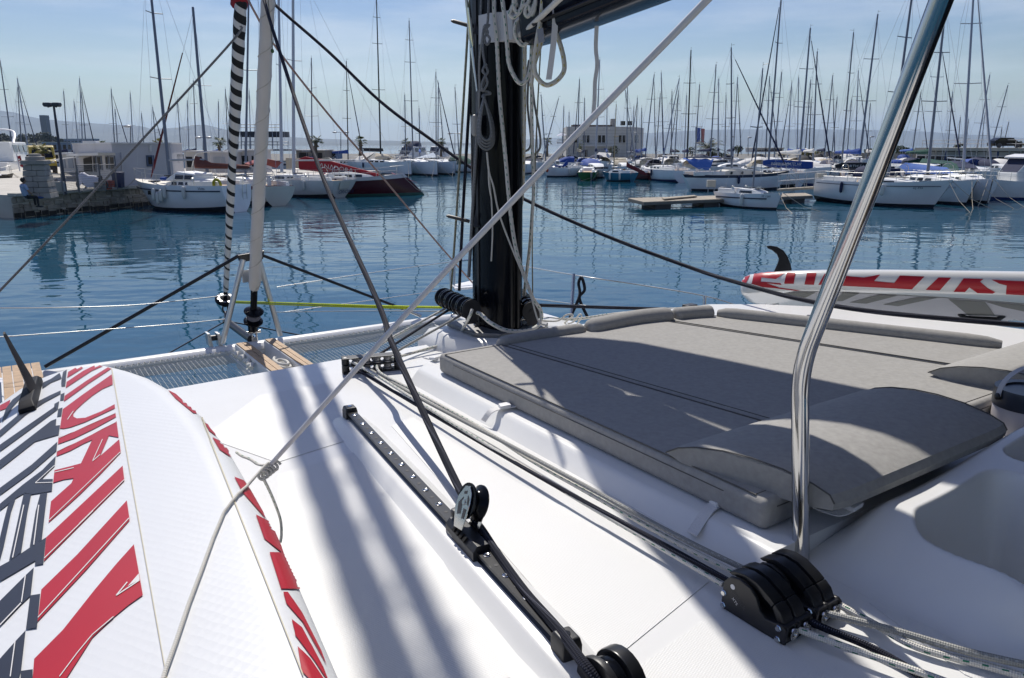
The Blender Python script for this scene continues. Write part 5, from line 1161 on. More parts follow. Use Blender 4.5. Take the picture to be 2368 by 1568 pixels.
def yacht(name, label, st, bw, B, fb, mastpx=None, hullm=None, stripe=None, anti=None, cover=None, furl=None, mm=None, ext=0, spreaders=2, r=.085, cab=True, winds=3, railsn=6, rake=.6, srake=.25, pointed=False, deckm=None, Lx=1.0, hoodm=None, wheel=True, boomlen=None, coverh=.34, grp=MAIN, cabh=.40, boomm=None, stern=.72):
    p_st = wl(*st); p_bw = wl(*bw) if len(bw) == 2 else p_st + Vector((math.cos(math.radians(bw[0])), math.sin(math.radians(bw[0])), 0)) * bw[2]
    root, L = boat_root(name, label, 'sailboat', p_st, p_bw, grp); L *= Lx
    hull_parts(root, L, B, fb, hullm or white_hull, anti or antifoul, stripe, rake, srake, stern, deckm, pointed_stern=pointed)
    if cab: cabin(root, L, B, fb, -L * .16, L * .27, B * .62, cabh, deckm or white_deck, winds)
    cockpit(root, L, B, fb, -L * .44, -L * .16, wheel)
    if railsn: rails(root, L, B, fb, railsn)
    if hoodm: hood(root, -L * .20, -L * .04, B * .56, fb + .3, .62, hoodm)
    rnd_ = random.Random(label)
    for q in range(3): b = MB(); b.box((L * (.30 - .17 * q), 0, zsheer(fb, .5 + .3 - .17 * q) + (.0 if q == 0 else cabh + .02)), (.5, .46, .07)); b.build('hatch', dark_glass, root, bevel=.02)
    for s_ in (-1, 1):
        for q in range(rnd_.choice((1, 2, 2))): tq = rnd_.uniform(.25, .6); fender(root, (-L / 2 + L * tq, s_ * (B / 2 * hb(tq, stern) + .10), fb * .92), navy if rnd_.random() < .3 else None, .85)
        b = MB(); b.lathe([(.09, 0), (.07, .05), (.08, .16), (.04, .18)], Vector((-L * .2, s_ * B * .30, fb + .25)), UP, 10); b.build('winch', steel_dull, root, smooth=40)
        b = MB(); p0 = Vector((L * .47, s_ * .15, zsheer(fb, .97))); p1 = p0 + Vector((2.2, s_ * 1.2, -p0.z - .1)); b.tube([p0, p0.lerp(p1, .5) - Vector((0, 0, .22)), p1], .016, n=4); b.build('mooring_line', beigecl, root)
    zb = None
    if mastpx:
        bx, by, tx, ty = mastpx; base, top = mast_of(root, bx, by, tx, ty, fb + .38, ext)
        zb = rig(root, L, B, fb, base.x, (top.x, top.y, top.z), fb + .38, mm or alu_grey, spreaders, cover, furl, boomm, r, boomlen, coverh=coverh)
    return root, L, zb
def on_side(root, L, B, fb, txt, t, z, size, m, side, name='lettering', out=.02, flip=False):
    """letters on the topsides; side +1 is port"""
    y = B / 2 * hb(t) * .97; p = Vector((-L / 2 + L * t, side * (y + out), z)); X = Vector((-1, 0, 0)) if side > 0 else Vector((1, 0, 0))
    q = Vector((-L / 2 + L * (t + .05), side * (B / 2 * hb(t + .05) * .97 + out), z)); X = (q - p).normalized() * (1 if side < 0 else -1)
    b = MB(); b.text(txt, p, X, UP, size); return b.build(name, m, root)

# --- the white ketch alongside the quay
r1, L1, z1 = yacht('ketch', 'white two-masted yacht lying by the quay, yellow lifebuoy on its stern rail', (545, 489), (326, 480), 2.9, 1.42, (395, 412, 351, 0), ext=.32, stripe=None, cover=None, winds=0, cab=False, r=.10, mm=alu_grey, deckm=cream, rake=1.25, srake=-.15, Lx=1.06, boomm=alu_pale, wheel=False, stern=.80)
navl = mat('navy_hull_line', (.02, .03, .06), .5)
cb = cabin(r1, L1, 2.9, 1.42, -L1 * .30, L1 * .16, 1.9, .34, white_deck, 4)
b = MB()
b.loft([[(x, w, z0), (x, w * .86, z1_), (x, -w * .86, z1_), (x, -w, z0)] for x, w, z0, z1_ in ((-L1 * .20, .80, 1.68, 2.04), (-L1 * .03, .80, 1.68, 2.16), (L1 * .09, .74, 1.62, 1.72))]); dh = b.build('dog_house', white_deck, r1, bevel=.05)
for s in (-1, 1):
    for xa, xb in ((-L1 * .185, -L1 * .11), (-L1 * .10, -L1 * .02)):
        b = MB(); b.prism([Vector((xa, s * .81, 1.74)), Vector((xb, s * .81, 1.74)), Vector((xb - .03, s * .735, 2.0)), Vector((xa, s * .735, 1.98))], (0, s * .012, 0)); b.build('window', dark_glass, dh)
b = MB(); b.prism([Vector((L1 * .082, .62, 1.74)), Vector((L1 * .082, -.62, 1.74)), Vector((-L1 * .018, -.58, 2.12)), Vector((-L1 * .018, .58, 2.12))], (.03, 0, .02)); b.build('windscreen', dark_glass, dh)
for s in (-1, 1):
    b = MB(); pts = []
    for i in range(12): t = .02 + .93 * i / 11; pts.append(Vector((-L1 / 2 + L1 * t - .05, s * (1.45 * hb(t, .80) * .99 + .012), 1.42 * .80 * (1 + .12 * (t - .35) ** 2 * 2))))
    b.loft([[p + Vector((0, 0, -.04)), p + Vector((0, 0, .03)), p + Vector((0, -s * .01, .03)), p + Vector((0, -s * .01, -.04))] for p in pts]); b.build('hull_line', navl, r1)
    for i in range(3):
        t = .70 - i * .032; b = MB(); y = 1.45 * hb(t, .80) * .975; b.box((-L1 / 2 + L1 * t - .1, s * y, .98), (.24, .06, .22)); b.build('port_light', dark_glass, r1)
for dx, hh in ((-.25, .75), (0, .62), (.28, .80)): fender(r1, (L1 * .06 + dx, 1.45 * .995 + .12, hh + .36), s=1.0); fender(r1, (L1 * .06 + dx, -1.45 * .995 - .12, hh + .36), s=1.0)
sd = 1 if loc(r1, Vector((0, 0, 0))).y > 0 else -1
on_side(r1, L1, 2.9, 1.42, 'Vivita', .20 if sd > 0 else .10, 1.22, .20, navl, sd, out=.06)
bp = loc(r1, Q(502, 427, 41.2)); b = MB(); b.tube([bp + Vector((.02 * math.sin(a), .24 * math.cos(a) * .2, 0)) + Vector((.20 * math.cos(a), 0, .27 * math.sin(a))) for a in [i * math.pi / 10 for i in range(21)]], .075, n=8); b.build('lifebuoy', mat('lifebuoy_yellow', (.42, .36, .01), .6), r1, smooth=60)
# mizzen mast with rust-red sail
base, top = mast_of(r1, 478, 385, 446, 17, 1.6); 
stick('mizzen_mast', base, top, .095, alu_grey, r1, 8, .07)
p = base.lerp(top, .55); b = MB(); b.tube([p + Vector((-.1, .8, .03)), p, p + Vector((-.1, -.8, .03))], .02, n=5); b.build('spreader', alu_pale, r1)
rust = mat('rust_canvas', (.16, .045, .03), .85, noise=.15, nscale=3)
o_ = sailcover(r1, base.x - .05, 2.42, 3.8, rust, .26, 'mizzen_sail', 2.4)
stick('mizzen_boom', Vector((base.x, 0, 2.34)), Vector((base.x - 3.9, 0, 2.36)), .06, alu_grey, r1, 6)
b = MB(); hp = Vector((L1 * .33, 0, 1.75)); b.tube([hp, hp.lerp(base.lerp(top, .98), .06), hp.lerp(base.lerp(top, .98), .75)], [.02, .07, .03], n=7); b.build('furled_staysail', maroon, r1, smooth=60)
stick('mizzen_stay', base.lerp(top, .98), Vector((L1 * .33, 0, 1.6)), .012, wire, r1, 4)
for s in (-1, 1):
    stick('mizzen_shroud', base.lerp(top, .98), Vector((base.x - .3, s * 1.3, 1.4)), .010, wire, r1, 4)
b = MB(); a0 = Vector((L1 * .04, -.8, 1.8)); b.tube(smooth_path([a0, Vector((-L1 * .03, -.8, 3.0)), Vector((-L1 * .12, -.8, 3.2)), Vector((-L1 * .30, -.8, 3.25))], 4), .035, n=6); b.build('gantry', steel_dull, r1, smooth=60)
for s in (-.16, .16): stick('ladder_rail', Vector((-L1 / 2 - .05, -.5 + s, -.3)), Vector((-L1 / 2 - .12, -.5 + s, 1.5)), .018, steel_dull, r1, 5)
for i in range(5): stick('ladder_rung', Vector((-L1 / 2 - .08, -.66, -.2 + i * .3)), Vector((-L1 / 2 - .08, -.34, -.2 + i * .3)), .016, steel_dull, r1, 5)
b = MB(); b.box((L1 * .17, .1, 1.70), (.6, .3, .22)); b.build('blue_bundle', royal, r1, bevel=.08)

# --- boats behind the rolled headsails
r2, L2, _ = yacht('sailboat', 'white sailboat with a maroon bimini, half hidden behind the rolled genoa', (632, 474), (520, 455), 2.8, 1.15, (590, 352, 582, 0), ext=.5, hullm=mat('cream_hull', (.66, .64, .57), .35, noise=.08, nscale=1), stripe=maroon, mm=alu_grey, wheel=True, Lx=1.25, boomlen=3)
b = MB(); hx = -L2 * .30; zz = 2.75
b.loft([[(hx - .9, y, zz - .25 * abs(y) ** 1.5) for y in (-1.15, -.6, 0, .6, 1.15)], [(hx, y, zz + .06 - .25 * abs(y) ** 1.5) for y in (-1.15, -.6, 0, .6, 1.15)], [(hx + .9, y, zz - .3 - .25 * abs(y) ** 1.5) for y in (-1.15, -.6, 0, .6, 1.15)]], cap=False, closed=False); b.build('bimini', mat('faded_maroon_canvas', (.26, .05, .05), .85), r2, smooth=60)
r3, L3, z3 = yacht('racing_yacht', 'white racing yacht with ORION II on its transom', (795, 457), (152, 0, 9.0), 2.8, 1.18, (689, 398, 681, 0), ext=.55, mm=mat('white_mast_paint', (.56, .57, .58), .4), hullm=mat('off_white_hull', (.70, .70, .67), .3, noise=.05, nscale=1), stripe=None, r=.13, wheel=False, srake=.55, rake=.5, Lx=1.05, stern=.86, boomlen=5.6, boomm=alu_pale, winds=2)
# open transom with its name
tx = -L3 / 2 - .006
b = MB(); b.prism([Vector((tx + .02, -.52, 1.12)), Vector((tx + .02, .52, 1.12)), Vector((tx + .20, .5, .62)), Vector((tx + .20, -.5, .62))], (-.03, 0, 0)); b.build('transom_opening', cream, r3)
b = MB(); b.text('ORION II', Vector((tx + .245, .60, .30)), Vector((0, -1, 0)), Vector((-.43, 0, .9)), .40, .02, shear=.15); b.build('lettering', mat('lettering_blue', (.01, .03, .12), .5), r3)
for s in (-.62, .62):
    c = Vector((-L3 * .36, s, 1.72)); b = MB(); b.tube([c + Vector((.02, .36 * math.cos(a), .36 * math.sin(a))) for a in [i * math.pi / 12 for i in range(25)]], .018, n=5); b.build('wheel', steel_dull, r3, smooth=60)
fender(r3, (L3 * .12, 1.62, 1.1)); fender(r3, (L3 * .12, -1.62, 1.1))
for i in range(5):
    b = MB(); b.lathe([(.10, 0), (.08, .05), (.09, .2), (.05, .22)], Vector((-L3 * (.02 + .06 * i), (.7 if i % 2 else -.7), 1.25)), UP, 10); b.build('winch', black_mt, r3, smooth=40)
r4, L4, z4 = yacht('racing_yacht', 'dark red sloop with the long red boom cover lettered in white', (680, 453), (926, 451), 3.0, 1.30, (656, 365, 646, 0), ext=.5, hullm=mat('dark_red_hull', (.055, .004, .010), .25, spec=.3), anti=anti_green, stripe=mat('white_toe_rail', (.6, .58, .56), .4), mm=mat('pale_mast_paint', (.50, .52, .55), .4), r=.12, rake=-1.5, Lx=1.08, wheel=False, boomm=False)
# the red cover: a tall wedge on the boom
pa, pb = wl(690, 452), wl(876, 452); nn = Vector((pb.y - pa.y, pa.x - pb.x, 0)).normalized(); nn = nn if nn.y < 0 else -nn
cpts = [(690, 368), (706, 362), (760, 371), (876, 402), (872, 417), (785, 403), (692, 392)]
w_ = [loc(r4, V(x, y, pa, pb)) for x, y in cpts]; nl = loc(r4, r4.location + nn * .11)
b = MB(); b.prism([p - nl for p in w_], nl * 2); cov = b.build('boom_cover', redcloth, r4, bevel=.05)
o0_, o1_ = V(739, 387, pa, pb) + nn * .14, V(817, 400.5, pa, pb) + nn * .14; X_ = (o1_ - o0_)
lo, lx = loc(r4, o0_), loc(r4, o0_ + X_) - loc(r4, o0_)
b = MB(); b.text('\u0394N\u0394DOR\u0394', lo, lx, UP, .46, shear=.12); 
if len(b.v) < 20: b = MB(); b.text('ANADORA', lo, lx, UP, .62, shear=.12)
xs = [(v - lo).dot(lx.normalized()) for v in b.v]; sc = lx.length / max(max(xs), .01); xd = lx.normalized()
b.v = [v + xd * ((v - lo).dot(xd) * (sc - 1)) for v in b.v]; b.build('lettering', mat('cover_lettering', (.62, .58, .55), .7), cov)
b = MB(); ex = L4 / 2; b.prism([Vector((ex - .9, .32, 1.62)), Vector((ex + .95, .02, .9)), Vector((ex + .95, -.02, .9)), Vector((ex - .9, -.32, 1.62))], (0, 0, -.03)); b.build('bow_cap', mat('faded_pink_paint', (.42, .12, .15), .4), r4)
b = MB(); awn = [(660, 365), (690, 366), (757, 372), (765, 388), (700, 389), (662, 392)]
aw = MB(); pa2, pb2 = wl(660, 436), wl(770, 436); aw.prism([V(x, y, pa2, pb2) for x, y in awn], (0, .12, 0)); o = aw.build('boom_cover', beigecl, bevel=.03); tag(o, 'cream boom cover showing behind the red lettered one', 'boom cover')

# --- white bows pointing right, centre left
r5, L5, _ = yacht('sailboat', 'white yacht with a black mast, first of the white bows left of the near mast', (835, 399), (938, 406), 3.4, 1.45, (889, 378, 871, 2), ext=.04, mm=black_mt, rake=.05, spreaders=3, cover=None, railsn=5, Lx=1.25, r=.11)
b = MB(); b.ell((L5 * .02, 0, 2.0), (2.0, .6, .5), 12, 8); b.build('covered_dinghy', beigecl, r5, smooth=60)
r6, L6, _ = yacht('sailboat', 'white yacht whose tall grey mast stands second in the row of white bows', (925, 398), (998, 406), 3.5, 1.45, (954, 372, 946, 48), mm=alu_grey, rake=.15, spreaders=3, railsn=5, Lx=1.35, r=.10)
r7, L7, _ = yacht('sailboat', 'white yacht with a thin blue-covered forestay, third of the white bows', (985, 399), (1043, 404), 3.3, 1.4, (1009, 368, 1008, 166), mm=alu_grey, rake=.5, spreaders=2, furl=navy, railsn=5, Lx=1.4, r=.09)
r8, L8, _ = yacht('sailboat', 'sailboat under a dark green cover just left of the near mast', (1052, 397), (1094, 399), 2.6, 1.0, (1052, 358, 1052, 201), mm=alu_grey, spreaders=1, railsn=0, Lx=1.2)
hood(r8, -L8 * .4, L8 * .3, 2.3, 1.0, 1.2, greencl, 'boat_cover')
r9, L9, _ = yacht('sailboat', 'dark-masted sloop with a bright blue sail cover, left of the white bows', (770, 396), (842, 398), 2.9, 1.15, (812, 375, 801, 141), mm=black_mt, spreaders=2, cover=royal, furl=navy, railsn=0, Lx=1.1, boomlen=3.2)
# covers and tents on boats behind
def sheet(name, label, px, d, m, thick=.06, cat_='canopy', grp=None):
    b = MB(); b.prism([Q(x, y, d) for x, y in px], (0, thick * 8, 0)); o = b.build(name, m, bevel=.02); tag(o, label, cat_, grp); return o
def tent(name, label, px, d, depth, m, grp='boat tents and awnings'):
    """ridge tent: ridge points then eaves"""
    (ax, ay), (bx, by), (cx, cy), (dx, dy) = px; A1, B1, C1, D1 = Q(ax, ay, d), Q(bx, by, d), Q(cx, cy, d - depth / 2), Q(dx, dy, d - depth / 2); E1, F1 = C1 + Vector((0, depth, 0)), D1 + Vector((0, depth, 0))
    b = MB(); b.add([A1, B1, C1, D1, E1, F1], [(0, 1, 2, 3), (1, 0, 5, 4)]); b.add([p - Vector((0, 0, .04)) for p in (A1, B1, C1, D1, E1, F1)], [(0, 3, 2, 1), (1, 4, 5, 0)]); o = b.build(name, m); tag(o, label, 'awning', grp); return o
tent('boat_tent', 'white pointed awning on a boat left of the motor cruiser', [(845, 353), (868, 352), (838, 370), (815, 371)], 102, 3, whitecl)
tent('boat_tent', 'beige awning beside the white pointed one', [(868, 353), (897, 358), (905, 366), (868, 370)], 103, 3, beigecl)
tent('boat_tent', 'pale blue-white awning between the second and third white bows', [(985, 358), (1002, 352), (1012, 364), (960, 366)], 103, 3, mat('pale_blue_canvas', (.45, .52, .60), .8))
tent('boat_tent', 'large white ridge tent right of the near mast, in front of the white building', [(1385, 352), (1414, 354), (1407, 370), (1367, 369)], 112, 4, whitecl)
sheet('black_bimini', 'flat black bimini behind the white pointed awning', [(838, 342), (884, 343), (886, 350), (842, 350)], 105, blackcl)
def cruiser(name, label, st, bw, B, fb, d_hood=None, grp=None, sup=1.5):
    root, L = boat_root(name, label, 'motor boat', wl(*st), wl(*bw), grp)
    hull_parts(root, L, B, fb, white_hull, antifoul, None, .8, .1, .9)
    b = MB(); b.loft([[(x, w, z0), (x + .1, w * .85, z1_), (x + .1, -w * .85, z1_), (x, -w, z0)] for x, w, z0, z1_ in ((-L * .30, B * .40, fb, fb + sup), (L * .08, B * .38, fb, fb + sup), (L * .24, B * .28, fb, fb + .25))]); c = b.build('cabin', white_deck, root, bevel=.08)
    for s in (-1, 1):
        for i in range(3): b = MB(); xa = -L * .25 + i * L * .115; b.prism([Vector((xa, s * B * .372, fb + sup * .48)), Vector((xa + L * .09, s * B * .372, fb + sup * .48)), Vector((xa + L * .09, s * B * .345, fb + sup * .85)), Vector((xa, s * B * .345, fb + sup * .85))], (0, s * .03, 0)); b.build('window', dark_glass, c)
    b = MB(); b.prism([Vector((L * .235, B * .25, fb + .3)), Vector((L * .235, -B * .25, fb + .3)), Vector((L * .105, -B * .30, fb + sup * .92)), Vector((L * .105, B * .30, fb + sup * .92))], (.05, 0, .05)); b.build('windscreen', dark_glass, c)
    if d_hood:
        hood(root, -L * .18, L * .10, B * .6, fb + sup, 1.0, d_hood, 'flybridge_cover')
        for s in (-1, 1): stick('bimini_pole', Vector((-L * .16, s * B * .3, fb + sup)), Vector((-L * .12, s * B * .28, fb + sup + .9)), .02, steel_dull, root)
    rails(root, L, B, fb, 4, .55, .5, .95)
    return root, L
cruiser('motor_cruiser', 'white motor cruiser with a blue flybridge cover, behind the white bows', (985, 381), (915, 385), 3.6, 1.6, navy, 'motor cruisers', 1.7)
cruiser('motor_cruiser', 'white motor cruiser with a bare flybridge frame, right of the blue-covered one', (1035, 379), (990, 381), 3.4, 1.5, None, 'motor cruisers', 1.8)

# --- middle group, right of the near mast
def dinghyboat(name, label, st, bw, B, fb, hullm, mastpx, cover=None, **k):
    return yacht(name, label, st, bw, B, fb, mastpx, hullm=hullm, cover=cover, railsn=0, spreaders=1, winds=1, wheel=False, r=.055, grp='small boats on the floating pontoon', cabh=.36, **k)
rg, Lg, _ = dinghyboat('small_sailboat', 'small green boat lying stern-on in the middle of the harbour', (1353, 423), (1366, 402), 2.1, .85, mat('green_hull', (.02, .13, .03), .35, noise=.1, nscale=2), None, Lx=.62, stern=.9)
b = MB(); b.box((-Lg / 2 - .12, -.5, .62), (.25, .22, .5)); b.box((-Lg / 2 - .18, -.5, .1), (.1, .1, .8)); b.build('outboard_motor', mat('outboard_grey', (.16, .17, .18), .4), rg, bevel=.03)
rb2, Lb2, _ = dinghyboat('small_sailboat', 'small turquoise boat with a pale wooden mast, right of the green boat', (1462, 420), (1396, 418), 2.1, .85, mat('turquoise_hull', (.02, .17, .27), .35, noise=.08, nscale=2), (1420, 385, 1425, 241), Lx=1.15, mm=mat('varnished_mast', (.42, .33, .18), .5), stern=.8)
b = MB(); b.box((-Lb2 * .16 - .03, 0, 1.02), (.05, .62, .42)); b.build('cabin_door', mat('wood_door', (.16, .09, .04), .6), rb2)
rr, Lr, _ = dinghyboat('small_sailboat', 'small dark red boat with a slanting maroon sail cover', (1503, 416), (1462, 413), 1.9, .75, mat('dark_red_boat', (.11, .015, .012), .4), (1441, 362, 1445, 204), Lx=1.3, mm=alu_grey)
sheet('furled_mainsail', 'slanting maroon sail cover above the small dark red boat', [(1450, 374), (1454, 378), (1490, 396), (1497, 405), (1488, 404), (1462, 392), (1449, 386)], 72, maroon, .03, 'sail cover')
rw, Lw, _ = yacht('sailboat', 'white boat with a navy waterline, right of the maroon sail cover', (1570, 421), (1492, 412), 2.7, 1.15, (1572, 371, 1571, 181), mm=alu_pale, anti=mat('blue_boot_top', (.01, .03, .16), .5), railsn=5, Lx=1.25, srake=.1, stern=.9)
rl1, _, _ = yacht('sailboat', 'white sailboat with an orange buoy on its bow, left of the green boat', (1340, 408), (1258, 409), 2.5, 1.0, (1256, 358, 1251, 219), mm=alu_grey, railsn=5, Lx=1.1)
b = MB(); b.ell((rl1.location.x * 0 + 2.2, 1.1, .8), (.18, .18, .26), 10, 7); b.build('buoy', mat('orange_buoy', (.55, .08, .03), .5), rl1, smooth=60)
yacht('sailboat', 'white sailboat just right of the near mast, behind the hanging ropes', (1195, 394), (1255, 396), 2.7, 1.1, (1289, 335, 1292, 227), mm=alu_grey, railsn=4, Lx=1.1)
sheet('sail_cover', 'royal blue sail cover on a low boat left of the green boat', [(1281, 381), (1300, 384), (1310, 372), (1313, 372), (1314, 380), (1308, 385), (1284, 386)], 78, royal, .03, 'sail cover')

# --- floating pontoon with plank deck, meter box and gangway
pz_ = EYE - .45
pon = thing('floating_pontoon', 'low wooden pontoon floating in front of the blue-striped yacht', 'pontoon', wl(1560, 462))
pc = [P(1452, 458, pz_), P(1489, 467, pz_), P(1880, 452, pz_), P(1862, 446, pz_)]
woodp = mat('weathered_planks', (.36, .31, .24), .85, noise=.2, nscale=3)
N = 46
for i in range(N):
    a0, a1 = pc[0].lerp(pc[3], i / N), pc[0].lerp(pc[3], (i + .93) / N); b0, b1 = pc[1].lerp(pc[2], i / N), pc[1].lerp(pc[2], (i + .93) / N)
    b = MB(); b.prism([a0, a1, b1, b0], (0, 0, -.05)); b.build('plank', woodp, pon)
b = MB(); b.prism([p - UP * .055 for p in pc], (0, 0, -.14)); b.build('frame', mat('grey_timber', (.16, .15, .13), .85), pon)
for t in (.06, .33, .60, .86):
    b = MB(); q = [pc[0].lerp(pc[3], t), pc[1].lerp(pc[2], t), pc[1].lerp(pc[2], t + .1), pc[0].lerp(pc[3], t + .1)]; c_ = sum(q, Vector()) / 4; b.prism([c_ + (p - c_) * .86 - UP * .2 for p in q], (0, 0, -.45)); b.build('float', rubber, pon)
b = MB(); b.prism([P(1530, 459, pz_ - .05), P(1536, 462, pz_ - .05), P(1612, 455, pz_ - .05), P(1605, 453, pz_ - .05)], (0, 0, .06)); o = b.build('loose_board', woodp); tag(o, 'long loose board lying on the pontoon', 'plank')
mb_ = thing('meter_box', 'pale metal meter box on two legs on the pontoon', 'meter box', P(1643, 449, pz_)); mbp = P(1643, 449, pz_)
dpx = mbp.y / FP
for x in (-.10, .12): stick('leg', mbp + Vector((x * 1.8, 0, 0)), mbp + Vector((x * 1.8, 0, .50)), .03, alu_pale, mb_)
b = MB(); b.box(mbp + Vector((0, 0, .68)), (.55, .3, .46)); b.build('box', mat('beige_metal', (.52, .48, .40), .5), mb_, bevel=.02)
gw = thing('gangway', 'metal gangway with rails from the pontoon up to the large white yacht', 'gangway', P(1850, 446, pz_))
ga, gb_ = P(1800, 437, EYE - .6), Q(1905, 430, 52); gd = (gb_ - ga).normalized(); gn = Vector((-gd.y, gd.x, 0)).normalized()
b = MB(); b.loft([[p + gn * .6, p + gn * .6 - UP * .15, p - gn * .6 - UP * .15, p - gn * .6] for p in (ga, gb_)]); b.build('walkway', woodp, gw)
for s in (-.6, .6):
    for i in range(6): p = ga.lerp(gb_, i / 5) + gn * s; stick('post', p, p + UP * 1.0, .02, alu_pale, gw)
    for k in (.55, 1.0): stick('hand_rail', ga + gn * s + UP * k, gb_ + gn * s + UP * k, .022, alu_pale, gw)
cx_ = Q(1897, 424, 53); b = MB(); b.box(Vector((cx_.x, cx_.y, 1.35)), (.62, .5, .7)); o = b.build('service_box', mat('beige_metal', (.52, .48, .40), .5), bevel=.03); tag(o, 'pale service box at the top of the gangway', 'service box')

# --- right-hand boats
rs, Ls, _ = yacht('small_sailboat', 'small white day sailer with a navy stripe and an outboard, on the pontoon end', (1668, 474), (1806, 486), 1.9, .82, (1762, 440, 1764, 158), mm=alu_grey, anti=antifoul, railsn=0, spreaders=1, winds=1, wheel=False, r=.055, Lx=1.0, rake=.35, boomlen=2.4, boomm=mat('white_boom', (.6, .6, .58), .4), cabh=.30, stern=.78)
for s in (-1, 1):
    b = MB(); pts = [Vector((-Ls / 2 + Ls * t - .03, s * (.95 * hb(t, .78) * .985 + .012), .56 * (1 + .1 * t))) for t in [.06 + .8 * i / 8 for i in range(9)]]; b.loft([[p + Vector((0, 0, -.035)), p + Vector((0, 0, .035)), p + Vector((0, -s * .01, .035)), p + Vector((0, -s * .01, -.035))] for p in pts]); b.build('hull_line', navl, rs)
b = MB(); b.box((-Ls / 2 - .08, .1, .92), (.30, .24, .36)); b.box((-Ls / 2 - .14, .1, .35), (.12, .12, .9)); b.build('outboard_motor', mat('outboard_grey', (.16, .17, .18), .4), rs, bevel=.04)
sd = 1 if loc(rs, Vector((0, 0, 0))).y > 0 else -1
on_side(rs, Ls, 1.9, .82, 'ST 1269', .80, .70, .15, navl, sd)
rq, Lq, _ = yacht('classic_yacht', 'white double-ended yacht with a navy band and a blue tarpaulin, behind the pontoon', (1575, 441), (1822, 437), 2.9, 1.25, (1684, 386, 1691, 110), mm=alu_grey, stripe=navl, furl=navy, pointed=True, railsn=7, rake=1.0, srake=.9, winds=0, boomlen=4.2, deckm=cream)
for i in range(3):
    for s in (-1, 1):
        b = MB(); b.lathe([(.10, 0), (.12, .02), (.07, .03)], Vector((-Lq * .10 + i * Lq * .10, s * .86, 1.40)), Vector((0, s, 0)), 10); b.build('port_light', dark_glass, rq)
tarp = [(1577, 366), (1606, 373), (1651, 369), (1641, 384), (1634, 393), (1605, 388)]
pa, pb = wl(1575, 441), wl(1822, 437); rows = []
tp3 = [V(x, y, pa, pb) for x, y in tarp]
b = MB(); mid = (tp3[0] + tp3[2]) / 2; wv = Vector((0, .8, 0)); G = 8; rows = []
for i in range(G + 1):
    t = i / G; up_ = tp3[0].lerp(tp3[2], t); lo_ = (tp3[0].lerp(tp3[5], min(1, t * 2)) if t < .5 else tp3[5].lerp(tp3[4], (t - .5) * 2)); rows.append([up_.lerp(lo_, j / 5) + Vector((0, -.55 * math.sin(math.pi * j / 10), .06 * math.sin(t * 20 + j))) for j in range(6)])
b.loft(rows, cap=False, closed=False); o = b.build('tarpaulin', lightblue, smooth=60); tag(o, 'faded blue tarpaulin slung over the navy-banded yacht', 'tarpaulin')
rc_, Lc, zc = yacht('sailboat', 'white yacht with the bright blue boom cover lettered WWW.CROATEL.HR', (1838, 432), (1742, 428), 3.0, 1.15, (1772, 410, 1806, 0), ext=.06, mm=alu_grey, railsn=5, Lx=1.3, r=.10, boomm=False, hoodm=None, furl=navy)
def letterboard(root, cpts, m, txt, a, c, mt, size, pxl, pxr, shear=0, th=.1, nm='boom_cover'):
    pa_, pb_ = pxl, pxr; n_ = Vector((pb_.y - pa_.y, pa_.x - pb_.x, 0)).normalized(); n_ = n_ if n_.y < 0 else -n_
    b = MB(); b.prism([V(x, y, pa_, pb_) - n_ * th for x, y in cpts], n_ * (2 * th)); b.v = [loc(root, v) for v in b.v]; cv = b.build(nm, m, root, bevel=.04)
    o0, o1 = V(*a, pa_, pb_) + n_ * (th + .03), V(*c, pa_, pb_) + n_ * (th + .03); X = (o1 - o0); b = MB(); b.text(txt, o0, X, UP, size, shear=shear)
    xd = X.normalized(); mxx = max((v - o0).dot(xd) for v in b.v); b.v = [loc(root, v + xd * ((v - o0).dot(xd) * (X.length / mxx - 1))) for v in b.v]; b.build('lettering', mt, cv)
letw = mat('white_lettering', (.66, .66, .66), .6)
letterboard(rc_, [(1765, 371), (1776, 369), (1880, 374), (1880, 388), (1868, 391), (1780, 387), (1764, 382)], royal, 'WWW.CROATEL.HR', (1781, 382.5), (1852, 383.5), letw, .40, wl(1765, 432), wl(1880, 433), .25)
# large white yacht, stern left, bow right
ry, Ly, zy = yacht('large_yacht', 'largest white yacht on the right, navy sail covers, crossed by the steel guard pole', (1914, 464), (2190, 483), 3.6, 1.38, (2075, 405, 2110, 0), ext=.12, mm=alu_grey, railsn=8, Lx=1.04, r=.10, rake=1.0, srake=-.35, winds=2, boomm=False, hoodm=navy, cabh=.26)
for s in (-1, 1):
    b = MB(); pts = [Vector((-Ly / 2 + Ly * t - .04, s * (1.8 * hb(t) * .99 + .012), 1.20 * (1 + .16 * (t - .35) ** 2))) for t in [.02 + .93 * i / 10 for i in range(11)]]; b.loft([[p + Vector((0, 0, -.02)), p + Vector((0, 0, .02)), p + Vector((0, -s * .01, .02)), p + Vector((0, -s * .01, -.02))] for p in pts]); b.build('hull_line', navl, ry)
fender(ry, (Ly * .12, 1.88, 1.25), s=1.1); fender(ry, (Ly * .12, -1.88, 1.25), s=1.1)
sd = 1 if loc(ry, Vector((0, 0, 0))).y > 0 else -1
on_side(ry, Ly, 3.6, 1.38, 'ZJ 355', .80, 1.12, .20, navl, sd)
letterboard(ry, [(1958, 396), (1985, 392), (2070, 389), (2074, 392), (2072, 412), (2030, 414), (1960, 414)], navy, ' ', (1965, 410), (1990, 410), letw, .1, wl(1914, 464), wl(2190, 483)) if False else None
b = MB(); pa_, pb_ = wl(1914, 455), wl(2190, 470)
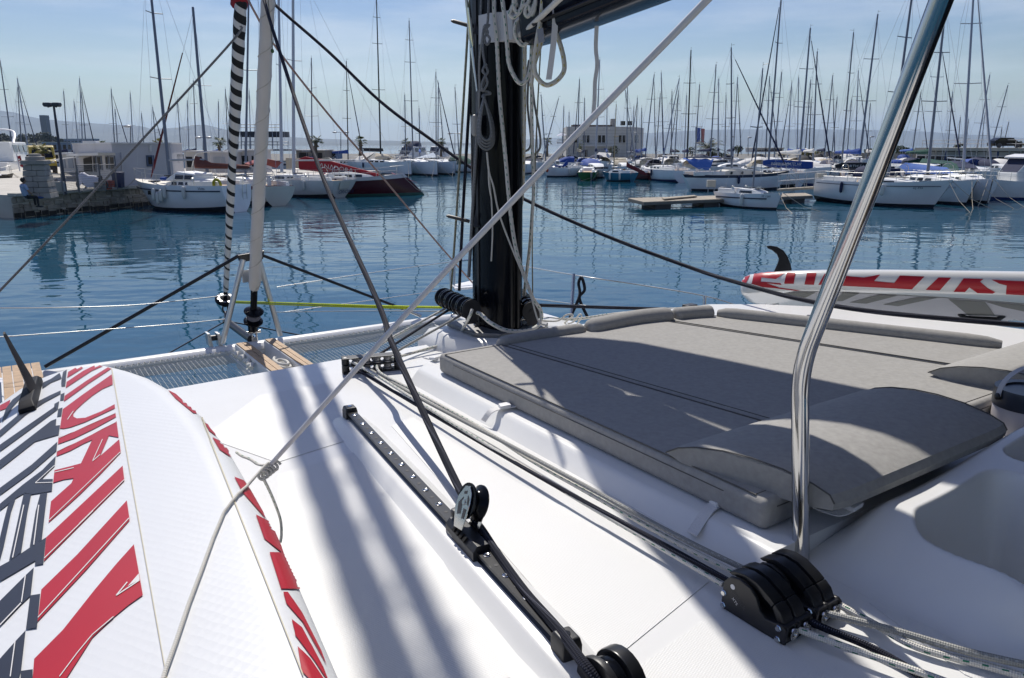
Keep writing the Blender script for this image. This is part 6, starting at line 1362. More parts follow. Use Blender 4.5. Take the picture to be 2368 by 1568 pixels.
b.prism([loc(ry, V(x, y, pa_, pb_)) for x, y in [(1962, 396), (1990, 392), (2072, 389), (2073, 410), (2030, 414), (1972, 414), (1960, 408)]], (.15, .3, 0)); b.build('sail_cover', navy, ry, bevel=.06)
rz, Lz, _ = yacht('sailboat', 'white yacht behind the largest one, under a bright blue awning', (2060, 455), (2246, 477), 3.3, 1.30, (2158, 405, 2187, 20), ext=.05, mm=alu_grey, railsn=6, Lx=1.05, r=.10, rake=.8, boomm=False)
letterboard(rz, [(2077, 403), (2160, 402), (2162, 414), (2150, 419), (2058, 417), (2060, 406)], navy, 'DUSTOM SAILS', (2061, 413.8), (2113, 414.2), letw, .24, wl(2062, 455), wl(2250, 467), 0, .1)
pa_, pb_ = wl(2062, 446), wl(2250, 460); rows = []
aw1 = [(2078, 384), (2094, 376), (2120, 379), (2160, 384), (2190, 387), (2203, 400)]; aw2 = [(2077, 401), (2096, 400), (2125, 400), (2158, 403), (2162, 406), (2196, 416)]
b = MB(); b.loft([[V(*p, pa_, pb_).lerp(V(*q, pa_, pb_), j / 5) + Vector((0, -1.1 * math.sin(math.pi * .5 * j / 5), 0)) for j in range(6)] for p, q in zip(aw1, aw2)], cap=False, closed=False); o = b.build('awning', lightblue, smooth=60); tag(o, 'bright blue awning above the navy lettered boom cover', 'awning')
rz2, Lz2, _ = yacht('sailboat', 'white bow third in the right-hand row, beside the motor boat', (2170, 451), (2284, 472), 3.2, 1.30, (2201, 375, 2245, 0), ext=.25, mm=alu_pale, railsn=6, Lx=1.05, r=.10, rake=.4, furl=mat('grey_furled_sail', (.30, .32, .36), .8))
sd = 1 if loc(rz, Vector((0, 0, 0))).y > 0 else -1
on_side(rz, Lz, 3.3, 1.3, 'ZD 9166', .84, 1.02, .17, mat('lettering_blue', (.01, .03, .12), .5), sd)
rm, Lm = boat_root('motor_boat', 'white motor boat with a wheelhouse at the right edge of the picture', 'motor boat', wl(2450, 458), wl(2270, 461), None)
hull_parts(rm, Lm, 2.7, 1.15, white_hull, mat('blue_boot_top', (.01, .03, .16), .5), None, .7, .1, .9)
b = MB(); b.loft([[(x, w, 1.1), (x + .05, w * .93, z_), (x + .05, -w * .93, z_), (x, -w, 1.1)] for x, w, z_ in ((-Lm * .28, 1.02, 2.75), (Lm * .08, 1.0, 2.8), (Lm * .22, .85, 1.75))]); wh = b.build('wheelhouse', white_deck, rm, bevel=.06)
b = MB(); b.loft([[(x, w, z_), (x, w * .9, z_ + .16), (x, -w * .9, z_ + .16), (x, -w, z_)] for x, w, z_ in ((-Lm * .34, 1.1, 2.76), (Lm * .02, 1.15, 2.84), (Lm * .16, .95, 2.70))]); b.build('roof', white_pl, rm, bevel=.05)
for s in (-1, 1):
    for i in range(4): b = MB(); xa = -Lm * .24 + i * Lm * .072; b.box((xa, s * 1.0, 2.05), (Lm * .042, .05, .95)); b.build('window', dark_glass, wh)
b = MB(); b.prism([Vector((Lm * .215, .72, 1.78)), Vector((Lm * .215, -.72, 1.78)), Vector((Lm * .09, -.85, 2.70)), Vector((Lm * .09, .85, 2.70))], (.05, 0, .04)); b.build('windscreen_cover', navy, wh)
rails(rm, Lm, 2.7, 1.15, 4, .6, .5, .96)
tent('boat_tent', 'dark green canopy on a boat behind the bright blue awning', [(2133, 366), (2200, 373), (2212, 380), (2126, 376)], 66, 3, greencl)
tent('boat_tent', 'dark green spray canopy left of the motor boat wheelhouse', [(2186, 378), (2212, 378), (2220, 396), (2176, 394)], 58, 3, greencl)
tent('boat_tent', 'navy canopy between the green one and the motor boat', [(2214, 379), (2252, 380), (2262, 390), (2210, 386)], 60, 3, navy)
rn, Ln, _ = yacht('sailboat', 'white sailboat with a black boom cover lettered NORTH SAILS, left of the guard pole', (2030, 428), (1925, 424), 3.0, 1.15, (1936, 365, 1974, 75), mm=alu_grey, railsn=5, Lx=1.2, r=.09, boomm=mat('white_boom', (.6, .6, .58), .4))
letterboard(rn, [(1930, 381), (1948, 376), (2016, 376), (2016, 389), (1932, 389)], blackcl, 'NORTH SAILS', (1948, 386.5), (2012, 386.5), letw, .30, wl(1925, 428), wl(2030, 430), 0, .1)

# --- the crowd of masts: each boat by its mast in the photograph
CROWD = 'sailboats moored in the rows behind'
def crowd(label, top, base, head, cov=None, fl=None, mm=None, d=None, L=None):
    hp = base[1] - top[1]
    if d is None: d = min(112, max(72, 12.5 * FP / max(hp, 60)))
    mh = hp * d / FP; L = L or min(13, max(7, mh / 1.08)); B = L * .31; fb = .90 + L * .045
    bp_ = Q(base[0], base[1], d); th = math.radians(head); dr = Vector((math.cos(th), math.sin(th), 0)); c = Vector((bp_.x, bp_.y, 0)) - dr * (L * .05)
    root = thing('moored_sailboat', label, 'sailboat', c, CROWD, th)
    hull_parts(root, L, B, fb, white_hull, antifoul if random.random() < .6 else mat('blue_boot_top', (.01, .03, .16), .5), navl if random.random() < .2 else None, L * .06, .25, .78, n=9)
    cabin(root, L, B, fb, -L * .16, L * .27, B * .62, .42, white_deck, 2)
    b_, t_ = loc(root, bp_), loc(root, Q(top[0], top[1], d)); k = (fb + .38 - b_.z) / (t_.z - b_.z); bb = b_ + (t_ - b_) * k
    rig(root, L, B, fb, bb.x, (t_.x, t_.y, t_.z), fb + .38, mm or alu_grey, 2 if mh > 9 else 1, cov if cov or random.random() < .35 else random.choice([navy, royal, whitecl, navy, blackcl, lightblue]), fl, None, .062 + L * .0042, thin=.0095, sw=.85)
    b = MB(); p0 = Vector((L * .47, 0, zsheer(fb, .97))); b.tube([p0, p0 + Vector((1.1, .4, -p0.z * .6)), p0 + Vector((2.2, .8, -p0.z - .1))], .016, n=4); b.build('mooring_line', beigecl, root)
    for s_ in (-1, 1): tq = random.uniform(.3, .6); fender(root, (-L / 2 + L * tq, s_ * (B / 2 * hb(tq) + .1), fb * .9), None, .8)
    cockpit(root, L, B, fb, -L * .44, -L * .16, random.random() < .4)
    if random.random() < .5: hood(root, -L * .22, -L * .08, B * .55, fb + .3, .6, random.choice([navy, royal, whitecl, blackcl]))
    return root
random.seed(21)
data = [
 ('white yacht with the leftmost mast, leaning in at the picture edge', (0, 140), (32, 340), 95, None, None), ('white yacht whose mast stands second from the left edge', (40, 181), (68, 362), 100, None, navy), ('short-masted white boat just left of the stone pillar', (41, 202), (52, 335), 85, None, None),
 ('white sailboat, first mast right of the floodlight pole', (147, 210), (159, 340), 80, navy, None), ('white sailboat, plain pale mast in the gap left of the white kiosk roof', (171, 234), (184, 342), 95, None, None), ('white sailboat with the tallest mast behind the left end of the kiosk roof', (184, 181), (192, 340), 88, navy, navy), ('white sailboat, thin mast crossing behind the tallest one over the kiosk', (188, 212), (201, 340), 92, None, None),
 ('white sailboat, mast above the middle of the kiosk roof beside the palm', (257, 205), (268, 338), 85, None, navy), ('white sailboat, lower mast right beside the one over the middle of the kiosk', (266, 252), (274, 337), 95, None, None), ('white sailboat, mast over the kiosk just left of the ketch forestay', (301, 214), (310, 338), 90, None, None), ('white sailboat with a short mast over the kiosk, inside the ketch rigging', (327, 262), (335, 336), 84, None, None), ('white sailboat, mast over the kiosk beside the second palm', (353, 247), (363, 336), 86, None, navy),
 ('white sailboat, mast crossing just right of the ketch mainmast', (410, 229), (420, 340), 88, None, None), ('white sailboat, slim mast left of the mizzen mast', (433, 231), (438, 338), 92, royal, None), ('white sailboat, mast hard behind the mizzen mast', (447, 186), (455, 342), 85, None, None), ('white sailboat, mast beside the palm right of the mizzen', (505, 234), (508, 338), 80, None, None), ('white sailboat, mast left of the striped rolled sail', (521, 206), (528, 340), 95, navy, navy), ('white sailboat, mast just left of the rolled genoa', (576, 209), (581, 348), 90, None, None),
 ('white sailboat, thin tall mast right of the two white masts', (720, 134), (722, 345), 88, None, None), ('white sailboat, mast hard left of the second white-bow mast', (936, 219), (938, 345), 90, None, None), ('white sailboat, short mast right of the second white-bow mast', (969, 250), (970, 342), 95, None, None), ('white sailboat, mast with a navy furled headsail beside the third white bow', (1014, 191), (1013, 348), 85, None, navy),
 ('white sailboat, mast in front of the left end of the white building', (1316, 259), (1316, 352), 90, None, None), ('white sailboat with a dark furled headsail in front of the white building', (1340, 183), (1336, 355), 262, beigecl, navy), ('white sailboat, mast in front of the second window of the white building', (1352, 227), (1351, 352), 85, None, None), ('white sailboat with the tallest mast in front of the white building', (1387, 138), (1378, 355), 268, None, None), ('white sailboat, short mast above the ridge tent', (1404, 229), (1403, 352), 90, None, None),
 ('white sailboat, mast crossing the roof boxes of the white building', (1451, 201), (1449, 350), 95, None, None), ('white sailboat, mast at the right corner of the white building', (1474, 226), (1469, 350), 90, royal, navy), ('white sailboat, low mast just left of that building corner', (1466, 246), (1462, 348), 84, None, None), ('white sailboat, short mast right of the white building', (1484, 249), (1483, 346), 90, None, None),
 ('white sailboat with a blue sail cover right of the white building', (1513, 172), (1492, 362), 272, royal, navy), ('white sailboat, mast between two blue sail covers', (1527, 216), (1517, 350), 90, None, None), ('white sailboat with a long royal blue sail cover left of the flag banner', (1529, 168), (1535, 360), 265, royal, navy), ('white sailboat, mast left of the flag banner', (1554, 211), (1552, 352), 88, navy, None), ('white sailboat, mast close left of the banner, leaning right', (1569, 209), (1560, 352), 92, None, navy),
 ('white sailboat with a tall dark mast just left of the flag banner', (1598, 116), (1589, 355), 270, navy, None), ('white sailboat, short mast beside the tall dark one', (1588, 220), (1583, 350), 85, None, None), ('white sailboat, mast crossing the blue flag banner', (1618, 195), (1607, 372), 265, None, None), ('white sailboat with a tall mast above the large palm', (1656, 149), (1642, 360), 275, navy, None), ('white sailboat with a pale mast at the right of the large palm', (1662, 182), (1660, 372), 262, None, None),
 ('white sailboat, mast close right of the navy-banded yacht mast', (1706, 178), (1695, 360), 270, None, navy), ('white sailboat, short mast left of the navy-banded yacht mast', (1679, 219), (1676, 352), 92, None, None), ('white sailboat, mast just left of the lettered blue cover', (1780, 176), (1770, 362), 268, None, navy), ('white sailboat, mast above the lettered blue cover', (1808, 166), (1790, 360), 272, None, None), ('white sailboat, mast above the middle of the lettered blue cover', (1831, 191), (1821, 358), 90, None, navy), ('white sailboat, pale mast above the right part of the lettered blue cover', (1847, 179), (1843, 360), 88, None, None),
 ('white sailboat with a tall mast and dark headsail right of the lettered blue cover', (1874, 65), (1848, 372), 275, whitecl, navy), ('white sailboat, slanting mast just right of the lettered blue cover', (1875, 184), (1861, 356), 85, None, None), ('white sailboat with a black mast right of the lettered blue cover', (1876, 229), (1870, 358), 268, None, None), ('white sailboat with a wind vane on its mast left of the black boom cover', (1890, 119), (1880, 364), 270, None, None), ('white sailboat, slanting mast left of the black lettered cover', (1926, 174), (1906, 362), 272, navy, navy), ('white sailboat, short mast above the black lettered cover', (1936, 224), (1923, 356), 90, None, None),
 ('white sailboat, mast just right of the black-cover boat mast', (1985, 163), (1977, 356), 265, None, navy), ('white sailboat, low mast right of the black-cover boat mast', (1969, 230), (1958, 356), 88, None, None), ('white sailboat with a tall mast left of the guard pole', (2030, 33), (1986, 370), 275, royal, None), ('white sailboat, short olive mast left of the guard pole', (2013, 239), (2002, 358), 90, None, None),
 ('white sailboat, thick grey mast just right of the guard pole', (2177, 93), (2147, 380), 268, greencl, navy), ('white sailboat, mast with a dark diagonal headsail right of the guard pole', (2130, 212), (2108, 372), 272, None, navy), ('white sailboat, low mast over the pavilion, left of the three tall masts', (2203, 212), (2190, 358), 95, None, None), ('white sailboat, short mast in front of the pavilion left half', (2221, 271), (2213, 356), 90, None, None), ('white sailboat, short mast in front of the pavilion middle', (2240, 275), (2230, 356), 85, None, None),
 ('white sailboat, slanting pale mast in front of the pavilion', (2289, 173), (2255, 380), 272, navy, None), ('white sailboat, rightmost tall slanting mast', (2331, 197), (2286, 376), 270, None, None), ('white sailboat, thin mast at the far right of the pavilion', (2333, 282), (2313, 370), 90, None, None), ('white sailboat, thin mast right of the slanting pale one', (2278, 260), (2266, 358), 88, None, None), ('white sailboat, short mast just left of the far right one', (2317, 295), (2308, 358), 92, None, None),
 ('white sailboat, mast seen through the ropes right of the near mast', (1304, 245), (1301, 352), 90, royal, None), ('white sailboat, low mast between the hanging ropes', (1240, 262), (1243, 352), 88, None, None)]
masts = [alu_grey, alu_pale, alu_grey, mat('mast_slate', (.20, .22, .25), .4, .5)]
for i, (lb_, tp_, bs_, hd, cv_, fl_) in enumerate(data):
    mm_ = black_mt if 'black mast' in lb_ or 'dark mast' in lb_ else (alu_pale if 'pale' in lb_ else masts[i % 4])
    crowd(lb_, tp_, bs_, hd + random.uniform(-7, 7), cv_, fl_, mm_)
# low white boats without visible masts that fill the rows
fill = [(1180, 380), (1320, 379), (1375, 395), (1505, 397), (1555, 379), (1600, 396), (1660, 381), (1765, 385), (1825, 388), (1875, 393), (1912, 391), (1960, 395), (2045, 410), (2110, 395), (2150, 398), (2215, 394), (2275, 389), (2330, 396), (1110, 388), (905, 384), (1215, 386), (1290, 383), (1345, 388), (1400, 384), (1440, 393), (1480, 388), (1530, 390), (1580, 386), (1625, 392), (1700, 394), (1740, 398), (1800, 400), (1850, 404), (1890, 410), (1930, 404), (1985, 408), (2020, 400), (2240, 408), (2300, 398), (720, 392), (760, 386), (690, 384)]
where = ['left of the hanging ropes, behind the mast', 'below the second window of the white building', 'just behind the green boat stern', 'between the maroon cover and the navy-waterline boat', 'far behind the navy-waterline boat', 'left of the bow of the navy-banded yacht', 'below the large palm', 'left end of the lettered blue cover', 'below the middle of the lettered blue cover', 'right end of the lettered blue cover', 'between the two lettered covers', 'under the black lettered cover', 'hard by the guard pole', 'below the dark green canopy', 'behind the bright blue awning', 'below the slanting grey forestay on the right', 'behind the green spray canopy', 'at the right edge behind the wheelhouse', 'just left of the near mast beside the green cover', 'between the first and second white bows', 'close right of the near mast', 'below the left window of the white building', 'behind the green boat', 'below the ridge tent', 'behind the turquoise boat', 'behind the maroon sail cover', 'below the long blue sail covers', 'left of the blue tarpaulin', 'behind the blue tarpaulin', 'above the stern of the navy-banded yacht', 'above the middle of the navy-banded yacht', 'below the lettered blue cover, left part', 'below the lettered blue cover, right part', 'above the gangway', 'below the black lettered cover', 'left of the navy spray hood', 'behind the guard pole', 'behind the third white bow', 'behind the motor boat roof', 'behind the dark red sloop', 'between the dark red sloop and the dark-masted one', 'behind the racing yacht wheel']
for (x, y), wh_ in zip(fill, where):
    c = P(x, y + 14, EYE); a = math.radians(random.choice([80, 265, 275, 95, 190]) + random.uniform(-8, 8)); d_ = Vector((math.cos(a), math.sin(a), 0)); L = random.uniform(6, 8.5)
    root = thing('open_boat', f'low white boat with its canopy {wh_}', 'boat', c, 'low white boats filling the rows', a)
    hull_parts(root, L, L * .33, 1.05, white_hull, antifoul, navl if random.random() < .3 else None, .5, .1, .85, n=9)
    cabin(root, L, L * .33, 1.05, -L * .05, L * .3, L * .22, .5, white_deck, 2)
    hood(root, -L * .35, 0, L * .26, 1.3, .75, random.choice([whitecl, navy, royal, beigecl, whitecl]), 'canopy')
# ================================================================== on the quay and the shore
QH = EYE - QZ
wall_m = mat('pale_render', (.50, .49, .50), .85, noise=.05, nscale=1.2, bump=.1, bscale=30)
wall_w = mat('white_render', (.60, .59, .57), .85, noise=.05, nscale=1.2)
frame_b = mat('blue_grey_frame', (.05, .075, .13), .5)
glass_d = mat('window_glass', (.010, .012, .016), .10, spec=.25)
# harbour office
k0, k1, k2, k3 = P(176, 401, QH), P(270, 433, QH), P(404, 427, QH), P(428, 412, QH)
of = thing('harbour_office', 'low flat-roofed pale kiosk on the quay behind the ketch', 'kiosk', k1)
top = Q(268, 333, (k1 - Vector((0, 0, EYE))).dot(Vector((0, CP, -SP)))).z
b = MB(); back = k0 + (k2 - k1) * 1.0
b.prism([Vector((p.x, p.y, QZ)) for p in (k0, k1, k2, k3, back)], (0, 0, top - QZ)); wl_ = b.build('wall', wall_m, of)
b = MB(); ce = (k0 + k1 + k2 + k3) / 4; b.prism([Vector((ce.x + (p.x - ce.x) * 1.012, ce.y + (p.y - ce.y) * 1.012, top)) for p in (k0, k1, k2, k3, back)], (0, 0, .09)); b.build('roof', wall_w, of)
def facade(name, px, a, c, m, parent, th=.05, ins=0):
    n_ = Vector((c.y - a.y, a.x - c.x, 0)).normalized(); n_ = n_ if n_.dot(Vector((0, -1, 0))) > 0 else -n_
    b = MB(); b.prism([V(x, y, a, c) + n_ * ins for x, y in px], n_ * th); return b.build(name, m, parent)
def rect(x0, y0, x1, y1, sk=0): return [(x0, y0), (x1, y0 + sk), (x1, y1 + sk), (x0, y1)]
facade('door', [(194, 367), (212, 362), (214, 397), (196, 397)], k0, k1, mat('dark_opening', (.012, .01, .01), .8), wl_)
for px in ([(216, 361), (222, 360), (225, 398), (219, 398)], [(224, 360), (235, 360), (239, 394), (228, 393)], [(244, 360), (251, 360), (255, 392), (247, 392)], [(254, 360), (266, 360), (269, 396), (257, 396)]):
    w = facade('window', px, k0, k1, frame_b, wl_, .05)
    c = (sum(p[0] for p in px) / 4, sum(p[1] for p in px) / 4); facade('pane', [(c[0] + (x - c[0]) * .6, c[1] + (y - c[1]) * .8) for x, y in px], k0, k1, mat('dark_opening', (.012, .01, .01), .8), w, .02, .05)
facade('canopy', [(182, 356), (267, 353), (267, 359), (182, 361)], k0, k1, wall_w, of, .9)
aw_ = MB(); n_ = Vector((k1.y - k0.y, k0.x - k1.x, 0)).normalized(); n_ = n_ if n_.y < 0 else -n_
p0_, p1_ = V(192, 363, k0, k1), V(216, 360, k0, k1); aw_.prism([p0_, p1_, p1_ + n_ * 1.4 + Vector((-.6, 0, -.25)), p0_ + n_ * 1.4 + Vector((-.9, 0, -.25))], (0, 0, .06)); o = aw_.build('door_awning', whitecl, of)
facade('window', [(379, 359), (396, 359), (398, 385), (381, 385)] if False else [(337, 359), (355, 359), (357, 385), (339, 385)], k1, k2, frame_b, wl_, .06)
facade('pane', [(341, 363), (349, 363), (351, 380), (343, 380)], k1, k2, glass_d, wl_, .02, .06)
facade('wall_lamp', [(344, 336), (349, 336), (349, 350), (344, 350)], k1, k2, wall_w, wl_, .1)
facade('window', [(409, 357), (425, 357), (425, 376), (411, 378)], k2, k3, frame_b, wl_, .05); facade('pane', [(413, 361), (422, 361), (422, 374), (414, 375)], k2, k3, glass_d, wl_, .02, .05)
facade('drain_pipe', [(279, 352), (281, 352), (284, 420), (282, 420)], k1, k2, wall_w, wl_, .08)
b = MB(); b.box(k1 + (k0 - k1) * .3 + Vector((-.8, .9, top - QZ + .12)), (.9, .5, .18)); b.build('roof_unit', white_pl, of)
# the masonry pillar: a tapered light base of dressed blocks
pl_ = P(86, 459, QH); ps_ = pl_.y / FP
pil = thing('stone_pillar', 'old tapered pillar of dressed stone blocks at the end of the quay', 'pillar', pl_)
blk = mat('dressed_stone', (.33, .30, .26), .9, noise=.25, nscale=2.5, bump=.35, bscale=22)
Hh = 1.55; N = 6; px_ = (Vector((1, .25, 0))).normalized(); py_ = Vector((-px_.y, px_.x, 0)); pl_ = pl_ + py_ * .55
for i in range(N):
    z0, z1 = Hh * i / N, Hh * (i + 1) / N - .014; w0, w1 = .60 - .18 * i / N, .60 - .18 * (i + 1) / N
    cuts = (-1, -.15, 1) if i % 2 else (-1, .25, 1)
    for q in range(2):
        a, c = cuts[q], cuts[q + 1] - (.025 if q == 0 else 0)
        for fy0, fy1 in ((-1, .1 if i % 2 else -.1), ((.12 if i % 2 else -.08), 1)):
            b = MB(); pr = 1 + .012 * ((i * 2 + q) % 3)
            b.loft([[pl_ + px_ * (x * w * pr) + py_ * (y * w * pr) + Vector((0, 0, z)) for x, y in ((a, fy0), (c, fy0), (c, fy1), (a, fy1))] for z, w in ((z0, w0), (z1, w1))]); b.build('stone', blk, pil, bevel=.012, seg=1)
b = MB(); b.loft([[pl_ + px_ * (x * .50) + py_ * (y * .50) + Vector((0, 0, z)) for x, y in ((-1, -1), (1, -1), (1, 1), (-1, 1))] for z in (Hh, Hh + .2)]); b.build('cap_stone', blk, pil, bevel=.03)
b = MB(); b.lathe([(.42, Hh + .2), (.40, Hh + .36), (.28, Hh + .38), (.26, Hh + .48), (.1, Hh + .5)], pl_, UP, 16); b.build('cap_drum', blk, pil, smooth=35)
# floodlight pole
lp0 = P(152, 449, QH); ld = (lp0 - Vector((0, 0, EYE))).dot(Vector((0, CP, -SP))); lpt = Q(124, 243, ld)
lm = thing('floodlight_pole', 'tall grey pole with two floodlights on the quay', 'lamp post', lp0)
b = MB(); b.tube([lp0, lp0.lerp(lpt, .5), Vector((lp0.x, lp0.y, lpt.z))] if False else [lp0, lpt], [.085, .055], n=8); b.build('pole', mat('pole_paint', (.045, .05, .06), .5), lm, smooth=60)
for x, s in ((110, -1), (131, 1)):
    b = MB(); c = Q(x, 242, ld); b.loft([[c + Vector((dx * k, dy * k, z)) for dx, dy in ((-.19, -.16), (.19, -.16), (.19, .16), (-.19, .16))] for z, k in ((-.11, .75), (-.02, 1), (.10, .9))]); b.build('floodlight', mat('pole_paint', (.045, .05, .06), .5), lm, bevel=.02)
    b = MB(); b.tube([lpt + Vector((0, 0, -.03)), Q(x, 248, ld)], .03, n=6); b.build('bracket', mat('pole_paint', (.045, .05, .06), .5), lm)
for dx in (-.18, .02): 
    b = MB(); b.box(lp0 + Vector((dx * 1.6 - .15, -.15, .38)), (.36, .2, .5)); o = b.build('cabinet', mat('grey_cabinet', (.30, .30, .28), .6), bevel=.02); tag(o, 'grey electric cabinet at the foot of the floodlight pole, ' + ('nearer the pillar' if dx < 0 else 'on its right'), 'cabinet', 'cabinets on the quay')
b = MB(); c = P(119, 443, QH); b.box(c + Vector((0, .3, .33)), (.34, .3, .66)); o = b.build('cabinet', mat('slate_cabinet', (.10, .11, .13), .6), bevel=.02); tag(o, 'dark grey cabinet between the pillar and the floodlight pole', 'cabinet', 'cabinets on the quay')
for dx in (0, .55):
    c = P(113 + dx * 40, 446, QH); b = MB(); b.tube(smooth_path([c, c + Vector((0, 0, .5)), c + Vector((.22, 0, .66)), c + Vector((.44, 0, .5)), c + Vector((.44, 0, 0))], 4), .022, n=6); o = b.build('hoop_barrier', steel_dull, smooth=60); tag(o, 'steel hoop barrier on the quay edge, ' + ('beside the pillar' if dx == 0 else 'farther from the pillar'), 'barrier', 'hoops on the quay')
# mesh fence
def fence(name, label, px0, px1, hh, n):
    a, c = P(*px0, QH), P(*px1, QH); t = thing('mesh_fence', label, 'fence', a, 'mesh fence panels on the quay')
    b = MB(); d = (c - a); fm = mat('galvanised_post', (.16, .16, .165), .6, .2)
    for q in (0, 1): stick('post', a + d * q, a + d * q + Vector((0, 0, hh)), .035, fm, t)
    for z in (.1, hh - .03): stick('rail', a + Vector((0, 0, z)), c + Vector((0, 0, z)), .02, fm, t)
    for i in range(1, n): b.tube([a + d * (i / n) + Vector((0, 0, .1)), a + d * (i / n) + Vector((0, 0, hh))], .006, n=4, cap=False)
    for i in range(1, 11): b.tube([a + Vector((0, 0, .1 + (hh - .13) * i / 11)), c + Vector((0, 0, .1 + (hh - .13) * i / 11))], .006, n=4, cap=False)
    b.build('wire_mesh', mat('galvanised_wire', (.12, .12, .12), .6), t, kind='stuff')
fence('f', 'mesh fence panel in front of the yellow van', (114, 447), (148, 450), 1.05, 14)
fence('f', 'mesh fence panel right of the floodlight pole', (149, 448), (182, 443), 1.1, 14)
fence('f', 'taller mesh fence panel in front of the covered motorcycle', (185, 446), (235, 440), 1.45, 20)
fence('f', 'mesh fence panel beside the kiosk corner', (236, 440), (272, 437), 1.4, 14)
# motorcycle under a white sheet
mc = P(200, 441, QH) + Vector((0, .6, 0)); mt_ = thing('motorcycle', 'motorcycle half covered by a white sheet behind the mesh fence', 'motorcycle', mc)
for dx in (-.55, .62):
    b = MB(); c = mc + Vector((dx, 0, .31)); b.tube([c + Vector((.27 * math.cos(a), 0, .27 * math.sin(a))) for a in [i * math.pi / 9 for i in range(19)]], .05, n=6); b.build('wheel', rubber, mt_, smooth=60)
b = MB(); b.tube(smooth_path([mc + Vector((-.5, 0, .4)), mc + Vector((-.2, 0, .62)), mc + Vector((.2, 0, .66)), mc + Vector((.6, 0, .7))], 4), [.1] * 13, n=8); b.build('body', blackcl, mt_, smooth=60)
b = MB(); G = 9; rows = []
for i in range(G):
    x = -.62 + 1.15 * i / (G - 1); zt = .78 + .20 * math.exp(-((x + .35) / .25) ** 2) + .04 * math.sin(x * 9); rows.append([mc + Vector((x + .03 * math.sin(j * 2 + i), y, max(.12, zt - z))) for j, (y, z) in enumerate(((-.34, .62 + .1 * math.sin(i * 2)), (-.25, .35), (-.15, .06), (0, 0), (.15, .06), (.25, .4)))])
b.loft(rows, cap=False, closed=False); b.build('sheet', mat('white_sheet', (.62, .62, .68), .8), mt_, smooth=50)
b = MB(); b.tube([mc + Vector((-.42, -.3, 1.02)), mc + Vector((-.42, .3, 1.02))], .025, n=6); b.build('handlebar', black_pl, mt_)
for i, (x, y, m_, lab) in enumerate(((236, 439, mat('crate_red', (.36, .06, .03), .6), 'red plastic crate behind the fence, left one'), (250, 437, mat('crate_red', (.36, .06, .03), .6), 'red plastic crate beside the blue bin'), (222, 442, mat('crate_grey', (.20, .19, .17), .7), 'grey crate under the end of the white sheet'))):
    c = P(x, y, QH) + Vector((0, .5, 0)); t = thing('crate', lab, 'crate', c, 'crates behind the fence')
    for zz in (.0, .16, .32):
        b = MB(); b.loft([[c + Vector((dx * k, dy * k, zz + z)) for dx, dy in ((-.24, -.18), (.24, -.18), (.24, .18), (-.24, .18))] for z, k in ((0, .94), (.14, 1))]); b.build('slat', m_, t)
c = P(264, 437, QH) + Vector((0, .6, 0)); t = thing('wheelie_bin', 'dark blue bin against the corner of the kiosk', 'bin', c)
b = MB(); b.loft([[c + Vector((dx * k, dy * k, z)) for dx, dy in ((-.26, -.26), (.26, -.26), (.26, .26), (-.26, .26))] for z, k in ((.05, .8), (.85, 1))]); b.build('body', mat('bin_blue', (.012, .025, .08), .5), t); b = MB(); b.box(c + Vector((0, 0, .89)), (.56, .56, .07)); b.build('lid', mat('bin_blue', (.012, .025, .08), .5), t, bevel=.02)
# yellow van
vc = P(111, 403, QH); va = math.radians(-57); van = thing('van', 'yellow delivery van parked facing us behind the stone pillar', 'van', vc + Vector((-1.7, 2.3, 0)), None, va)
yel = mat('van_yellow', (.50, .36, .03), .3, coat=.4)
prof = [(2.65, .35), (2.68, .85), (2.45, 1.12), (1.95, 1.30), (1.28, 2.28), (.9, 2.42), (-2.6, 2.42), (-2.7, 2.2), (-2.7, .35)]
b = MB(); b.loft([[(x, y, z) for x, z in [(p[0] - (.06 if abs(y) > .9 else 0), p[1] - (.04 if abs(y) > .9 and p[1] > 2 else 0)) for p in prof]] for y in (-.97, -.90, .90, .97)]); b.build('body', yel, van, bevel=.05)
b = MB(); b.prism([Vector((1.93, -.80, 1.36)), Vector((1.93, .80, 1.36)), Vector((1.36, .70, 2.20)), Vector((1.36, -.70, 2.20))], (.035, 0, .025)); b.build('windscreen', glass_d, van)
b = MB(); b.box((2.70, 0, .52), (.12, 1.86, .34)); b.build('bumper', black_pl, van, bevel=.04)
b = MB(); b.box((2.62, 0, .93), (.10, .8, .20)); b.build('grille', black_pl, van)
b = MB(); b.box((2.775, 0, .5), (.01, .52, .11)); b.build('number_plate', white_pl, van)
for s in (-1, 1):
    b = MB(); b.ell((2.55, s * .70, .98), (.12, .17, .11), 10, 6); b.build('headlight', mat('lamp_glass', (.55, .52, .45), .15), van, smooth=60)
    b = MB(); b.box((1.55, s * 1.1, 1.50), (.10, .18, .26)); b.build('wing_mirror', black_pl, van, bevel=.03)
    b = MB(); b.prism([Vector((1.75, s * .975, 1.40)), Vector((.75, s * .975, 1.40)), Vector((.75, s * .96, 2.05)), Vector((1.30, s * .96, 2.05))], (0, s * .012, 0)); b.build('side_window', glass_d, van)
    for x in (1.75, -1.75): b = MB(); b.lathe([(.16, -.11), (.34, -.11), (.36, -.06), (.36, .06), (.34, .11), (.16, .11)], (x, s * .86, .36), (0, 1, 0), 16); b.build('wheel', rubber, van, smooth=40)
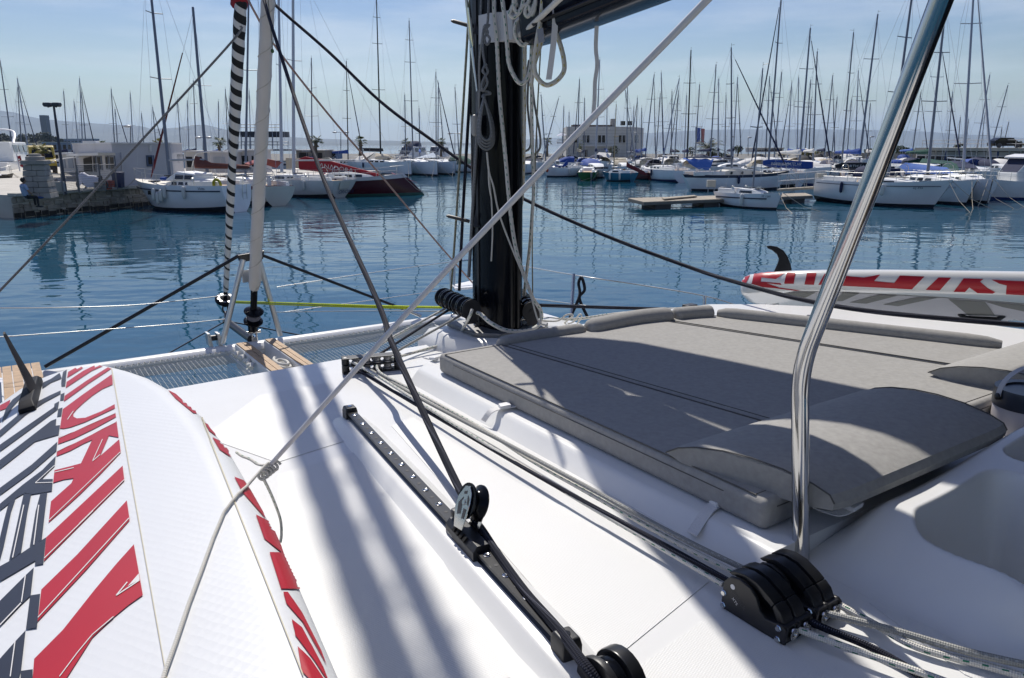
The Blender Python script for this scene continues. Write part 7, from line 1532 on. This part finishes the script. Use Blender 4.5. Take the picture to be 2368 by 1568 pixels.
# man sitting on the quay edge, seen from behind
def figure(name, label, joints, edges, root_i, group=None):
    me = bpy.data.meshes.new('body'); me.from_pydata([j[0] for j in joints], edges, []); o = bpy.data.objects.new('body', me); COL.objects.link(o)
    bm = bmesh.new(); bm.from_mesh(me); lay = bm.verts.layers.skin.verify(); bm.verts.ensure_lookup_table()
    for v, j in zip(bm.verts, joints): v[lay].radius = (j[1], j[1] * (j[2] if len(j) > 2 else 1)); 
    bm.verts[root_i][lay].use_root = True; bm.to_mesh(me); bm.free()
    o.modifiers.new('skin', 'SKIN'); m_ = o.modifiers.new('smooth', 'SUBSURF'); m_.levels = 1; m_.render_levels = 2
    dg = bpy.context.evaluated_depsgraph_get(); m2 = bpy.data.meshes.new_from_object(o.evaluated_get(dg)); bpy.data.objects.remove(o); return m2
mp0 = P(60, 461, QH)
sj = [((0, 0, .10), .15), ((0, .03, .32), .14), ((0, .04, .55), .17), ((0, .03, .66), .10), ((0, -.01, .74), .055),
      ((-.20, .03, .60), .07), ((-.30, -.02, .36), .05), ((-.22, -.2, .22), .04), ((.20, .03, .60), .07), ((.30, -.02, .36), .05), ((.26, -.22, .24), .04),
      ((-.10, -.08, .09), .09), ((-.13, -.44, .10), .07), ((-.13, -.46, -.32), .05), ((.10, -.08, .09), .09), ((.13, -.44, .10), .07), ((.13, -.46, -.32), .05)]
se = [(0, 1), (1, 2), (2, 3), (3, 4), (3, 5), (5, 6), (6, 7), (3, 8), (8, 9), (9, 10), (0, 11), (11, 12), (12, 13), (0, 14), (14, 15), (15, 16)]
man = thing('person', 'man in a pale blue shirt sitting on the quay edge by the pillar', 'person', mp0, None, 2.6)
shirt = mat('pale_blue_shirt', (.30, .38, .52), .85); skinm = mat('skin', (.30, .17, .11), .6); trous = mat('black_trousers', (.012, .012, .015), .8); hair = mat('dark_hair', (.02, .016, .014), .7)
me = figure('m', '', sj, se, 0); me.materials.append(shirt); me.materials.append(trous); me.materials.append(skinm)
for p in me.polygons:
    c = p.center; p.material_index = 1 if c.z < .20 and abs(c.x) < .25 and c.y > -.6 else (2 if (abs(c.x) > .235 and c.z < .44) or c.z > .70 else 0); p.use_smooth = True
o = bpy.data.objects.new('body', me); COL.objects.link(o); o.parent = man
b = MB(); b.ell((0, -.015, .86), (.088, .108, .125), 12, 9); b.ell((0, -.12, .85), (.018, .025, .022), 6, 5); b.build('head', skinm, man, smooth=60)
b = MB(); b.ell((0, .012, .885), (.098, .112, .118), 12, 9); b.build('hair', hair, man, smooth=60)
for s in (-1, 1): b = MB(); b.ell((s * .13, -.56, -.36), (.045, .12, .045), 8, 6); b.build('shoe', black_pl, man, smooth=60)
b = MB(); c = P(77, 459, QH); b.ell(c + Vector((0, 0, .08)), (.13, .12, .12), 10, 7); o = b.build('bag', mat('yellow_bag', (.45, .38, .02), .6), smooth=60); tag(o, 'small yellow bag on the quay right of the seated man', 'bag')
b = MB(); c = P(90, 459, QH); b.ell(c + Vector((0, 0, .04)), (.24, .14, .06), 10, 6); o = b.build('net_heap', mat('blue_net', (.03, .08, .22), .8), smooth=60); tag(o, 'heap of blue net at the foot of the stone pillar', 'net')

# boats left of the quay
my, Lm_ = cruiser('motor_yacht', 'white motor yacht with an arched flybridge at the left edge', (-30, 424), (75, 398), 4.2, 1.9, None, None, 2.0)
b = MB(); b.tube(smooth_path([Vector((-Lm_ * .28, 1.7, 3.8)), Vector((-Lm_ * .2, 1.5, 5.0)), Vector((-Lm_ * .2, 0, 5.2)), Vector((-Lm_ * .2, -1.5, 5.0)), Vector((-Lm_ * .28, -1.7, 3.8))], 5), .14, n=6, sq=.5); b.build('radar_arch', white_pl, my, smooth=60)
bk, Lbk, _ = yacht('black_sailboat', 'black-hulled boat lying left of the quay', (-60, 448), (34, 446), 2.6, 1.25, None, hullm=mat('black_hull', (.01, .011, .014), .2, coat=.4), railsn=4, Lx=1.1)
rbt, Lrb = boat_root('inflatable_boat', 'white inflatable boat moored beside the end of the quay', 'boat', wl(-30, 492), wl(50, 470), None)
hull_parts(rbt, Lrb, 1.7, .42, mat('pale_grey_hull', (.48, .50, .54), .35), mat('grey_tube', (.30, .31, .33), .5), None, .5, .05, .9)
for s in (-1, 1):
    b = MB(); b.tube(smooth_path([Vector((-Lrb / 2, s * .80, .42)), Vector((Lrb * .2, s * .80, .46)), Vector((Lrb * .42, s * .4, .56)), Vector((Lrb * .5, 0, .62))], 5), .18, n=10); b.build('tube', mat('pale_tube', (.55, .57, .62), .45), rbt, smooth=60)
stick('grab_rail', Vector((-.6, -.8, .9)), Vector((.9, -.6, 1.0)), .02, steel_dull, rbt)
fg = thing('flag', 'red flag with pale marks on a short staff at the stern of the motor yacht', 'flag', Q(47, 392, 60))
b = MB(); rows = [[Q(39 + 2 * j + (6 if i else 0) * 0 + i * 1.6, 360 + i * 5.2 + 1.0 * math.sin(j + i), 60) for j in range(5)] for i in range(6)]; b.loft(rows, cap=False, closed=False); b.build('cloth', redcloth, fg, smooth=60)
b = MB(); b.tube([Q(38, 356, 60), Q(46, 396, 60)], .04, n=6); b.build('staff', white_pl, fg)
b = MB(); 
for i in range(3): p = Q(44 + i * 1.5, 369 + i * 5, 59.9); b.box(p, (.12, .02, .12))
b.build('marks', whitecl, fg, kind='stuff')

# palms
leafm = mat('palm_leaf', (.075, .105, .03), .6, noise=.25, nscale=4); leafy = mat('palm_leaf_yellow', (.20, .19, .03), .6, noise=.2, nscale=4); deadl = mat('dead_palm_leaf', (.13, .09, .05), .8); trunkm = mat('palm_trunk', (.11, .085, .06), .9, noise=.25, nscale=6)
def palm(label, x, ytop, ybase, d, R, m=None, n=22, feather=False, droop=True):
    base, topp = Q(x, ybase, d), Q(x + .5, ytop, d); t = thing('palm_tree', label, 'palm', base, 'palms along the shore'); rnd = random.Random(int(x))
    hgt = topp.z - base.z; b = MB(); crown = base + (topp - base) * .80
    b.tube([base, base.lerp(crown, .5), crown], [.26 * R, .19 * R, .24 * R] if not feather else [.34, .30, .38], n=9); b.build('trunk', trunkm, t, smooth=60)
    for k in range(n):
        a = k * 2.399; el = rnd.uniform(-.25, 1.15) if not feather else rnd.uniform(-.1, 1.2); L = R * rnd.uniform(.85, 1.15); b = MB(); pts = []
        for q in range(7):
            s = q / 6; r = L * s * math.cos(el) * .98; z = L * s * math.sin(el) - (L * .75 * s * s * (.55 if feather else .35)); pts.append(crown + Vector((r * math.cos(a), r * math.sin(a), z)))
        sd = Vector((-math.sin(a), math.cos(a), 0)); vs = []; fs = []
        if feather:
            for q in range(1, 7):
                p, p2 = pts[q - 1], pts[q]; 
                for s_ in (-1, 1):
                    for u in (.0, .5):
                        o_ = p.lerp(p2, u); tip = o_ + sd * (s_ * L * .20 * math.sin(math.pi * min(.97, (q + u) / 7))) + (p2 - p) * .9 - Vector((0, 0, L * .05)); i0 = len(vs); vs += [o_, o_ + (p2 - p) * .35, tip]; fs.append((i0, i0 + 1, i0 + 2))
            b.add(vs, fs); b.tube(pts, .02, n=3)
        else:
            st_ = pts[3]; b.tube(pts[:4], .015 * R, n=3)
            for q in range(9):
                w = (q - 4) / 4 * 1.15; dr = (pts[5] - pts[3]).normalized() * math.cos(w) + sd * math.sin(w); tip = st_ + dr * L * .62 - Vector((0, 0, L * .16 * abs(w) + L * .05)); pr = dr.cross(UP).normalized() * (L * .05); i0 = len(b.v); b.add([st_, st_ + dr * L * .32 + pr, tip, st_ + dr * L * .32 - pr], [(0, 1, 2, 3)])
        b.build('frond', m or leafm, t)
    if droop:
        b = MB()
        for k in range(14):
            a = k * 1.9; p = crown - Vector((0, 0, R * .1)); q = p + Vector((math.cos(a) * R * .38, math.sin(a) * R * .38, -R * .62)); w = Vector((-math.sin(a), math.cos(a), 0)) * R * .10; b.add([p, q + w, q - w], [(0, 1, 2)])
        b.build('dead_fronds', deadl, t, kind='stuff')
palm('stubby yellow-green palm behind the stone pillar', 94, 336, 388, 62, 0.71, leafy)
palm('palm whose tuft shows over the left part of the kiosk roof', 234, 327, 372, 66, 0.56)
palm('palm whose yellow tuft shows over the middle of the kiosk roof', 366, 325, 372, 60, 0.63, leafy)
palm('palm standing right of the mizzen mast', 507, 321, 365, 78, 0.75)
palm('palm between the thick dark sheet and the white masts', 730, 318, 362, 85, 0.89)
palm('palm beside the mast with the navy furled headsail', 833, 318, 360, 100, 0.89)
palm('small palm top above the blue-covered motor cruiser', 938, 322, 360, 115, 0.80)
palm('palm left of the near mast, above the third white bow', 1020, 320, 362, 112, 0.80)
palm('slim palm right of the near mast', 1265, 318, 362, 116, 0.85)
palm('large feathery palm right of the flag banner', 1638, 336, 372, 122, 3.1, mat('date_palm_leaf', (.06, .075, .04), .6, noise=.2), 34, True)

# trees and shrubs: trunk and a crown of many leaf clumps
def tree(name, label, x, ytop, ybase, d, wpx, m, cat_='tree', grp=None, trunk=True, n=420, seed=1):
    base, topp = Q(x, ybase, d), Q(x, ytop, d); R = wpx * d / FP / 2; hgt = topp.z - base.z; t = thing(name, label, cat_, base, grp); rnd = random.Random(seed + int(x))
    if trunk:
        b = MB(); b.tube([base, base + Vector((.1, 0, hgt * .3)), base + Vector((0, 0, hgt * .75))], [R * .12, R * .09, R * .03], n=6)
        for k in range(4): a = k * 1.7; b.tube([base + Vector((0, 0, hgt * .35)), base + Vector((math.cos(a) * R * .6, math.sin(a) * R * .6, hgt * .65))], [R * .05, R * .015], n=5)
        b.build('trunk', trunkm, t, smooth=60)
    b = MB(); lobes = [(rnd.uniform(-.6, .6), rnd.uniform(-.6, .6), rnd.uniform(.35, .8), rnd.uniform(.35, .6)) for _ in range(8)]
    for k in range(n):
        lx, ly, lz, lr = lobes[k % 8]; v = Vector((rnd.gauss(0, 1), rnd.gauss(0, 1), rnd.gauss(0, 1))); v = v.normalized() * rnd.uniform(.55, 1) ** .5
        c = base + Vector((lx * R + v.x * lr * R, ly * R + v.y * lr * R, hgt * (lz if trunk else lz * .75) + v.z * lr * hgt * .42)); s = R * rnd.uniform(.07, .15)
        u = Vector((rnd.gauss(0, 1), rnd.gauss(0, 1), rnd.gauss(0, 1))).normalized(); w = u.cross(v).normalized() if u.cross(v).length > .01 else Vector((1, 0, 0)); b.add([c + u * s, c + w * s * .8, c - u * s, c - w * s * .8], [(0, 1, 2, 3)])
    b.build('crown', m, t); return t
pine = mat('pine_foliage', (.028, .045, .03), .8, noise=.3, nscale=2); shrubg = mat('shrub_foliage', (.055, .075, .03), .8, noise=.3, nscale=3); shruby = mat('yellow_shrub', (.17, .15, .03), .8, noise=.25, nscale=3)
b = MB(); 
mound = [(-120, 330), (-40, 318), (10, 314), (40, 318), (70, 320), (110, 318), (140, 328), (165, 340)]
rows = [[Q(x, 345, 560) for x, y in mound], [Q(x, y, 600) for x, y in mound], [Q(x, y + 3, 680) for x, y in mound]]
b.loft(rows, cap=False, closed=False); b.build('hillside', mat('scrub_ground', (.05, .06, .04), .9, noise=.3, nscale=.05), smooth=60, kind='structure')
for i, (x, y, w, lab) in enumerate(((-4, 305, 50, 'dark pine on the far hillside at the left edge'), (24, 312, 26, 'small dark pine on the far hillside, second from the left edge'), (52, 308, 34, 'dark pine between the two masts on the far hillside'), (84, 306, 34, 'dark pine just left of the slab tower'), (116, 305, 40, 'dark round pine behind the slab tower'), (142, 320, 34, 'low pine at the right end of the far hillside'))):
    tree('pine_tree', lab, x, y, 338, 590, w, pine, 'tree', 'pines on the far hillside', True, 520, i)
# slab tower far behind
tw = thing('tower', 'tall grey slab tower rising behind the far hillside', 'tower', Q(107, 345, 900))
b = MB(); b.prism([Q(102, 345, 900), Q(115, 345, 900), Q(115, 345, 900) + Vector((0, 8, 0)), Q(102, 345, 900) + Vector((0, 8, 0))], (0, 0, Q(105, 267, 900).z - Q(105, 345, 900).z)); b.build('shaft', mat('tower_concrete', (.16, .17, .19), .8), tw)
for i in range(9):
    b = MB(); p0, p1 = Q(102.5, 338 - i * 8, 899.7), Q(114.5, 338 - i * 8, 899.7); b.prism([p0, p1, p1 + UP * 1.4, p0 + UP * 1.4], (0, -.2, 0)); b.build('window_band', mat('tower_glass', (.05, .06, .08), .3), tw)
# waterfront sheds
def shed(name, label, x0, x1, yt, yb, d, m, roofm=None, bays=4, grp='sheds along the far waterfront', cat_='building', dep=6, dark=None):
    a, c = Q(x0, yb, d), Q(x1, yb, d); h = Q(x0, yt, d).z - a.z; t = thing(name, label, cat_, (a + c) / 2, grp); b = MB(); b.prism([a, c, c + Vector((0, dep, 0)), a + Vector((0, dep, 0))], (0, 0, h)); w = b.build('wall', m, t)
    b = MB(); o_ = Vector((.15, 0, 0)); b.prism([a - o_ + Vector((0, -.2, h)), c + o_ + Vector((0, -.2, h)), c + o_ + Vector((0, dep + .2, h)), a - o_ + Vector((0, dep + .2, h))], (0, 0, max(.12, h * .06))); b.build('roof', roofm or wall_w, t)
    for i in range(bays):
        p, q = a.lerp(c, (i + .18) / bays), a.lerp(c, (i + .82) / bays); b = MB(); b.prism([p + UP * h * .28, q + UP * h * .28, q + UP * h * .78, p + UP * h * .78], (0, -.06, 0)); b.build('window', dark or glass_d, w)
    return t
bluew = mat('bluish_wall', (.25, .29, .36), .8)
shed('shed', 'long blue-grey shed far behind the yellow van', 150, 215, 322, 345, 320, bluew, None, 8)
shed('shed', 'white shed far left behind the motor yacht', -20, 62, 334, 350, 300, wall_w, None, 7)
shed('shed', 'blue-grey workshop between the palm and the floodlight pole', 100, 168, 330, 352, 260, bluew, None, 6)
shed('kiosk', 'white kiosk right behind the yellow van', 140, 176, 357, 401, 66, wall_w, mat('ribbed_roof', (.55, .56, .58), .5), 2, 'kiosks on the quay', 'kiosk', 3, mat('pale_pane', (.30, .33, .38), .3))
shed('kiosk', 'white store hut right of the harbour office', 430, 474, 352, 400, 62, wall_w, None, 2, 'kiosks on the quay', 'kiosk', 3)
shed('kiosk', 'white container hut below the palm right of the mizzen mast', 490, 531, 353, 400, 60, wall_m, None, 1, 'kiosks on the quay', 'kiosk', 3, mat('grey_shutter', (.34, .36, .38), .6))
shed('kiosk', 'grey hut with a dark window behind the rolled sails', 534, 604, 349, 400, 63, wall_m, None, 3, 'kiosks on the quay', 'kiosk', 3)
shed('kiosk', 'beach bar with dark openings, left of the palm and the white masts', 686, 752, 348, 372, 104, mat('dark_hut_wall', (.20, .18, .16), .8), whitecl, 2, 'kiosks on the quay', 'kiosk', 5, mat('dark_opening', (.012, .01, .01), .8))  # bar wall in one even dark brown-grey
shed('kiosk', 'small blue hut right of the beach bar', 753, 778, 350, 368, 108, mat('blue_hut_wall', (.10, .16, .28), .7), None, 2, 'kiosks on the quay', 'kiosk', 4)
shed('kiosk', 'low white hut far right of the flag banner', 1740, 1812, 343, 352, 128, wall_w, None, 3, 'kiosks on the quay', 'kiosk', 4)
# two-level lookout bar behind the rolled sails
lk = thing('lookout_bar', 'two-level open bar with a dark fascia behind the rolled sails', 'bar', Q(603, 352, 100)); d = 100
def lbox(name, x0, x1, y0, y1, m, dep=4): 
    a, c = Q(x0, y1, d), Q(x1, y1, d); b = MB(); b.prism([a, c, c + Vector((0, dep, 0)), a + Vector((0, dep, 0))], (0, 0, Q(x0, y0, d).z - a.z)); return b.build(name, m, lk)
lbox('fascia', 556, 650, 304, 317, mat('dark_fascia', (.015, .02, .035), .6)); lbox('floor', 552, 666, 345, 349, mat('deck_grey', (.25, .25, .25), .7))
for x in (558, 578, 604, 630, 648): stick('post', Q(x, 347, d), Q(x, 304, d), .07, alu_grey, lk)
for y in (288, 295): stick('top_rail', Q(556, y, d), Q(650, y, d), .045, alu_grey, lk)
for x in (557, 572, 588, 604, 620, 636, 649): stick('rail_post', Q(x, 304, d), Q(x, 287, d), .035, alu_grey, lk)
for y in (328, 335): stick('lower_rail', Q(552, y, d), Q(666, y, d), .045, alu_grey, lk)
for x in (552, 566, 590, 616, 642, 666): stick('rail_post', Q(x, 346, d), Q(x, 327, d), .035, alu_grey, lk)
# white building
D_ = 150; wb0, wb1, wb2 = Q(1309, 364, D_), Q(1462, 364, D_), Q(1486, 363, D_ + 9)
wb = thing('white_building', 'two-storey white harbour building with dark windows on the breakwater', 'building', wb0); zt = Q(1309, 294, D_).z
b = MB(); gz = 1.3; b.prism([Vector((p.x, p.y, gz)) for p in (wb0, wb1, wb2, wb2 + Vector((-10, 6, 0)), wb0 + Vector((0, 12, 0)))], (0, 0, zt - gz)); 
stonem = mat('white_stone_facing', (.60, .58, .53), .85, noise=.08, nscale=.8)
wv_ = b.build('wall', stonem, wb)
for z in range(9):
    zz = gz + (zt - gz) * z / 9; b = MB(); a, c = Vector((wb0.x, wb0.y - .02, zz)), Vector((wb1.x, wb1.y - .02, zz)); b.prism([a, c, c + UP * .03, a + UP * .03], (0, -.01, 0)); b.build('stone_joint', mat('joint_grey', (.26, .25, .24), .9), wv_)
for x0, x1 in ((1319, 1335), (1348, 1363), (1383, 1399), (1431, 1446)):
    w = facade('window', rect(x0, 313, x1, 330), wb0, wb1, glass_d, wv_, .08)
    facade('frame', rect((x0 + x1) / 2 - .8, 313, (x0 + x1) / 2 + .8, 330), wb0, wb1, wall_w, w, .05, .08); facade('sill', rect(x0 - 1, 330, x1 + 1, 331.5), wb0, wb1, wall_w, w, .3)
facade('window', [(1468, 313), (1476, 313), (1476, 330), (1468, 330)], wb1, wb2, glass_d, wv_, .08)
facade('porch', rect(1341, 337, 1418, 364), wb0, wb1, mat('porch_wall', (.46, .44, .40), .85), wb, 2.0)
facade('porch_roof', rect(1338, 335, 1421, 338.5), wb0, wb1, wall_w, wb, 2.4)
facade('doorway', rect(1349, 346, 1356, 362), wb0, wb1, glass_d, wv_, 2.05); facade('doorway', rect(1376, 344, 1394, 362), wb0, wb1, mat('pale_door', (.30, .31, .33), .5), wv_, 2.05)
facade('sign_board', rect(1394, 343, 1402, 346), wb0, wb1, mat('blue_sign', (.05, .12, .35), .5), wb, 2.1)
def roofbox(nm, x0, x1, y0, y1, m): 
    a, c = Q(x0, y1, D_ + 2), Q(x1, y1, D_ + 2); b = MB(); b.prism([a, c, c + Vector((0, 1.5, 0)), a + Vector((0, 1.5, 0))], (0, 0, Q(x0, y0, D_ + 2).z - a.z)); return b.build(nm, m, wb)
roofbox('roof_band', 1322, 1416, 289, 293.8, mat('brown_roof_band', (.06, .035, .03), .8)); roofbox('chimney', 1413, 1423, 275, 293.8, mat('chimney_grey', (.25, .24, .23), .85)); roofbox('roof_tank', 1436, 1446, 280, 290, glass_d); roofbox('roof_tank', 1452, 1462, 280, 290, glass_d)
roofbox('parapet', 1309, 1462, 292.8, 295, wall_w)
facade('balcony', rect(1287, 329, 1309, 332), wb0, wb1, wall_w, wb, 1.5)
for y in (323, 326): stick('balcony_rail', Q(1287, y, D_ - 1), Q(1309, y, D_ - 1), .05, alu_grey, wb)
pu = thing('parasol', 'pale parasol on the balcony left of the white building', 'parasol', Q(1300, 331, D_)); b = MB(); b.lathe([(1.15, 0), (.6, .3), (.04, .6)], Q(1300, 314, D_), UP, 8); b.build('canopy', mat('parasol_cloth', (.55, .57, .65), .8), pu); stick('pole', Q(1300, 331, D_), Q(1300, 309, D_), .05, alu_pale, pu)
# pavilion on the breakwater
pv = thing('pavilion', 'long low glass-fronted pavilion at the right end of the breakwater', 'pavilion', Q(2250, 380, 104)); pa_, pb_ = Q(2118, 379, 112), Q(2560, 384, 92)
nrm_ = Vector((pb_.y - pa_.y, pa_.x - pb_.x, 0)).normalized(); nrm_ = nrm_ if nrm_.y < 0 else -nrm_
pz0 = 1.3; pzt = Q(2250, 349, 106).z
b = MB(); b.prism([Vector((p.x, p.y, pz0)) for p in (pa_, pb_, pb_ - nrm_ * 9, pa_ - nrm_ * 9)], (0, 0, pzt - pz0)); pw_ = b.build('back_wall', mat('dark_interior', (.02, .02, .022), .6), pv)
b = MB(); b.prism([Vector((p.x, p.y, pzt)) for p in (pa_ + nrm_ * .8, pb_ + nrm_ * .8, pb_ - nrm_ * 9.3, pa_ - nrm_ * 9.3)], (0, 0, .42)); b.build('roof', mat('beige_concrete', (.44, .40, .32), .85), pv)
nb = 17
for i in range(nb + 1):
    p = pa_.lerp(pb_, i / nb) + nrm_ * .06; b = MB(); b.box(Vector((p.x, p.y, (pz0 + pzt) / 2)), (.14, .14, pzt - pz0)); b.build('post', mat('blue_post', (.03, .07, .20), .5) if i % 5 == 3 else wall_w, pv)
    if i < nb:
        q = pa_.lerp(pb_, (i + 1) / nb) + nrm_ * .06; hh = pzt - pz0; a_, c_ = p.lerp(q, .1), p.lerp(q, .9)
        b = MB(); b.prism([Vector((a_.x, a_.y, pzt - .62)), Vector((c_.x, c_.y, pzt - .62)), Vector((c_.x, c_.y, pzt - .12)), Vector((a_.x, a_.y, pzt - .12))], nrm_ * .03); b.build('upper_pane', mat('bright_pane', (.30, .31, .30), .15), pv)
        if i % 3 != 1: b = MB(); b.prism([Vector((a_.x, a_.y, pz0 + .05)), Vector((c_.x, c_.y, pz0 + .05)), Vector((c_.x, c_.y, pzt - .75)), Vector((a_.x, a_.y, pzt - .75))], nrm_ * .03); b.build('pane', glass_d, pv)
b = MB(); b.prism([Vector((p.x, p.y, pzt - .74)) for p in (pa_ + nrm_ * .12, pb_ + nrm_ * .12, pb_ + nrm_ * .02, pa_ + nrm_ * .02)], (0, 0, .11)); b.build('transom_bar', wall_w, pv)
rl = thing('roof_railing', 'white railing along the edge of the pavilion roof', 'railing', pa_ + UP * pzt)
for k in (.55, 1.05): stick('rail', pa_ - nrm_ * 1 + UP * (pzt - pa_.z + .42 + k), pb_ - nrm_ * 1 + UP * (pzt - pb_.z + .42 + k), .035, wall_w, rl)
for i in range(16): p = pa_.lerp(pb_, i / 15) - nrm_ * 1; stick('post', Vector((p.x, p.y, pzt + .42)), Vector((p.x, p.y, pzt + 1.47)), .035, wall_w, rl)
cr_ = Q(2322, 343, 103); car2 = thing('parked_car', 'dark car parked on the pavilion roof behind the railing', 'car', Vector((cr_.x, cr_.y, pzt + .42)), None, 0); 
b = MB(); b.loft([[(x, y, z) for x, z in ((-1.9, .25), (1.9, .25), (1.95, .6), (1.2, .85), (.6, 1.3), (-1.1, 1.35), (-1.8, .95), (-1.95, .6))] for y in (-.8, .8)]); b.build('body', black_gl, car2, bevel=.06)
b = MB(); b.prism([Vector((1.05, -.815, .9)), Vector((.52, -.815, 1.24)), Vector((-1.05, -.815, 1.27)), Vector((-1.5, -.815, .95))], (0, -.01, 0)); b.build('side_window', glass_d, car2)
for x in (-1.2, 1.2): b = MB(); b.lathe([(.1, -.1), (.32, -.1), (.32, .1), (.1, .1)], (x, -.75, .32), (0, 1, 0), 14); b.build('wheel', rubber, car2, smooth=40)
# sea wall and shrubs
swl = thing('sea_wall', 'low beige sea wall left of the pavilion', 'wall', Q(2000, 366, 118)); b = MB(); a, c = Q(1895, 366, 121), Q(2126, 370, 113); b.prism([a, c, c + Vector((0, .6, 0)), a + Vector((0, .6, 0))], (0, 0, Q(2000, 353, 117).z - a.z)); b.build('wall', mat('sea_wall_stone', (.30, .27, .22), .9, noise=.2, nscale=1), swl)
for i, (x, yt, yb, w, m_, lab) in enumerate(((1812, 349, 364, 46, shrubg, 'green shrub left of the lettered blue cover mast'), (1862, 348, 364, 60, shruby, 'yellow-green shrub above the lettered blue cover'), (1905, 350, 365, 40, shrubg, 'green shrub left of the sea wall'), (2015, 338, 362, 46, shrubg, 'thin tree standing behind the sea wall'), (2082, 336, 366, 60, shrubg, 'grey-green tree between the guard pole and the pavilion'), (2118, 343, 366, 36, shruby, 'yellowish bush at the left end of the pavilion'), (2215, 330, 348, 30, shrubg, 'small tree behind the pavilion roof'), (2358, 326, 346, 30, shrubg, 'bush behind the right end of the pavilion roof'), (1418, 334, 364, 26, shrubg, 'round green bush at the foot of the white building'), (1343, 320, 362, 20, mat('young_tree_leaf', (.13, .16, .03), .7), 'slender light green sapling in front of the white building'), (1600, 336, 362, 26, shrubg, 'small tree left of the large palm'), (1705, 336, 362, 34, shrubg, 'sparse tree right of the large palm'), (1660, 352, 366, 60, shrubg, 'low hedge under the large palm'))):
    tree('shrub' if 'shrub' in lab or 'hedge' in lab or 'bush' in lab else 'tree', lab, x, yt, yb, 124 if x != 1343 and x != 1418 else 140, w, m_, 'shrub', 'shrubs along the breakwater', True, 260, i)
# banners and street lamps
for x0, x1, y0, y1, m_, lab in ((1609, 1620, 295, 334, mat('banner_blue', (.03, .08, .36), .7), 'tall blue flag banner on the breakwater'), (1622, 1630, 297, 330, mat('banner_red', (.45, .12, .10), .7), 'tall red-and-white flag banner behind the blue one')):
    t = thing('banner', lab, 'banner', Q(x0, 362, 126), 'flag banners'); b = MB(); b.prism([Q(x0, y0, 126), Q(x1, y0 + 1, 126), Q(x1 - 2, y1, 126), Q(x0, y1 - 2, 126)], (0, .05, 0)); b.build('cloth', m_, t); stick('pole', Q(x0 - .5, 362, 126), Q(x0 - .5, 293, 126), .05, alu_grey, t)
def lamp(label, x, yt, yb, d, arm, twin=True):
    t = thing('street_lamp', label, 'street lamp', Q(x, yb, d), 'street lamps on the shore'); stick('pole', Q(x, yb, d), Q(x, yt, d), .07, alu_grey, t, 6, .05)
    for s in ((-1, 1) if twin else (1,)): stick('arm', Q(x, yt, d), Q(x + s * arm, yt - .5, d), .04, alu_grey, t); b = MB(); p = Q(x + s * arm, yt, d); b.ell(p, (.38, .22, .12), 10, 6); b.build('lamp_head', alu_pale, t, smooth=60)
lamp('twin-armed street lamp left of the dark-masted sloop', 788, 306, 356, 118, 14)
lamp('twin-armed street lamp seen over the kiosk roof', 266, 332, 370, 90, 9) if False else None
lamp('twin-armed street lamp left of the near mast', 1052, 309, 356, 122, 12)
lamp('single street lamp right of the white building', 1690, 316, 360, 126, 5, False)
lamp('single street lamp right of the flag banners', 1642, 320, 360, 126, 5, False)
lamp('street lamp left of the lettered blue cover mast', 1730, 318, 360, 126, 4, False)
lamp('street lamp above the sea wall, left of the guard pole', 2012, 316, 360, 122, 5, False)
lamp('twin-armed street lamp over the kiosk right end', 470, 318, 372, 80, 12)
lamp('single-armed street lamp between the masts over the kiosk', 302, 292, 370, 70, -8, False)
